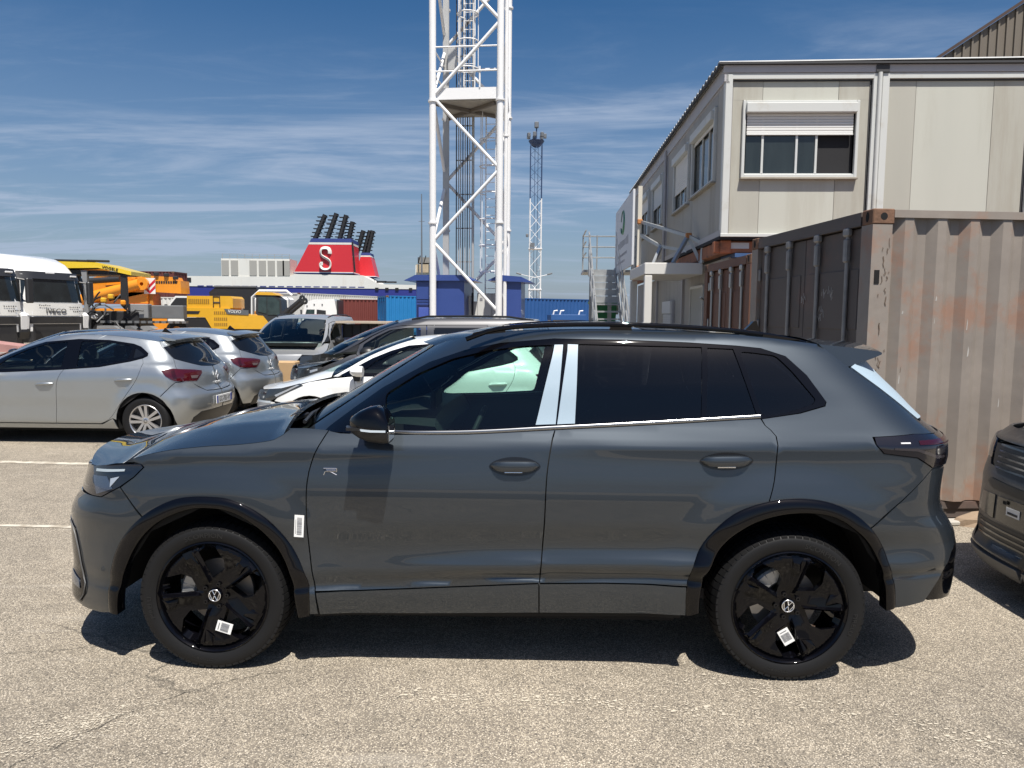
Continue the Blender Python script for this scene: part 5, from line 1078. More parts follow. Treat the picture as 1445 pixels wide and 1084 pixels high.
# ------------------------------------------------------------------ the port yard: containers, offices, mast, ship, machines
def corrug(L, z0, z1, y, d, pitch=.278, outer=.072, slope=.068, x0=0., x1=None):
    """trapezoid sheet along x facing -y: crests at y, valleys at y + d"""
    x1 = L if x1 is None else x1; xs = [(x0, y + d)]; x = x0 + .04
    while x + pitch < x1:
        xs += [(x, y + d), (x + slope, y), (x + slope + outer, y), (x + 2 * slope + outer, y + d)]; x += pitch
    xs.append((x1, y + d)); return xs
def container(name, label, loc, rz, L, W, H, m, md, group=None, doors=True, door_detail=True, cat='container', mark=None, bars=None, inner=None, pitch=.278):
    t = thing(name, label, cat, loc, rz, group); e = .012
    b = M(); xs = corrug(L - .30, .17, H - .07, .010, .050, pitch, pitch * .26, pitch * .245, x0=.17, x1=L - .16)
    b.grid(np.array([[(x, y, z) for x, y in xs] for z in (.16, H - .06)]), flip=False); b.build('side_wall', m, t)
    b = M(); b.grid(np.array([[(x, W - y, z) for x, y in xs] for z in (.16, H - .06)]), flip=True); b.build('side_wall', m, t)
    b = M(); ys = corrug(W, .17, H - .07, 0, .036, pitch, pitch * .26, pitch * .245, x0=.17, x1=W - .16)
    b.grid(np.array([[(L - y - .012, x, z) for x, y in ys] for z in (.16, H - .06)]), flip=False); b.build('end_wall', m, t)
    M().box((L/2, W/2, H - .03), (L - .1, W - .04, .03)).build('roof', m, t); M().box((L/2, W/2, .12), (L - .1, W - .1, .06)).build('floor', md, t)
    for y in (.03, W - .03):
        M().box((L/2, y, H - .035), (L - .36, .06, .06)).build('top_rail', m, t); M().box((L/2, y + (.06 if y < 1 else -.06), .085), (L - .36, .05, .15)).build('bottom_rail', md, t)
    for x in (.03, L - .03):
        M().box((x, W/2, H - .06), (.06, W - .36, .11)).build('header', m if x > 1 else md, t); M().box((x, W/2, .08), (.06, W - .36, .15)).build('sill', m if x > 1 else md, t)
    for x, y in ((.085, .085), (L - .085, .085), (.085, W - .085), (L - .085, W - .085)): M().box((x, y, H/2), (.165, .165, H - .24)).build('corner_post', m, t)
    rust = mat('casting_rust', (.16, .085, .05), .8, var=.3, vs=14, bump=.4, bs=40); hole = mat('inner_black', (.004, .004, .004), .9)
    for x in (.09, L - .09):
        for y in (.08, W - .08):
            for z in (.06, H - .058):
                c = M().box((x, y, z), (.182, .166, .122), bev=.008).build('corner_casting', rust, t); q = M()
                sx = -1 if x < 1 else 1; sy = -1 if y < 1 else 1
                q.lathe([(0, 0), (.030, 0)], (x, y + sy * .084, z), 'y', 14); 
                ell = [(.025 * math.cos(a), .042 * math.sin(a)) for a in np.linspace(0, 2*math.pi, 15)[:-1]]
                q.poly([(x + sx * .0925, y + sx * -p[0], z + p[1]) for p in ell]); q.build('casting_hole', hole, c)
    if doors:
        for k in (0, 1):
            y0 = .17 if not k else W/2 + .005; y1 = W/2 - .005 if not k else W - .17
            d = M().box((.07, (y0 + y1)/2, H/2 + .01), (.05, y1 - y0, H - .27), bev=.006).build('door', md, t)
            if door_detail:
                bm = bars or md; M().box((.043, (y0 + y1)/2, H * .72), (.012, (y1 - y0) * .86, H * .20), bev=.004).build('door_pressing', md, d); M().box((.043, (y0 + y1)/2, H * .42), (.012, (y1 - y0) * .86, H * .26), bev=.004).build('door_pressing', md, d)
                for f in (.22, .72):
                    yb = y0 + (y1 - y0) * (f if not k else f + .05); b = M().tube([(.018, yb, .18), (.018, yb, H - .16)], .018, 8); b.build('lock_bar', bm, d, smooth=50)
                    
                    for zz, sy, sz in ((H - .145, .09, .07), (H - .30, .055, .20), (.24, .09, .07)): M().box((.010, yb, zz), (.05, sy, sz), bev=.012).build('bar_cam', bm, d, smooth=30)
                    b = M().box((.008, yb + .16, 1.05), (.02, .36, .035), bev=.006); b.build('door_lever', bm, d)
                for z in (.4, 1.0, 1.6, 2.15): M().box((.03, .165 if not k else W - .165, z), (.03, .06, .13), bev=.01).build('hinge', bm, d)
    return t
def office():
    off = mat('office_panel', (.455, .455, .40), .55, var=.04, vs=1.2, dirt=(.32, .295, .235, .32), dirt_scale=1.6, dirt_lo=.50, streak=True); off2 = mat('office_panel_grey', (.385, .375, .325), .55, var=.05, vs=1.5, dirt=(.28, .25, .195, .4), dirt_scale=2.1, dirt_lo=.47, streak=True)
    white = mat('office_white', (.53, .54, .52), .45, dirt=(.40, .36, .29, .5), dirt_scale=2.5, dirt_lo=.54); grey = mat('office_fascia', (.40, .39, .40), .5, var=.06); blk = mat('roof_edge', (.04, .04, .042), .6); dk = mat('room_dark', (.01, .01, .012), .8); wg = mat('office_glass', (.022, .028, .028), .05, 0, 0, .7, var=.35, vs=5, streak=True); alu = mat('window_alu', (.62, .62, .60), .35, .2)
    sh = mat('shutter', (.66, .66, .64), .5); dirty = mat('sill_dirt', (.30, .27, .22), .7, var=.2, vs=5)
    t = thing('office_building', 'two storey building of stacked off-white office modules, blinds half down', 'building', (3.15, 11.4, 0), R(-2.4)); z0, z1 = 2.92, 5.44; mw = 2.30; D = 11.6
    # front: two and a half modules of the upper floor
    for k in range(3):
        x0 = k * mw
        for x in (x0 + .005, x0 + mw - .125): M().box((x + .06, .03, (z0 + z1)/2 - .05), (.105, .06, z1 - z0 - .15), bev=.006).build('corner_post', white, t)
        M().box((x0 + mw/2, .035, z1 - .16), (mw - .02, .06, .085), bev=.005).build('top_beam', white, t); M().box((x0 + mw/2, .025, z0 + .015), (mw - .01, .07, .05), bev=.005).build('floor_beam', white, t)
        M().box((x0 + mw/2, .05, z1 - .215), (mw - .25, .03, .022)).build('shadow_gap', blk, t)
        for xx in (x0 + .122, x0 + mw - .142): M().box((xx, .055, (z0 + z1)/2 - .10), (.016, .02, z1 - z0 - .26)).build('panel_trim', blk if xx > x0 + 1 else grey, t)
        seams = (.135, .58, 1.70, mw - .145) if k == 0 else ((.135, .53, 1.66, mw - .145)); a0, a1 = z0 + .045, z1 - .228
        for i in range(3):
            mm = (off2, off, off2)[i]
            spans = [(a0, a1)]
            if k == 0: spans = [(a0, 3.77), (4.945, a1)]
            for lo, hi in spans: M().box((x0 + (seams[i] + seams[i+1])/2, .075 + (.002 if i == 1 else 0), (lo + hi)/2), (seams[i+1] - seams[i] - .006, .04, hi - lo)).build('wall_panel', mm, t)
        if k == 0:
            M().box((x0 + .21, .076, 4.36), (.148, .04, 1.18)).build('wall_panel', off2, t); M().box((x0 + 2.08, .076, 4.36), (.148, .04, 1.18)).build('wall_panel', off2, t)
    M().box((D*.0 + 3.45, .02, z1 - .06), (6.95, .06, .105)).build('fascia', grey, t); M().box((2.3, .01, z1 - .065), (.19, .07, .10)).build('joint_cover', blk, t)
    M().tube([(2.27, -.01, z0), (2.27, -.01, z1 - .12)], .032, 10).build('drain_pipe', white, t, smooth=50)
    # big window
    def window(c, w, h, face, shutter, panes, open_last=False, box=.14, frame=white, nslat=None):
        """face 0: on the front (x right), 1: on the left side (y into depth). c = lower left corner (u, z)"""
        P = (lambda u, d, z: (u, -d, z)) if face == 0 else (lambda u, d, z: (-d, u, z)); S = (lambda u, d, z: (u, d, z)) if face == 0 else (lambda u, d, z: (d, u, z)); base = -.095 if face == 0 else -.06
        u0, zb = c; b = M(); f = .045
        for cu, cz, su, sz in ((u0 + f/2, zb + h/2, f, h), (u0 + w - f/2, zb + h/2, f, h), (u0 + w/2, zb + h - f/2, w - 2*f, f), (u0 + w/2, zb + f/2, w - 2*f, f)): b.box(P(cu, base + .06, cz), S(su, .06, sz), bev=.006)
        o = b.build('window', frame, t); M().box(P(u0 + w/2, base + .07, zb - .015), S(w + .02, .10, .03), bev=.005).build('window_sill', dirty, o)
        bx = M().box(P(u0 + w/2, base + .085, zb + h - f - box/2), S(w - 2*f, .11, box), bev=.008).build('shutter_box', frame, o)
        top = zb + h - f - box; ns = max(1, int(shutter / .042)); iu = w - 2*f - .05
        for i in range(ns): M().box(P(u0 + w/2, base + .045, top - .021 - i * .042), S(iu, .016, .039), bev=.006).build('shutter_slat', sh, o)
        if ns: M().box(P(u0 + w/2, base + .050, top - ns * .042 - .012), S(iu, .024, .022), bev=.004).build('shutter_slat', sh, o)
        gb, gt = zb + f, top; us = [u0 + f + .02]; tot = sum(panes)
        for q in panes: us.append(us[-1] + q / tot * (w - 2*f - .04))
        M().box(P(u0 + w/2, base - .03, (gb + gt)/2), S(w - 2*f, .02, gt - gb)).build('room_shade', dk, o)
        for i, q in enumerate(panes):
            if not (open_last and i == len(panes) - 1): M().box(P((us[i] + us[i+1])/2, base + .012, (gb + gt)/2), S(us[i+1] - us[i] - .02, .006, gt - gb)).build('pane', wg, o)
            if i: M().box(P(us[i], base + .022, (gb + gt)/2), S(.035, .03, gt - gb), bev=.004).build('mullion', alu if i == 2 and face == 0 else frame, o)
        M().box(P(u0 + w/2, base + .022, gb + .012), S(w - 2*f, .03, .022)).build('sash_rail', frame, o)
        return o
    window((.285, 3.80), 1.72, 1.13, 0, .30, (1.0, 2.0, 1.15, 2.1), True)
    # left side, in the shade: wall panels, joints, windows
    side_shaded = mat('office_side_shaded', (.36, .345, .31), .6, var=.07, vs=1.5, dirt=(.24, .22, .18, .5), dirt_scale=2.0, dirt_lo=.5, streak=True)  # shaded copy of the wall colour, darkened to deepen the shade here
    wall_side = [(.13, .50), (.50, 2.32), (2.32, 2.60), (2.60, 4.20), (4.20, 5.10), (5.30, 5.60), (5.60, 7.20), (7.20, 7.85), (7.85, 9.5), (9.5, D - .1)]
    wins = {1: (3.83, 4.98, .0), 3: (3.80, 4.95, .60), 6: (3.80, 4.95, .50), 8: (3.80, 4.95, .30)}
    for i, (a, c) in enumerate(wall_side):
        for lo, hi in (([(z0 + .1, z1 - .26)] if i not in wins else [(z0 + .1, wins[i][0] - .03), (wins[i][1], z1 - .26)])): M().box((.045, (a + c)/2, (lo + hi)/2), (.05, c - a - .008, hi - lo)).build('wall_panel', side_shaded, t)
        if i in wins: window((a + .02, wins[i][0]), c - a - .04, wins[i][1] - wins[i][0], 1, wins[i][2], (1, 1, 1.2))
    for y in (.06, 5.15, 5.25, D - .05): M().box((.05, y, (z0 + z1)/2 - .05), (.09, .09, z1 - z0 - .14), bev=.006).build('corner_post', white if y < 1 else grey, t)
    M().tube([(-.03, 5.20, z0), (-.03, 5.20, z1 - .12)], .035, 8).build('drain_pipe', grey, t, smooth=50)
    M().box((.02, D/2, z1 - .12), (.06, D, .23)).build('fascia', grey, t); M().box((.04, D/2, z1 - .25), (.05, D, .03)).build('top_beam', grey, t); M().box((.03, D/2, z0 + .05), (.06, D - .1, .09)).build('floor_beam', grey, t)
    # roof: ribbed sheet with its edge over the side wall
    b = M(); n = 52; ys = []
    for i in range(n):
        y = -.06 + i * (D + .1) / n; p = (D + .1) / n; ys += [(y, 0), (y + p*.25, .035), (y + p*.55, .035), (y + p*.8, 0)]
    b.grid(np.array([[(x, y, z1 + .02 + z + .01 * (x + .1)) for y, z in ys] for x in (-.10, 7.0)]), flip=True); b.grid(np.array([[(-.10, y, z1 + dz + z) for y, z in ys] for dz in (0, .02)]), flip=True); b.build('roof', mat('roof_sheet', (.52, .52, .50), .5, .3, var=.1), t)
    M().box((3.45, .0, z1 + .012), (7.1, .12, .03)).build('roof_edge', blk, t); M().box((-.07, D/2, z1 + .0), (.04, D + .05, .04)).build('roof_edge', blk, t)
    M().box((3.5, D/2 + .1, (z0 + z1)/2), (6.8, D - .5, z1 - z0 - .2)).build('inner_wall', dk, t); M().box((3.5, D/2, z0 - .02), (7.0, D - .02, .05)).build('floor', dk, t)
    # steel frame between the storeys and the lower storey
    ru = mat('beam_orange', (.34, .13, .065), .75, var=.2, vs=4, dirt=(.13, .07, .045, .8), dirt_scale=5, dirt_lo=.5); lower = mat('lower_wall', (.36, .345, .315), .6, var=.07, vs=2, dirt=(.2, .18, .15, .5), dirt_scale=2, streak=True); blue = mat('blue_steel', (.035, .085, .20), .5, var=.1)
    M().box((3.4, .22, 2.77), (6.9, .14, .18), bev=.01).build('steel_beam', ru, t); M().box((.12, D/2, 2.77), (.16, D - .2, .20), bev=.01).build('steel_beam', ru, t); M().box((.34, .14, 2.79), (.28, .02, .09)).build('beam_plate', white, t)
    M().box((3.5, .34, 1.30), (6.6, .1, 2.55)).build('lower_front_wall', blue, t); M().box((3.5, .5, 2.64), (6.5, .9, .06)).build('lower_roof', blue, t)
    for a, c in ((.28, 2.0), (2.0, 3.2), (3.2, 4.7), (4.7, 6.4), (6.4, 8.3), (8.3, D - .1)): M().box((.26, (a + c)/2, 1.33), (.08, c - a - .01, 2.60)).build('wall_panel', lower, t)
    for y in (3.95, 7.4): M().box((.20, y, 1.33), (.06, .10, 2.62)).build('corner_post', grey, t)
    for (y0, y1, za, zb_) in ((4.95, 6.1, .75, 2.05),):
        o = M().box((.19, (y0 + y1)/2, (za + zb_)/2), (.07, y1 - y0, zb_ - za), bev=.01).build('window', grey, t); M().box((.15, (y0 + y1)/2, zb_ - .15), (.08, y1 - y0 - .06, .28), bev=.01).build('shutter_box', sh, o)
        for i in range(22): M().box((.145, (y0 + y1)/2, zb_ - .32 - i * .042), (.02, y1 - y0 - .14, .038), bev=.006).build('shutter_slat', sh, o)
    g = M().box((.205, 1.9, 1.15), (.03, 1.9, 2.2)).build('door', dk, t); bar = M().tube([(.16, 0, .12), (.16, 0, 2.22)], .014, 6)
    first = None
    for i in range(12):
        y = 1.85 + i * .085
        if first is None: first = bar.build('bar', white, g, loc=(0, y, 0))
        else: link('bar', first.data, g, (0, y, 0))
    for z in (.14, 2.24): M().box((.16, 2.35, z), (.04, 1.1, .05)).build('bar_frame', white, g)
    for y in (1.80, 2.90): M().box((.16, y, 1.19), (.04, .05, 2.1)).build('bar_frame', white, g)
    b = M().tube([(.10, 1.30, 1.95), (-.05, 1.05, 2.02)], .02, 6).build('door_stay', white, g)
    # canopy over the ground floor entrance with its bracing frame
    ct = mat('canopy_white', (.60, .59, .56), .5, dirt=(.38, .34, .28, .5), dirt_scale=3, dirt_lo=.55); c = thing('canopy', 'white flat canopy on posts over the ground floor door of the office', 'canopy', (2.30, 12.9, 0), R(-2.4))
    M().box((.48, 1.1, 2.52), (1.0, 2.2, .20), bev=.01).build('canopy_roof', ct, c)
    for x, y in ((.05, .06), (.05, 2.1)): M().box((x, y, 1.2), (.13, .13, 2.4), bev=.008).build('post', ct, c)
    ga = mat('galvanised', (.42, .43, .43), .42, .6, var=.12, vs=6); rs = mat('rust_patch', (.40, .17, .06), .8)
    f = thing('bracing_frame', 'galvanised steel bracing frame standing on the canopy and carrying the sign', 'frame', (2.30, 12.9, 2.62), R(-2.4)); q = lambda p: tuple(p)
    M().box((.14, 2.12, .83), (.08, .08, 1.66)).build('post', mat('frame_cream', (.55, .52, .45), .55), f)
    for a, e in (((.16, 2.1, .96), (.78, .35, .50)), ((.16, 2.1, .70), (.48, 1.5, .42)), ((.78, .35, .50), (.98, .0, .33)), ((.48, 1.5, .42), (.96, 1.2, .30)), ((.78, .35, .50), (.48, .10, .0)), ((.48, 1.5, .42), (.28, 1.2, .0)), ((.78, .35, .48), (1.0, .30, .02)), ((.98, .0, .36), (.96, .02, .0)), ((.16, 2.1, .03), (.95, 2.1, .03))): M().tube([a, e], .040, 4).build('brace', ga, f)
    for p in ((.14, 2.07, .96), (.14, 2.07, .04), (.78, .33, .50)): M().box(p, (.10, .09, .09), bev=.01).build('joint_plate', rs, f)
    s = thing('sign_board', 'white company sign seen almost edge-on beside the office', 'sign', (2.62, 16.2, 0), R(-2.4)); sw = mat('sign_white', (.60, .62, .66), .5)
    M().box((-.02, 1.9, 3.62), (.05, 3.8, 1.62), bev=.006).build('board', sw, s); gm = mat('sign_green', (.08, .25, .16), .5); tm = mat('sign_grey', (.25, .25, .28), .5)
    b = M(); b.tube([(-.052, 1.9 + .36 * math.cos(a), 3.95 + .28 * math.sin(a)) for a in np.linspace(.2, 5.9, 24)], [.055 - .04 * abs(i - 15) / 15 for i in range(24)], 4, sq=(1, .2)); b.build('emblem', gm, s)
    r_ = random.Random(8)
    for z, hh, n, y0, y1 in ((3.45, .20, 9, .7, 3.1), (3.18, .07, 14, 1.0, 2.9), (3.02, .06, 10, 1.4, 3.3)):
        for i in range(n): y = y0 + (y1 - y0) * (i + .5) / n; M().box((-.047, y, z), (.004, (y1 - y0) / n * r_.uniform(.45, .75), hh * r_.uniform(.6, 1.))).build('lettering', tm, s)
    # outside stair
    st = thing('steel_staircase', 'grey steel outside staircase with railings left of the office', 'stairs', (1.86, 15.6, 0), R(-2.4)); n = 16
    for k in range(n):
        z = 2.92 * (k + 1) / n; y = k * .27; M().box((.34, y + .13, z - .02), (.62, .26, .04)).build('step', ga, st)
        if k >= n - 5: M().box((.34, y, z - .09), (.62, .012, .14)).build('riser', ga, st)
    for x in (.02, .68): M().prism([(-.05, .02), (.12, -.02), (n * .27 + .1, 2.80), (n * .27 + .1, 2.97), (n * .27 - .1, 2.97)], x - .018, x + .018, 'x').build('stringer', ga, st)
    for x in (-.02, .70):
        for h_ in (.35, .68, 1.0): M().tube([(x, .1, h_ + .15), (x, n * .27, 2.92 + h_)], .022, 6).build('handrail', ga, st)
        for k in range(0, n + 1, 3): M().tube([(x, k * .27, 2.92 * k / n), (x, k * .27, 2.92 * k / n + 1.08)], .026, 6).build('baluster', ga, st)
    M().box((.65, n * .27 + .75, 2.90), (1.6, 1.5, .06)).build('landing', ga, st)
    for h_ in (.45, .75, 1.05): M().tube([(-.1, n * .27 + 1.5, 2.92 + h_), (1.4, n * .27 + 1.5, 2.92 + h_)], .02, 6).build('handrail', ga, st); M().tube([(-.1, n * .27, 2.92 + h_), (-.1, n * .27 + 1.5, 2.92 + h_)], .02, 6).build('handrail', ga, st)
    for x in (-.1, .3, .9, 1.4): M().tube([(x, n * .27 + 1.5, 2.92), (x, n * .27 + 1.5, 4.0)], .022, 6).build('baluster', ga, st)
    for x in (.1, .62): M().box((x, n * .27 + .7, 1.45), (.10, .10, 2.85)).build('post', ga, st)
    b = M().prism([(-.30, 0), (.30, 0), (.37, 1.15), (-.37, 1.15)], -.32, .32); w = b.build('waste_bin', mat('bin_green', (.03, .20, .075), .5), None, loc=(2.62, 21.6, .9)); tag(w, 'green plastic bin on a block behind the steel staircase', 'bin')
    M().box((0, 0, 1.18), (.80, .74, .07), bev=.02).build('bin_lid', mat('bin_green', (.03, .20, .075), .5), w); M().box((0, 0, -.45), (.9, .9, .9)).build('plinth', mat('concrete', (.38, .36, .32), .8, var=.1), w)
    M().box((.40, 0, 1.0), (.05, .5, .3)).build('bin_side', mat('bin_pale', (.45, .5, .45), .5), w)
    # brown ribbed hall behind
    wm = mat('hall_brown', (.15, .13, .105), .55, .2, var=.10, vs=.6, dirt=(.14, .11, .08, .6), dirt_scale=1.5, streak=True); hl = thing('ribbed_hall', 'tall brown corrugated hall with sloping roof edge behind the office', 'building', (13.6, 26, 0), R(-2.4)); b = M(); x = 0.; xs = []
    while x < 14: xs += [(x, .06), (x + .17, .06), (x + .19, 0), (x + .25, 0), (x + .27, .06)]; x += .28
    b.grid(np.array([[(x, y, 0 if k == 0 else 9.95 + .672 * x) for x, y in xs] for k in (0, 1)])); b.build('wall_sheet', wm, hl); b = M()
    b.add([(-.1, -.08, 9.90), (14.2, -.08, 9.90 + 9.61), (14.2, -.08, 10.02 + 9.61), (-.1, -.08, 10.02), (-.1, 20, 9.90), (14.2, 20, 9.90 + 9.61), (14.2, 20, 10.02 + 9.61), (-.1, 20, 10.02)], [(0, 1, 2, 3), (3, 2, 6, 7), (0, 3, 7, 4), (4, 7, 6, 5), (1, 5, 6, 2), (0, 4, 5, 1)]); b.build('roof', mat('hall_roof', (.05, .03, .025), .7, var=.2), hl)
    M().box((7, 10, 4.9), (13.9, 19.6, 9.7)).build('hall_body', wm, hl)
def lattice(t, w, z0, z1, step, r, rd, m, flip=0, base=(0, 0), faces=(0, 1, 2, 3), legname='leg', ph=0.):
    c = [(0, 0), (w, 0), (w, w), (0, w)]
    for x, y in c: M().tube([(x, y, z0), (x, y, z1)], r, 14 if r > .08 else 6).build(legname, m, t, smooth=50)
    for f in faces:
        a, e = c[f], c[(f + 1) % 4]; k = flip + (f % 2); z = z0 + ph
        while z < z1 - .2:
            zt = min(z + step, z1); p, q = ((a, e) if k % 2 else (e, a)); M().tube([(*p, z), (*q, zt)], rd, 8 if rd > .03 else 4).build('diagonal', m, t, smooth=50 if rd > .03 else None); k += 1; z = zt
def masts():
    wh = mat('mast_white', (.76, .75, .72), .42, var=.03, vs=2, dirt=(.5, .47, .40, .4), dirt_scale=3, dirt_lo=.58); t = thing('lattice_mast', 'tall white tubular lattice mast rising out of the picture between blue kiosks', 'tower', (-2.80, 26, 0), R(-6.2)); w = 2.33
    lattice(t, w, 0, 16.2, 2.44, .118, .060, wh, flip=1, ph=1.8 - 2.44 + 0.)
    for z in (9.0, 4.9, 12.9):
        for x, y in ((0, 0), (w, 0), (0, w), (w, w)): M().lathe([(.12, -.03), (.16, -.03), (.16, .03), (.12, .03)], (x, y, z - .03), 'z', 16).build('flange', wh, t, smooth=30)
    M().box((w/2, .06, 9.22), (w - .24, .05, .38)).build('platform_fascia', wh, t); M().box((w/2, w/2, 9.02), (w - .2, w - .2, .05)).build('platform', mat('platform_under', (.30, .28, .24), .7, var=.2), t); M().box((w/2, w - .05, 9.22), (w - .24, .05, .38)).build('platform_fascia', wh, t)
    for a, e in (((.1, .2), (w - .2, w - .2)), ((.1, w - .2), (w - .2, .2))): M().box(((a[0] + e[0])/2, (a[1] + e[1])/2, 8.93), (2.8, .10, .12), rz=math.atan2(e[1] - a[1], e[0] - a[0])).build('platform_joist', mat('joist', (.14, .12, .10), .7), t)
    for z in (9.95, 10.75):
        for y in (.0, w): M().tube([(0, y, z), (w, y, z)], .028, 8).build('guard_rail', wh, t, smooth=50)
        for x in (0, w): M().tube([(x, 0, z), (x, w, z)], .028, 8).build('guard_rail', wh, t, smooth=50)
    M().tube([(1.62, .03, 9.4), (1.62, .03, 10.1)], .03, 6).build('rail_post', wh, t)
    grey = mat('mast_grey', (.45, .45, .44), .5, .3); dk = mat('cable_black', (.02, .02, .025), .6)
    M().box((.06, w - .3, 8.1), (.22, .12, 16.2)).build('cable_duct', grey, t); M().box((.34, w - .5, 10.95), (.34, .16, .80), bev=.02).build('junction_box', grey, t)
    cab = M().tube([(0, 0, 0), (0, 0, 16.2)], .022, 5); f0 = cab.build('cable', dk, t, loc=(.42, w - .15, 0)); lt = cab.build('cable', grey, t, loc=(.50, w - .12, 0))
    for i in range(5): link('cable', (f0 if i % 2 else lt).data, t, (.58 + i * .085, w - .15, 0))
    M().tube([(1.06, w - .2, 0), (1.06, w - .2, 16.2)], .05, 6).build('cable_duct', grey, t)
    for z in np.arange(1.2, 16, 1.25): M().box((.72, w - .08, z), (.66, .03, .04)).build('cable_bracket', grey, t)
    M().tube([(w + .14, .55, 0), (w + .14, .55, 16.2)], .07, 10).build('conduit', wh, t, smooth=50); M().lathe([(.07, -.02), (.10, -.02), (.10, .02), (.07, .02)], (w + .14, .55, 7.9), 'z', 12).build('conduit_flange', wh, t)
    def ladder(x, y, za, zb, cage=True):
        for dx in (-.20, .20): M().tube([(x + dx, y, za), (x + dx, y, zb)], .024, 6).build('ladder_rail', wh, t)
        z = za + .2
        while z < zb: M().tube([(x - .2, y, z), (x + .2, y, z)], .014, 5).build('rung', wh, t); z += .30
        if cage:
            z = za + 1.4
            while z < zb: M().tube([(x + .38 * math.sin(a), y - .34 + .36 * -math.cos(a) * 1. + .0, z) for a in np.linspace(-2.6, 2.6, 13)], .025, 5).build('cage_hoop', wh, t); z += .95
            for a in (-1.9, -.7, .7, 1.9): M().tube([(x + .38 * math.sin(a), y - .34 - .36 * math.cos(a), za + 1.3), (x + .38 * math.sin(a), y - .34 - .36 * math.cos(a), zb)], .016, 5).build('cage_strap', wh, t)
    ladder(1.75, w - .25, 1.9, 9.0); ladder(.95, w - .45, 9.1, 16.2)
    # kiosks at the foot of the mast
    bl = mat('kiosk_blue', (.030, .062, .235), .42, 0, .3, var=.05, vs=2); bd = mat('kiosk_blue_dark', (.010, .018, .08), .5)
    def kiosk(label, x, y, w_, d_, hh, lean, group, front=True):
        k = thing('blue_kiosk', label, 'kiosk', (x, y, 0), R(-6.2), group); M().box((w_/2, d_/2, hh/2), (w_, d_, hh), bev=.01).build('body', bl, k); b = M()
        b.add([(-.42, -.12, hh - .06 + lean), (w_ + .42, -.12, hh - .06 - lean), (w_ + .42, d_ + .1, hh - .06 - lean), (-.42, d_ + .1, hh - .06 + lean), (-.0, -.12, hh + .14 + lean), (w_ + .0, -.12, hh + .14 - lean), (w_, d_ + .1, hh + .14 - lean), (0, d_ + .1, hh + .14 + lean)], [(0, 1, 5, 4), (1, 2, 6, 5), (2, 3, 7, 6), (3, 0, 4, 7), (4, 5, 6, 7), (3, 2, 1, 0)]); b.build('roof', bl, k)
        if front:
            M().box((.33, -.012, 2.55), (.60, .03, .62), bev=.006).build('upper_panel', bl, k); M().box((.33, -.006, 2.18), (.60, .02, .05)).build('ledge', bl, k); M().box((.33, -.012, 1.55), (.48, .04, .80), bev=.01).build('cabinet_door', mat('kiosk_pale', (.06, .10, .38), .45), k); M().box((.33, -.004, 1.05), (.60, .012, 2.0)).build('recess', bd, k); M().lathe([(0, -.05), (.03, -.05), (.03, 0)], (.33, -.0, 1.25), 'y', 8).build('lock', bd, k); M().box((.55, -.05, 2.35), (.12, .08, .05)).build('lamp', wh, k)
        return k
    kiosk('blue kiosk under a flat overhanging roof, left of the mast ladder', -3.42, 26.25, 1.72, 1.7, 2.95, .0, 'blue kiosks at the foot of the mast'); kiosk('narrow blue kiosk right of the mast, roof plate sticking out to the right', -.48, 26.35, .78, 1.5, 2.95, .03, 'blue kiosks at the foot of the mast', False)
    gm = mat('cabinet_grey', (.60, .60, .58), .5); k = thing('grey_cabinet', 'pale grey switch cabinet standing between the two blue kiosks', 'cabinet', (-1.35, 27.2, 0), R(-6.2)); M().box((.32, .3, 1.25), (.55, .6, 2.5), bev=.01).build('cabinet_body', gm, k); M().box((.75, .3, 1.25), (.30, .6, 2.5), bev=.01).build('cabinet_body', gm, k); M().box((.32, -.012, 1.25), (.50, .02, 2.4), bev=.004).build('cabinet_door', gm, k); M().box((.20, -.028, 2.28), (.10, .01, .10)).build('warning_plate', mat('sign_grey', (.25, .25, .28), .5), k)
    k = thing('control_panel', 'pale panel with dark pipes beside the left blue kiosk', 'cabinet', (-1.66, 27.0, 0), R(-6.2)); M().box((.06, .2, 1.2), (.12, .3, 2.4)).build('column', gm, k); M().box((.36, .4, 1.1), (.36, .3, 2.2)).build('panel', gm, k); M().tube([(.2, .0, 0), (.2, 0, 2.5)], .04, 8).build('pipe', dk, k)
    # floodlight mast far behind: white below, dark blue above
    f = thing('floodlight_mast', 'slim far floodlight mast, white below and dark blue lattice on top', 'tower', (1.55, 70, 0), 0); mw = 1.06; nv = mat('mast_navy', (.03, .06, .14), .5)
    lattice(f, mw, 0, 12.6, 1.25, .055, .03, wh, legname='leg'); b0 = f
    for x, y in ((0, 0), (mw, 0), (mw, mw), (0, mw)): M().tube([(x, y, 12.6), (x, y, 17.6)], .045, 6).build('upper_leg', nv, f)
    for i, z in enumerate(np.arange(12.6, 17.5, 1.0)):
        for fa in range(4):
            c = [(0, 0), (mw, 0), (mw, mw), (0, mw)]; a, e = c[fa], c[(fa + 1) % 4]; M().tube([(*a, z + (1 if i % 2 else 0)), (*e, z + (0 if i % 2 else 1))], .022, 4).build('upper_diagonal', nv, f)
    for dx in (.42, .72): M().tube([(dx, mw, 0), (dx, mw, 17.6)], .022, 4).build('ladder_rail', nv, f)
    for z in (4.2, 8.0): M().box((mw/2, mw/2, z), (mw + .2, mw + .2, .10)).build('platform', wh, f)
    M().lathe([(.3, 17.4), (.55, 17.6), (.75, 17.95), (.70, 18.0), (.5, 17.68), (.3, 17.5)], (mw/2, mw/2, 0), 'z', 12).build('head_frame', nv, f); fl = mat('floodlight_grey', (.20, .21, .22), .4, .4)
    for a in np.linspace(0, 2*math.pi, 8)[:-1]: M().box((mw/2 + .80 * math.cos(a), mw/2 + .80 * math.sin(a), 18.4), (.28, .30, .42), rz=a, bev=.05).build('floodlight', fl, f)
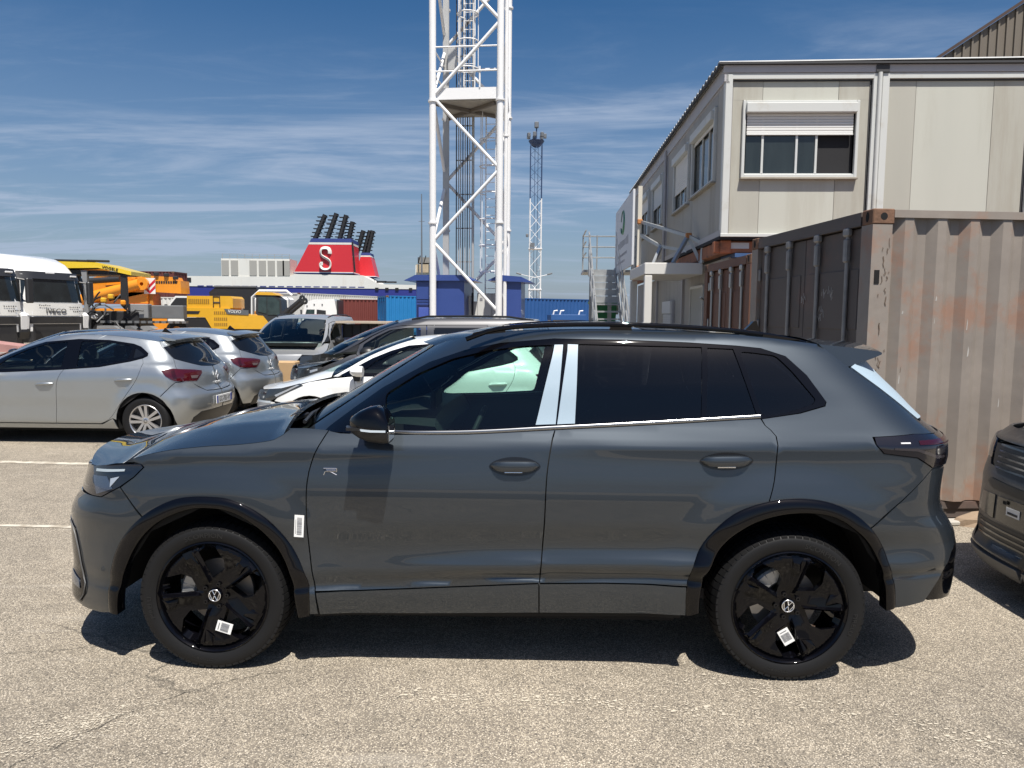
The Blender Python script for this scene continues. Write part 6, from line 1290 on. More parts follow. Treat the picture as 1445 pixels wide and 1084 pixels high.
    M().box((mw/2, mw/2, 19.4), (.40, .4, .55), bev=.06).build('floodlight', fl, f); M().tube([(mw/2, mw/2, 17.6), (mw/2, mw/2, 19.6)], .06, 6).build('head_pole', nv, f)
    for s_, a in ((-1, -.9), (1, mw + .75)): M().tube([(mw/2, 0, 5.3), (a, 0, 5.6)], .03, 5).build('lamp_arm', wh, f); M().box((a + s_ * .1, 0, 5.65), (.5, .22, .14), ry=-s_ * .25, bev=.04).build('side_lamp', fl, f)
    M().box((-.25, 0, 9.2), (.25, .25, .3), bev=.05).build('side_lamp', fl, f); M().box((.25, -.1, 8.3), (.4, .3, .4)).build('junction_box', fl, f)
    a = thing('antenna_mast', 'thin grey antenna pole above a small ship bridge', 'antenna', (-23.9, 195, 0), 0); M().tube([(0, 0, 10), (0, 0, 33)], [.25, .12], 6).build('pole', fl, a); M().tube([(-.8, 0, 26), (.8, 0, 26)], .08, 4).build('spreader', fl, a)
def ship():
    wh = mat('ship_white', (.66, .65, .60), .5, var=.05, vs=.15, dirt=(.48, .38, .26, .5), dirt_scale=.25, dirt_lo=.56, streak=True); bl = mat('ship_blue', (.022, .030, .20), .45, 0, .2, var=.05, vs=.1); rd = mat('funnel_red', (.55, .022, .032), .45, 0, .2); nv = mat('funnel_navy', (.035, .055, .21), .5); bk = mat('exhaust_black', (.012, .012, .014), .6); gy = mat('vent_grey', (.33, .32, .29), .7)
    t = thing('ferry', 'large blue and white ferry with red funnels behind the parked machines', 'ship', (0, 200, -3.0), 0)
    b = M().box((-62, 8, 5.9), (76, 16, 12.1)); b.build('hull', bl, t); M().prism([(-100, 12.0), (-24, 11.6), (-24, 12.7), (-36, 12.9), (-40.5, 15.2), (-58.8, 15.4), (-60, 14.7), (-100, 14.6)], -.15, 16).build('upper_deck', wh, t)
    h = M().box((-69.2, 3.5, 17.0), (18.4, 7, 4.8)).build('deckhouse', wh, t)
    for i, x in enumerate((-77.3, -74.8, -69.8, -67.3, -64.9, -62.4, -60.9)): M().box((x, -.1, 16.9), (1.9, .2, 4.0)).build('louvre', gy, h)
    for x in np.arange(-78, -59.5, 2.0): M().tube([(x, 0, 19.4), (x, 0, 20.6)], .06, 4).build('rail_post', gy, h)
    for z in (20.0, 20.6): M().tube([(-78.3, 0, z), (-60, 0, z)], .05, 4).build('rail', gy, h)
    M().box((-87.5, -.2, 13.6), (2.0, .1, 1.2)).build('side_opening', bk, t)
    def funnel(x0, x1, xt0, xt1, zb, zt, y, d, S=True):
        f = M(); lerp = lambda a, c, k: a + (c - a) * k
        def band(name, za, zc, m, o=0.):
            ka, kc = (za - zb)/(zt - zb), (zc - zb)/(zt - zb); q = M().prism([(lerp(x0, xt0, ka) - o, za), (lerp(x1, xt1, ka) + o, za), (lerp(x1, xt1, kc) + o, zc), (lerp(x0, xt0, kc) - o, zc)], y - o, y + d + o); return q.build(name, m, t)
        H = zt - zb; band('funnel_base', zb, zb + H * .045, wh, .02); band('funnel_line', zb + H*.0, zb + H * .02, nv, .05); r = band('funnel', zb + H * .045, zb + H * .83, rd); band('funnel_band', zb + H * .83, zb + H * .89, wh, .03); band('funnel_top', zb + H * .89, zt, nv, .04); return r
    f1 = funnel(-59.0, -43.0, -54.0, -43.4, 15.6, 24.9, 0, 9); f2 = funnel(-44.5, -38.6, -42.5, -40.3, 15.2, 22.0, 9.2, 6)
    # letter S with serifs, a small crown-like dot at its lower left
    c = (-50.3, 19.6); k = .95; pts = [(1.55, 1.3), (1.55, 2.0), (.9, 2.9), (-.9, 2.9), (-1.6, 2.1), (-1.55, 1.1), (-.9, .5), (.9, -.4), (1.5, -1.1), (1.5, -2.2), (.8, -2.9), (-.8, -2.9), (-1.5, -2.1), (-1.5, -1.3)]
    M().tube([(c[0] + x * k * .86, -.22, c[1] + z * k) for x, z in smooth_line(pts, .25)], .74, 6, sq=(1, .25)).build('funnel_letter', wh, f1); M().box((c[0] - 1.05, -.25, c[1] - 1.35), (.75, .1, .9)).build('funnel_letter', wh, f1)
    for n, (xb, y, z0_, ln, dx) in enumerate([(-53.6, 2, 24.8, 6.6, 2.4), (-50.3, 2, 24.8, 7.0, 2.2), (-47.2, 3, 24.8, 6.7, 1.6), (-45.2, 5, 24.8, 5.2, 1.0), (-44.0, 10, 22.0, 6.2, 1.6), (-42.2, 11, 22.0, 6.3, 1.5), (-41.2, 11, 22.0, 6.3, 1.3)]):
        p = M().tube([(xb, y, z0_), (xb + dx * 1.2, y, z0_ + ln)], .66, 8).build('exhaust_pipe', bk, t)
        for j in range(6): kx = (j + .8)/6.4; M().box((xb + dx * kx - .1, y, z0_ + ln * kx), (2.5, 1.2, .22)).build('pipe_step', bk, p)
    for z in (26.3, 27.8, 29.3): M().tube([(-53.0 + (z - 24.8) * .34, 2, z), (-46.4 + (z - 24.8) * .25, 3, z)], .09, 4).build('pipe_tie', bk, t)
    for z in (23.5, 25, 26.5): M().tube([(-44 + (z - 22) * .25, 10, z), (-41.0 + (z - 22) * .22, 11, z)], .09, 4).build('pipe_tie', bk, t)
    M().tube([(-43.0, -.3, 24.0), (-42.4, -.3, 16.0)], .25, 5).build('funnel_ladder', bk, t)
    for x, w_, hh in ((-40.5, 2.2, 1.0), (-38.2, 1.6, .7), (-35.5, 2.6, .5), (-33, 3.0, .4)): M().box((x, 1, 13.0 + hh/2 + .3), (w_, 1, hh)).build('deck_gear', bk if w_ > 2.3 else wh, t)
    for x in (-36.6, -33.9, -31.2, -27.5): M().box((x, -.2, 11.6), (.9, .2, .7)).build('fairlead', bk, t)
    for x in np.arange(-84, -40, 2.4): M().box((x, -.17, 12.05), (1.7, .05, .22)).build('deck_scupper', bl, t)
    M().box((-24.6, 4, 15.5), (3.6, 5, 5.4)).build('bridge', wh, t); M().box((-24.3, 3, 17.2), (3.2, 6.4, 2.2)).build('bridge_louvre', mat('bridge_buff', (.45, .36, .24), .7, var=.2, vs=1), t); M().box((-23.6, 2.5, 19.4), (4.0, 5, 1.5)).build('bridge_platform', mat('bridge_grey', (.22, .21, .19), .7, var=.3, vs=1), t)
    for x in (-25.5, -24, -22.5): M().tube([(x, 0, 18.4), (x + .6, 0, 20.6)], .12, 4).build('bridge_strut', bk, t)
def truck(label, loc, yaw, extra=True):
    wh = mat('truck_white', (.80, .80, .79), .35, 0, .8, var=.02); bk = mat('truck_black', (.022, .022, .024), .45, 0, .3); gl = mat('truck_glass', (.016, .020, .022), .04, 0, 0, .7, var=.5, vs=1.2); gy = mat('truck_grey', (.62, .61, .58), .5); dk = mat('ink', (.05, .05, .05), .7)
    t = thing('lorry', label, 'truck', loc, yaw, 'white lorries parked in a row'); W = 1.22
    # cab: side outline swept across, narrowing a little towards the front edge
    prof = [(0.02, .95), (-.02, 1.55), (.06, 2.05), (.22, 2.95), (.36, 3.10), (.62, 3.38), (1.05, 3.58), (1.7, 3.70), (2.25, 3.66), (2.25, .95)]
    b = M(); ys = [-1, -.93, -.75, 0, .75, .93, 1]; rows = []
    for y in ys:
        e = max(0, (abs(y) - .75)/.25); rows.append([(x + (.22 * e * e if x < 1.2 else 0), y * W * (1 - .04 * max(0, (z - 2.6))), z - (.16 * e * e if z > 3.0 else 0)) for x, z in prof])
    b.grid(np.array(rows), flip=False); b.poly([p for p in rows[0]]); b.poly([p for p in rows[-1]][::-1]); b.build('cab', wh, t, smooth=38)
    b = M(); f = lambda z: np.interp(z, [.95, 1.55, 2.05, 2.95, 3.1], [.02, -.02, .06, .22, .36])
    def face(name, z0, z1, w0, w1, m, o=.02, n=9):
        b = M(); R_ = []
        for z, w_ in ((z0, w0), (z1, w1)):
            r = []
            for s_ in np.linspace(-1, 1, n): e = max(0, (abs(s_ * w_) - .75 * W)/(.25 * W)); r.append((f(z) - o + .22 * e * e, s_ * w_, z))
            R_.append(r)
        A = np.array(R_); Bk = A + np.array([.06, 0, 0]); b.grid(A, flip=True); b.grid(np.stack([A[1], Bk[1]]), flip=True); b.grid(np.stack([Bk[0], A[0]]), flip=True); return b.build(name, m, t, smooth=30)
    face('windscreen', 1.98, 2.82, 1.16, 1.10, gl); face('sun_visor', 2.80, 3.06, 1.20, 1.16, bk, .07); face('front_panel', 1.50, 1.95, 1.10, 1.14, gy, .03); face('grille', 1.22, 1.46, 1.02, 1.06, bk, .03); face('bumper', .55, 1.20, 1.18, 1.2, bk, .0)
    for s_ in (-1, 1):
        M().prism([(.02, .95), (-.05, 1.5), (.10, 1.62), (.45, 1.55), (.50, .95)], s_ * 1.05, s_ * 1.245).build('corner_deflector', wh, t); M().prism([(.10, .70), (.0, .95), (.03, 1.25), (.22, 1.30), (.28, .75)], s_ * 1.02, s_ * 1.25).build('headlight', bk, t)
        M().prism([(.42, 2.02), (.52, 2.78), (1.45, 2.78), (1.50, 1.95)], s_ * 1.17, s_ * 1.238).build('side_window', gl, t); M().prism([(.30, 1.0), (.42, 1.95), (1.52, 1.93), (1.52, 1.0)], s_ * 1.2, s_ * 1.235).build('door', wh, t)
        M().box((.05, s_ * 1.42, 2.35), (.16, .24, .85), bev=.04).build('wing_mirror', bk, t); M().tube([(.3, s_ * 1.2, 2.75), (.1, s_ * 1.4, 2.7)], .03, 5).build('mirror_arm', bk, t)
        for x in (.95, 4.6): M().lathe([(.28, -.14), (.46, -.14), (.5, -.1), (.5, .14), (.28, .14)], (x, s_ * 1.05, .5), 'y', 24).build('wheel', mat('tyre_rubber', (.0095, .0095, .010), .55, 0, 0, .25), t)
    M().box((.25, .0, 3.02), (.06, .36, .06), bev=.02).build('marker_lamp', mat('lamp_white', (.6, .6, .6), .1, 0, 1.), t); M().box((.17, -.85, 2.94), (.05, .26, .07), bev=.02).build('marker_lamp', mat('lamp_white', (.6, .6, .6), .1, 0, 1.), t)
    text('maker_lettering', 'IVECO', .24, dk, t, (-.055, .05, 1.66), (R(90), 0, R(-90)), ext=.01, sx=1.15)
    r_ = random.Random(4)
    for y, z in ((.50, 1.86), (-.66, 1.80), (-.80, 1.66)):
        for i in range(6): M().box((-.036, y - .22 + i * .075, z + r_.uniform(-.01, .01)), (.010, .030, r_.uniform(.03, .055)), rx=r_.uniform(-.5, .5)).build('pen_mark', dk, t)
    M().box((3.6, 0, .8), (5.0, .9, .35)).build('chassis', bk, t); M().box((2.55, 0, 2.0), (.5, 2.2, 2.2)).build('side_fairing', bk, t)
    return t
def machines():
    yl = mat('machine_yellow', (.66, .36, .022), .42, 0, .4, var=.05, vs=2); yp = mat('paver_yellow', (.72, .50, .02), .42, 0, .4); org = mat('crane_orange', (.72, .26, .012), .42, 0, .4, var=.06, vs=1); bk = mat('machine_black', (.02, .02, .022), .5); gy = mat('machine_grey', (.13, .135, .14), .5, var=.1, vs=2); wh = mat('paint_white', (.74, .74, .72), .45); gl = mat('cab_glass', (.03, .05, .05), .04, 0, 0, .7, var=.5, vs=2); rd = mat('sign_red', (.50, .015, .03), .5); chrome = mat('rod_steel', (.5, .5, .5), .2, 1.); lg = mat('screed_grey', (.22, .225, .23), .5, var=.08, vs=2)
    truck('white lorry cab with high roof, the right one of the pair, facing right', (-17.0, 27.6, 0), R(160)).scale = (1.05, 1.05, 1.03); truck('white lorry cab cut off by the left picture edge', (-17.45, 24.6, 0), R(158)).scale = (1.05, 1.05, 1.03)
    # road paver
    t = thing('road_paver', 'road paver with yellow canopy on dark posts behind the white lorries', 'paver', (-19.6, 31.5, 0), R(6)); b = M().prism([(-.4, 3.62), (-.3, 3.82), (2.0, 3.78), (3.35, 3.42), (3.35, 3.26), (2.0, 3.56), (-.4, 3.50)], -.2, 2.0); b.build('canopy', yp, t)
    M().prism([(-.2, 3.48), (2.2, 3.46), (3.0, 3.28), (-.2, 3.28)], .0, 1.8).build('canopy_lining', bk, t)
    for x, y in ((.2, 0), (.9, .1), (1.5, .0)): M().tube([(x, y, 3.86), (x + .9, y, 3.85)], .05, 6).build('roof_bar', bk, t)
    M().prism([(1.28, 3.45), (1.52, 3.45), (1.50, 2.35), (1.25, 1.6), (.75, 1.2), (.75, .9), (1.5, .9), (1.55, 1.6)], -.12, .10).build('canopy_post', lg, t); M().prism([(2.88, 3.32), (3.10, 3.28), (3.12, 2.0), (3.0, 1.8), (2.84, 2.0)], -.12, .05).build('canopy_post', bk, t); M().prism([(.25, 3.45), (.42, 3.45), (.75, 2.2), (.60, 2.2)], 1.5, 1.7).build('canopy_post', bk, t)
    M().prism([(.1, 2.1), (.62, 2.1), (.45, 2.95), (.18, 3.0)], .1, .4).build('side_shield', org, t); M().box((1.7, 1.1, 1.1), (3.4, 1.6, 1.3), bev=.05).build('body', bk, t)
    M().box((3.35, .6, 1.75), (.85, .5, .62), bev=.03).build('screed_box', lg, t); M().box((4.55, .7, 1.72), (1.35, .5, .58), bev=.03).build('screed_box', gy, t)
    for i, (x, w_) in enumerate(((2.5, 1.0), (3.4, .55), (4.1, .7))): M().prism([(x - w_/2, .62), (x + w_/2, .62), (x + w_/2, .95), (x + w_/2 - .25, 1.12), (x - w_/2 + .1, 1.12)], -.7, -.1).build('walkway', lg if i != 1 else gy, t)
    for x in np.arange(2.0, 5.4, .28): M().box((x, .2, 1.28), (.18, .3, .10)).build('screed_plate', gy, t)
    M().box((4.75, -.4, .85), (1.05, .3, .34)).build('warning_board', org, t); r_ = random.Random(5)
    for i in range(16):
        p = (r_.uniform(1.4, 3.1), r_.uniform(-.3, .3), r_.uniform(1.3, 2.3)); q = (p[0] + r_.uniform(-.6, .6), p[1] + r_.uniform(-.3, .3), p[2] + r_.uniform(-.5, .5)); M().tube([p, ((p[0] + q[0])/2, p[1], (p[2] + q[2])/2 + .12), q], .035, 5).build('hose', bk if i % 3 else gy, t)
    for x, z in ((2.45, 2.35), (2.95, 2.1), (2.15, 2.2), (1.75, 1.5)): M().box((x, -.1, z), (.22, .25, .22), bev=.05).build('control_unit', (org, wh, yl, yl)[int(x * 3) % 4], t)
    text('canopy_lettering', 'VOGELE', .18, bk, t, (2.5, -.215, 3.53), (R(90), R(11), 0), ext=.01)
    # mobile crane
    c = thing('mobile_crane', 'orange mobile crane with a red and white chevron board behind the paver', 'crane', (-22.6, 41, 0), 0)
    M().prism([(-1.2, 2.2), (-1.2, 3.4), (.0, 3.75), (2.6, 3.72), (2.6, 3.0), (1.4, 2.9), (.5, 2.2)], 0, 1.2).build('superstructure', org, c); M().prism([(.2, 3.2), (2.4, 3.35), (2.4, 2.75), (.4, 2.3)], -.2, .05).build('boom_cheek', org, c); M().prism([(2.3, 3.72), (3.9, 3.65), (4.0, 3.45), (4.3, 3.45), (4.32, 2.75), (2.3, 2.85)], -.1, 1.0).build('counterweight', org, c)
    M().prism([(1.9, 2.9), (2.7, 2.75), (2.75, 1.9), (1.9, 2.0)], -.05, .9).build('winch_housing', mat('crane_shadow', (.42, .17, .02), .5), c); M().box((1.3, .2, 2.5), (2.4, .8, .7), bev=.05).build('engine_cover', org, c); M().tube([(-1.0, -.45, 2.35), (2.2, -.35, 3.25)], .30, 14).build('luffing_cylinder', org, c, smooth=50); M().tube([(-.9, -.5, 3.35), (1.2, -.5, 3.5)], .16, 10).build('hydraulic_line', bk, c, smooth=50); M().lathe([(.10, -.1), (.34, -.1), (.34, .1)], (2.35, -.4, 3.25), 'y', 18).build('pivot', org, c, smooth=40)
    ch = thing('chevron_board', 'red and white chevron warning board on the orange crane', 'sign', (-19.95, 40.8, 3.15), 0); M().box((0, 0, 0), (.62, .04, .86)).build('board', wh, ch)
    for i in range(-2, 3):
        z = i * .34
        for s_ in (-1, 1):
            pts = [(0, z - .10), (s_ * .31, z + .21), (s_ * .31, z + .39), (0, z + .08)]; pts = [(x, min(max(q, -.43), .43)) for x, q in pts]
            if max(p[1] for p in pts) - min(p[1] for p in pts) > .1 and len(set(pts)) == 4: M().prism(pts, -.028, -.021).build('stripe', rd, ch)
    for x, z in ((1.75, 3.55), (2.1, 3.55), (3.0, 3.8), (3.55, 3.75), (2.2, 3.1), (4.05, 3.6)): M().box((x, -.12, z), (.25, .2, .18), bev=.03).build('fitting', bk if x > 2.5 else org, c)
    M().box((1, .6, 1.3), (8.5, 2, 1.2)).build('carrier', org, c)
    for i in range(11): M().box((2.75 + i * .13, -.108, 3.36), (.09, .02, .13)).build('crane_lettering', bk, c)
    for x in (-2, 0.2, 2.4, 4.2): M().lathe([(.3, -.2), (.62, -.2), (.66, .2), (.3, .2)], (x, -.3, .66), 'y', 20).build('wheel', mat('tyre_rubber', (.0095, .0095, .010), .55, 0, 0, .25), c)
    # tracked excavator without its boom
    e = thing('tracked_excavator', 'yellow tracked excavator without boom, grey band with maker lettering on its flank', 'excavator', (-15.85, 35.6, 0), R(2)); e.scale = (.77, .85, .96)
    M().prism([(.0, 1.55), (.02, 2.02), (2.85, 2.02), (3.1, 1.75), (4.9, 1.65), (5.3, 1.25), (5.2, .98), (1.75, .98), (1.35, 1.55)], 0, 2.3).build('lower_body', yl, e); M().prism([(.2, 2.02), (.22, 2.62), (2.9, 2.62), (3.05, 2.5), (3.05, 2.02)], .1, 2.1).build('engine_hood', yl, e)
    M().prism([(2.55, 1.98), (4.05, 1.92), (4.05, 1.68), (2.75, 1.72)], -.03, .01).build('name_band', mat('band_grey', (.10, .11, .12), .5), e); text('maker_lettering', 'VOLVO', .22, wh, e, (3.2, -.045, 1.84), (R(90), R(2), 0), ext=.008, sx=1.1)
    M().prism([(.15, 1.72), (.18, 1.86), (1.05, 1.86), (.95, 1.72)], -.02, .01).build('intake', bk, e); M().prism([(.0, 1.53), (1.3, 1.53), (1.7, .98), (.2, .98)], .03, 2.2).build('counterweight', bk, e)
    for i in range(11): M().box((.35 + i * .12, .09, 2.35), (.07, .03, .22)).build('louvre', mat('louvre_brown', (.28, .15, .02), .5), e)
    for z in (1.78, 1.47, 1.20):
        for i in range(7): M().box((1.95 + i * .12, -.005, z), (.07, .02, .15)).build('louvre', mat('louvre_brown', (.28, .15, .02), .5), e)
    M().tube([(1.85, .08, 2.05), (1.85, .08, 2.6), (2.25, .08, 2.6), (2.25, .08, 2.05)], .03, 5).build('ladder', bk, e); M().tube([(1.85, .08, 2.3), (2.25, .08, 2.3)], .03, 5).build('ladder', bk, e)
    M().prism([(4.45, 1.75), (4.5, 2.72), (5.6, 2.70), (6.05, 2.45), (6.1, 1.6), (5.2, 1.3)], .1, 1.3).build('cab', mat('cab_dark', (.03, .032, .034), .4), e); M().prism([(4.40, 2.70), (4.6, 2.85), (5.5, 2.83), (5.85, 2.68)], .05, 1.35).build('cab_roof', yl, e); M().prism([(4.62, 1.85), (4.66, 2.6), (5.15, 2.6), (5.15, 1.75)], .07, .1).build('window', gl, e); M().prism([(5.2, 1.7), (5.2, 2.6), (5.55, 2.6), (5.95, 2.4), (5.95, 1.7)], .07, .1).build('window', gl, e)
    for dy, dz in ((-.2, 0), (.35, -.12)): M().tube([(5.4, dy, 1.15 + dz), (6.6, dy, 1.95 + dz)], .16, 10).build('cylinder', bk, e, smooth=50); M().tube([(6.5, dy, 1.9 + dz), (7.4, dy, 2.5 + dz)], .11, 10).build('cylinder_rod', bk, e, smooth=50); M().lathe([(.07, -.12), (.17, -.12), (.17, .12), (.07, .12)], (7.45, dy, 2.53 + dz), 'y', 14).build('rod_eye', bk, e, smooth=40)
    for y in (-.1, 1.8):
        M().prism([(.6, .45), (.9, .12), (5.4, .12), (5.8, .45), (5.5, .82), (.9, .82)], y, y + .6).build('track', bk, e)
        for i in range(7): M().lathe([(.05, -.02), (.16, -.02), (.16, 0)], (1.3 + i * .62, y - .01, .45), 'y', 12).build('track_roller', gy, e)
    M().box((2.9, 1.2, .9), (4.6, 2.0, .18)).build('slew_deck', gy, e)
    d = thing('black_skip', 'black tipping body standing behind the yellow excavator', 'skip', (-17.6, 43, 0), 0); M().prism([(.2, 1.2), (0, 2.9), (.4, 3.22), (2.7, 3.2), (3.2, 2.6), (3.0, 1.2)], 0, 2).build('skip_body', bk, d); M().prism([(.3, 3.2), (2.75, 3.2), (2.75, 3.28), (.3, 3.28)], -.05, .1).build('skip_rim', gy, d)
    w = thing('white_machine', 'white machine hood with black roll frame behind the excavator', 'machine', (-14.5, 41, 0), 0); M().box((1.15, .5, 1.85), (1.9, 1.4, 1.5), bev=.12).build('hood', wh, w); M().tube([(.05, 0, 1.0), (.10, 0, 2.6), (.5, 0, 2.95), (2.0, 0, 2.95), (2.3, 0, 2.7)], .07, 8).build('roll_frame', wh, w, smooth=50); M().box((.35, .1, 2.0), (.4, .5, 1.2), bev=.05).build('engine_block', gy, w); M().box((.5, -.1, 1.7), (.5, .3, .4), bev=.1).build('orange_part', org, w)
    v = thing('white_van_cab', 'small dark windowed white cab between paver and excavator', 'truck', (-18.7, 40, 0), 0); M().prism([(0, 1.2), (.1, 2.1), (.5, 2.6), (1.6, 2.6), (1.6, 1.2)], 0, 1.8).build('cab', wh, v); M().prism([(.15, 1.75), (.25, 2.15), (.55, 2.5), (1.5, 2.5), (1.5, 1.75)], -.02, .02).build('window', bk, v); M().box((.05, -.15, 1.9), (.14, .14, .5), bev=.03).build('wing_mirror', bk, v)
def yard():
    c1 = mat('container_taupe', (.245, .212, .182), .6, var=.14, vs=2.2, dirt=(.30, .145, .085, .62), dirt_scale=1.5, dirt_lo=.49, bump=.2, bs=9); c1d = mat('container_door_shaded', (.088, .072, .064), .6, var=.12, vs=2, dirt=(.16, .09, .07, .5), dirt_scale=1.5); barm = mat('bar_galvanised', (.26, .25, .24), .5, .4, var=.2, vs=9)  # c1d: shaded door end, its shade put into the darker colour
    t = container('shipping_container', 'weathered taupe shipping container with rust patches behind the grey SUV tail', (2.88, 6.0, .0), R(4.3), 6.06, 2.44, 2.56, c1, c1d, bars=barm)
    # rust scrapes on the near corner post, slots, printed marks on the doors
    sl = mat('inner_black', (.004, .004, .004), .9)
    for z in (2.02, .78): M().box((.055, .0005, z), (.042, .006, .11)).build('post_slot', sl, t)
    rs = mat('scrape_rust', (.12, .085, .06), .85); r_ = random.Random(11)
    for i in range(26):
        x, z = r_.uniform(.09, .155) if i % 3 else r_.uniform(.06, .15), r_.uniform(.7, 2.3); hh = r_.uniform(.015, .09); b = M(); q = [(x + r_.uniform(-.007, .007), z + hh * k) for k in (-.5, -.2, .1, .5)]; w_ = r_.uniform(.002, .005)
        b.poly([(p[0] - w_, -.0015, p[1]) for p in q] + [(p[0] + w_ * r_.uniform(.4, 1), -.0015, p[1]) for p in q[::-1]]); b.build('paint_scrape', rs, t)
    pw = mat('faded_print', (.30, .29, .28), .7); r_ = random.Random(6)
    for yc, zc, w_, hh, n in ((.76, 1.90, .20, .09, 12), (.87, 1.73, .14, .10, 12), (1.21, 1.87, .09, .08, 7)):
        for i in range(n): M().box((.0355, yc + r_.uniform(-w_, w_) / 2, zc + r_.uniform(-hh, hh) / 2), (.002, .006, r_.uniform(.03, .075)), rx=r_.uniform(-.7, .7)).build('chalk_mark', pw, t)
    ws_ = mat('scuff_pale', (.42, .40, .37), .8)
    for i in range(46):
        k = r_.randint(0, 13); x = .17 + .04 + k * .278 + .068 + .036 + r_.uniform(-.03, .03); z = r_.uniform(.25, 2.35) if i % 2 else r_.uniform(.6, 1.5); hh = r_.uniform(.006, .05); w_ = r_.uniform(.002, .009)
        M().poly([(x - w_, .0085, z - hh), (x + w_ * .6, .0085, z - hh * .8), (x + w_, .0085, z + hh * .3), (x, .0085, z + hh)]).build('paint_scrape', rs if i % 3 == 0 else ws_, t)
    M().tube([(1.17, .03, .34), (1.20, .005, .345)], .012, 6).build('lashing_lug', mat('casting_rust', (.16, .085, .05), .8), t)
    c2 = mat('container_rust_brown', (.135, .060, .036), .6, var=.15, vs=1.5, dirt=(.10, .045, .03, .7), dirt_scale=1.3, dirt_lo=.5, streak=True); container('shipping_container', 'rust brown shipping container standing behind the taupe one, silver lock bars', (3.0, 9.42, -.0), R(.2), 6.06, 2.2, 2.49, c2, c2, bars=mat('bar_silver', (.42, .42, .40), .4, .6))
    b = M(); r_ = random.Random(2); lp = lambda z, k: [(.34 * k * math.cos(a) * r_.uniform(.8, 1.15), .12 * k * math.sin(a) * r_.uniform(.8, 1.1), z) for a in np.linspace(0, 2*math.pi, 11)[:-1]]
    A = [lp(0, 1), lp(.06, .9), lp(.10, .5)]; b.grid(np.array([a + [a[0]] for a in A]), flip=False); b.poly(A[-1]); o = b.build('rubble', mat('rubble_brown', (.26, .19, .13), .9, bump=.6, bs=20), None, loc=(3.95, 5.95, 0)); tag(o, 'low heap of brown rubble at the foot of the taupe container', 'rubble')
    b = M().box((0, 0, .02), (2.6, .10, .04), bev=.01); o = b.build('kerb_beam', mat('concrete', (.38, .36, .32), .8, var=.1), None, loc=(4.6, 6.02, .0), rot=(0, 0, R(4.3))); tag(o, 'low pale concrete beam along the foot of the taupe container', 'kerb')
    bc = mat('container_blue', (.012, .17, .42), .5, var=.06, vs=1, dirt=(.30, .42, .5, .5), dirt_scale=.8, dirt_lo=.62); br = mat('container_brown', (.15, .035, .028), .55, var=.1, vs=1); wc = mat('container_white', (.60, .60, .57), .5, var=.05, vs=1, dirt=(.40, .37, .32, .5), dirt_scale=.6); nb = mat('container_navy', (.020, .085, .26), .5, var=.08, vs=.8); mr = mat('container_maroon', (.10, .025, .022), .6, var=.1)
    container('shipping_container', 'bright blue shipping container left of the blue kiosks', (-8.45, 49.5, .35), R(24), 6.06, 2.44, 2.62, bc, bc, bars=bc); container('shipping_container', 'dark brown shipping container right behind the white truck cab', (-12.6, 54, .0), R(14), 6.06, 2.44, 2.80, br, br, bars=br)
    container('shipping_container', 'long white corrugated container beyond the truck cab', (-17.3, 60, .3), R(62), 12.2, 2.44, 3.1, wc, wc, door_detail=False); container('shipping_container', 'white container behind the right flank of the bright blue one', (-6.9, 52, .2), R(20), 3.0, 2.44, 2.55, wc, wc, door_detail=False)
    container('shipping_container', 'dark maroon container on top of the stack beyond the paver canopy', (-30.3, 60, 2.6), R(0), 2.95, 2.44, 2.42, mr, mr, door_detail=False); k = container('shipping_container', 'white container with big red letters below the orange crane', (-25.0, 50, 0), R(0), 6.0, 2.44, 2.75, wc, wc, door_detail=False); text('container_lettering', '/VL', 1.5, mat('sign_red', (.50, .015, .03), .5), k, (3.0, -.01, 1.75), (R(90), 0, 0), ext=.01, sx=1.3)
    container('shipping_container', 'navy blue corrugated container right of the mast foot', (.62, 48, .0), R(28), 6.06, 2.44, 2.85, nb, nb, bars=nb, doors=False)
    cb = thing('blue_cabin', 'low blue cabin with a cream lower wall beside the navy container', 'cabin', (2.28, 44, 0), R(4)); M().box((1.05, 1, 1.62), (2.1, 2, .34), bev=.02).build('roof_band', nb, cb); M().box((1.05, 1.02, .72), (2.0, 1.9, 1.44)).build('wall', mat('cream_wall', (.62, .52, .38), .6), cb); M().box((.06, .02, .72), (.12, .06, 1.44)).build('corner', nb, cb)
    for x in (.2, .6, 1.75): M().tube([(x, .5, 1.78), (x + .05, .5, 2.0), (x + .25, .5, 2.02)], .05, 6).build('vent_pipe', mat('mast_white', (.76,) * 3, .42), cb)
    sh = thing('far_shed', 'far grey shed roof with a pale gable right of the mast', 'building', (3.0, 95, 0), 0); M().prism([(-2, 0), (-2, 3.4), (9.0, 3.55), (9.0, 0)], 0, 18).build('roof', mat('shed_grey', (.25, .26, .27), .6, var=.1, vs=.5), sh); M().prism([(4.2, 2.2), (4.8, 3.6), (9.6, 3.6), (9.6, 2.2)], -3, -.1).build('pale_gable', mat('shed_pale', (.55, .54, .46), .6), sh); M().box((6.8, -1.4, 1.1), (5.5, 2.4, 2.2)).build('wall', mat('shed_wall', (.40, .40, .36), .7), sh)
    # white tractor unit beyond the grey van
    wh = mat('truck_white', (.80, .80, .79), .35, 0, .8, var=.02); bk = mat('truck_black', (.022, .022, .024), .45, 0, .3); gl = mat('cab_glass', (.03, .05, .05), .04, 0, 0, .7, var=.5, vs=2); t = thing('tractor_unit', 'white tractor unit seen from its left side, before the brown container', 'truck', (-13.5, 47, 0), R(4)); 
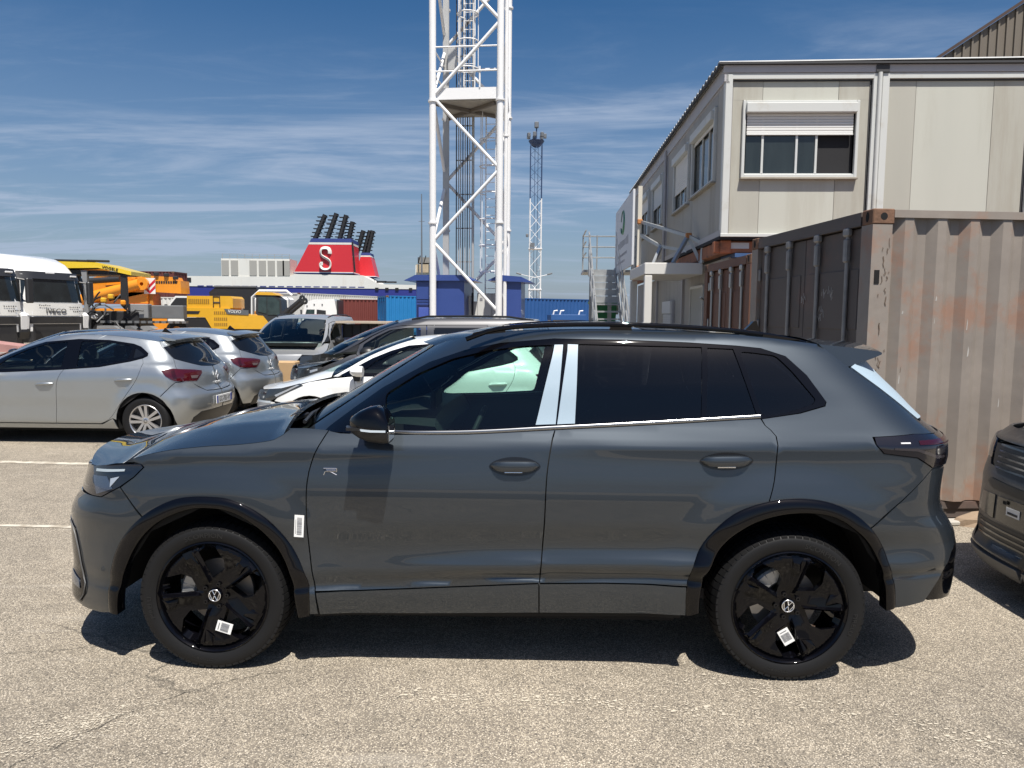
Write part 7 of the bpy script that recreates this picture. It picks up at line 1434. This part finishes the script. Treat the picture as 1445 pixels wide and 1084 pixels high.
    M().prism([(.0, .4), (.02, 1.3), (.25, 2.0), (.35, 2.45), (.9, 2.62), (2.15, 2.66), (2.3, 1.9), (2.3, .4)], 0, 2.3).build('cab', wh, t); M().prism([(.22, 1.25), (.42, 1.98), (.92, 1.98), (.88, 1.25)], -.02, .02).build('window', gl, t); M().prism([(1.02, 1.25), (1.05, 1.98), (1.62, 1.92), (1.62, 1.25)], -.02, .02).build('door_window', bk, t); M().tube([(.1, -.1, 1.95), (.15, -.25, 1.5)], .06, 5).build('wing_mirror', bk, t); M().box((2.35, 1.1, 1.5), (.1, 2.1, 2.2)).build('rear_fairing', bk, t); M().box((3.5, 1.1, .7), (3.6, .9, .4)).build('chassis', bk, t)
    for x in (.9, 4.2): M().lathe([(.2, -.15), (.5, -.15), (.5, .15), (.2, .15)], (x, .2, .5), 'y', 20).build('wheel', mat('tyre_rubber', (.0095, .0095, .010), .55, 0, 0, .25), t)
    for x in (.45, .9, 1.4): M().box((x, -.02, 2.3 if x > .5 else 2.2), (.07, .04, .07)).build('marker_lamp', bk, t)
    # wooden topped cage shelf
    wd = mat('weathered_wood', (.44, .37, .29), .75, var=.12, vs=4); gp = mat('post_grey', (.26, .25, .22), .7, var=.1); ir = mat('wrought_iron', (.015, .015, .017), .5); s = thing('wooden_top_stand', 'stand with pale plank top, grey post and wrought iron grille beside the light grey van', 'stand', (-4.32, 17.6, 0), R(-3)); M().box((.95, .3, 1.50), (2.1, 1.0, .05)).build('plank_top', wd, s); M().box((.14, .0, .74), (.20, .12, 1.47)).build('post', gp, s); M().box((1.65, .25, .74), (.10, .12, 1.47)).build('post', gp, s); M().box((1.2, .7, .74), (1.3, .06, 1.45)).build('back_panel', mat('stand_back', (.30, .29, .27), .7), s); M().box((.68, .09, 1.29), (.86, .02, .33)).build('dark_panel', ir, s)
    for i in range(5): M().tube([(.28 + i * .2, .05, .1), (.28 + i * .2, .05, 1.46)], .012, 5).build('iron_bar', ir, s)
    for i in range(4): M().tube([(.38 + i * .2 + .08 * math.cos(a), .05, .75 + .09 * math.sin(a)) for a in np.linspace(0, 2*math.pi, 13)], .010, 5).build('iron_scroll', ir, s)
    for z in (1.10, .6): M().tube([(.25, .05, z), (1.1, .05, z)], .012, 5).build('iron_bar', ir, s)
    cr = mat('concrete_pale', (.58, .55, .49), .8, var=.06, vs=3); b = M().prism([(0, 0), (1.7, 0), (1.7, .95), (0, 1.0)], 0, .6); o = b.build('concrete_block', cr, None, loc=(-9.35, 23.6, 0)); tag(o, 'pale concrete block in front of the excavator tracks', 'block')
    b = M().box((0, 0, .35), (.55, .35, .75), bev=.02); o = b.build('cardboard_box', mat('cardboard', (.45, .30, .16), .8, var=.08), None, loc=(-4.42, 14.2, .05)); tag(o, 'tan cardboard box between silver hatchback tail and dark grey van', 'box')
    b = M().prism([(0, 0), (3.0, 0), (3.0, .80), (2.85, 1.02), (2.0, 1.12), (0, 1.12)], 0, .5); o = b.build('barrier_block', mat('barrier_pink', (.36, .19, .17), .8, var=.15, vs=5), None, loc=(-12.4, 14.2, 0)); tag(o, 'pinkish concrete barrier at the left picture edge', 'barrier'); M().box((1.5, .25, .45), (3.1, .6, .9)).build('barrier_base', mat('concrete', (.38, .36, .32), .8, var=.1), o)
ground()
worn_marks()
office()
yard()
masts()
ship()
machines()
hero()
cars()
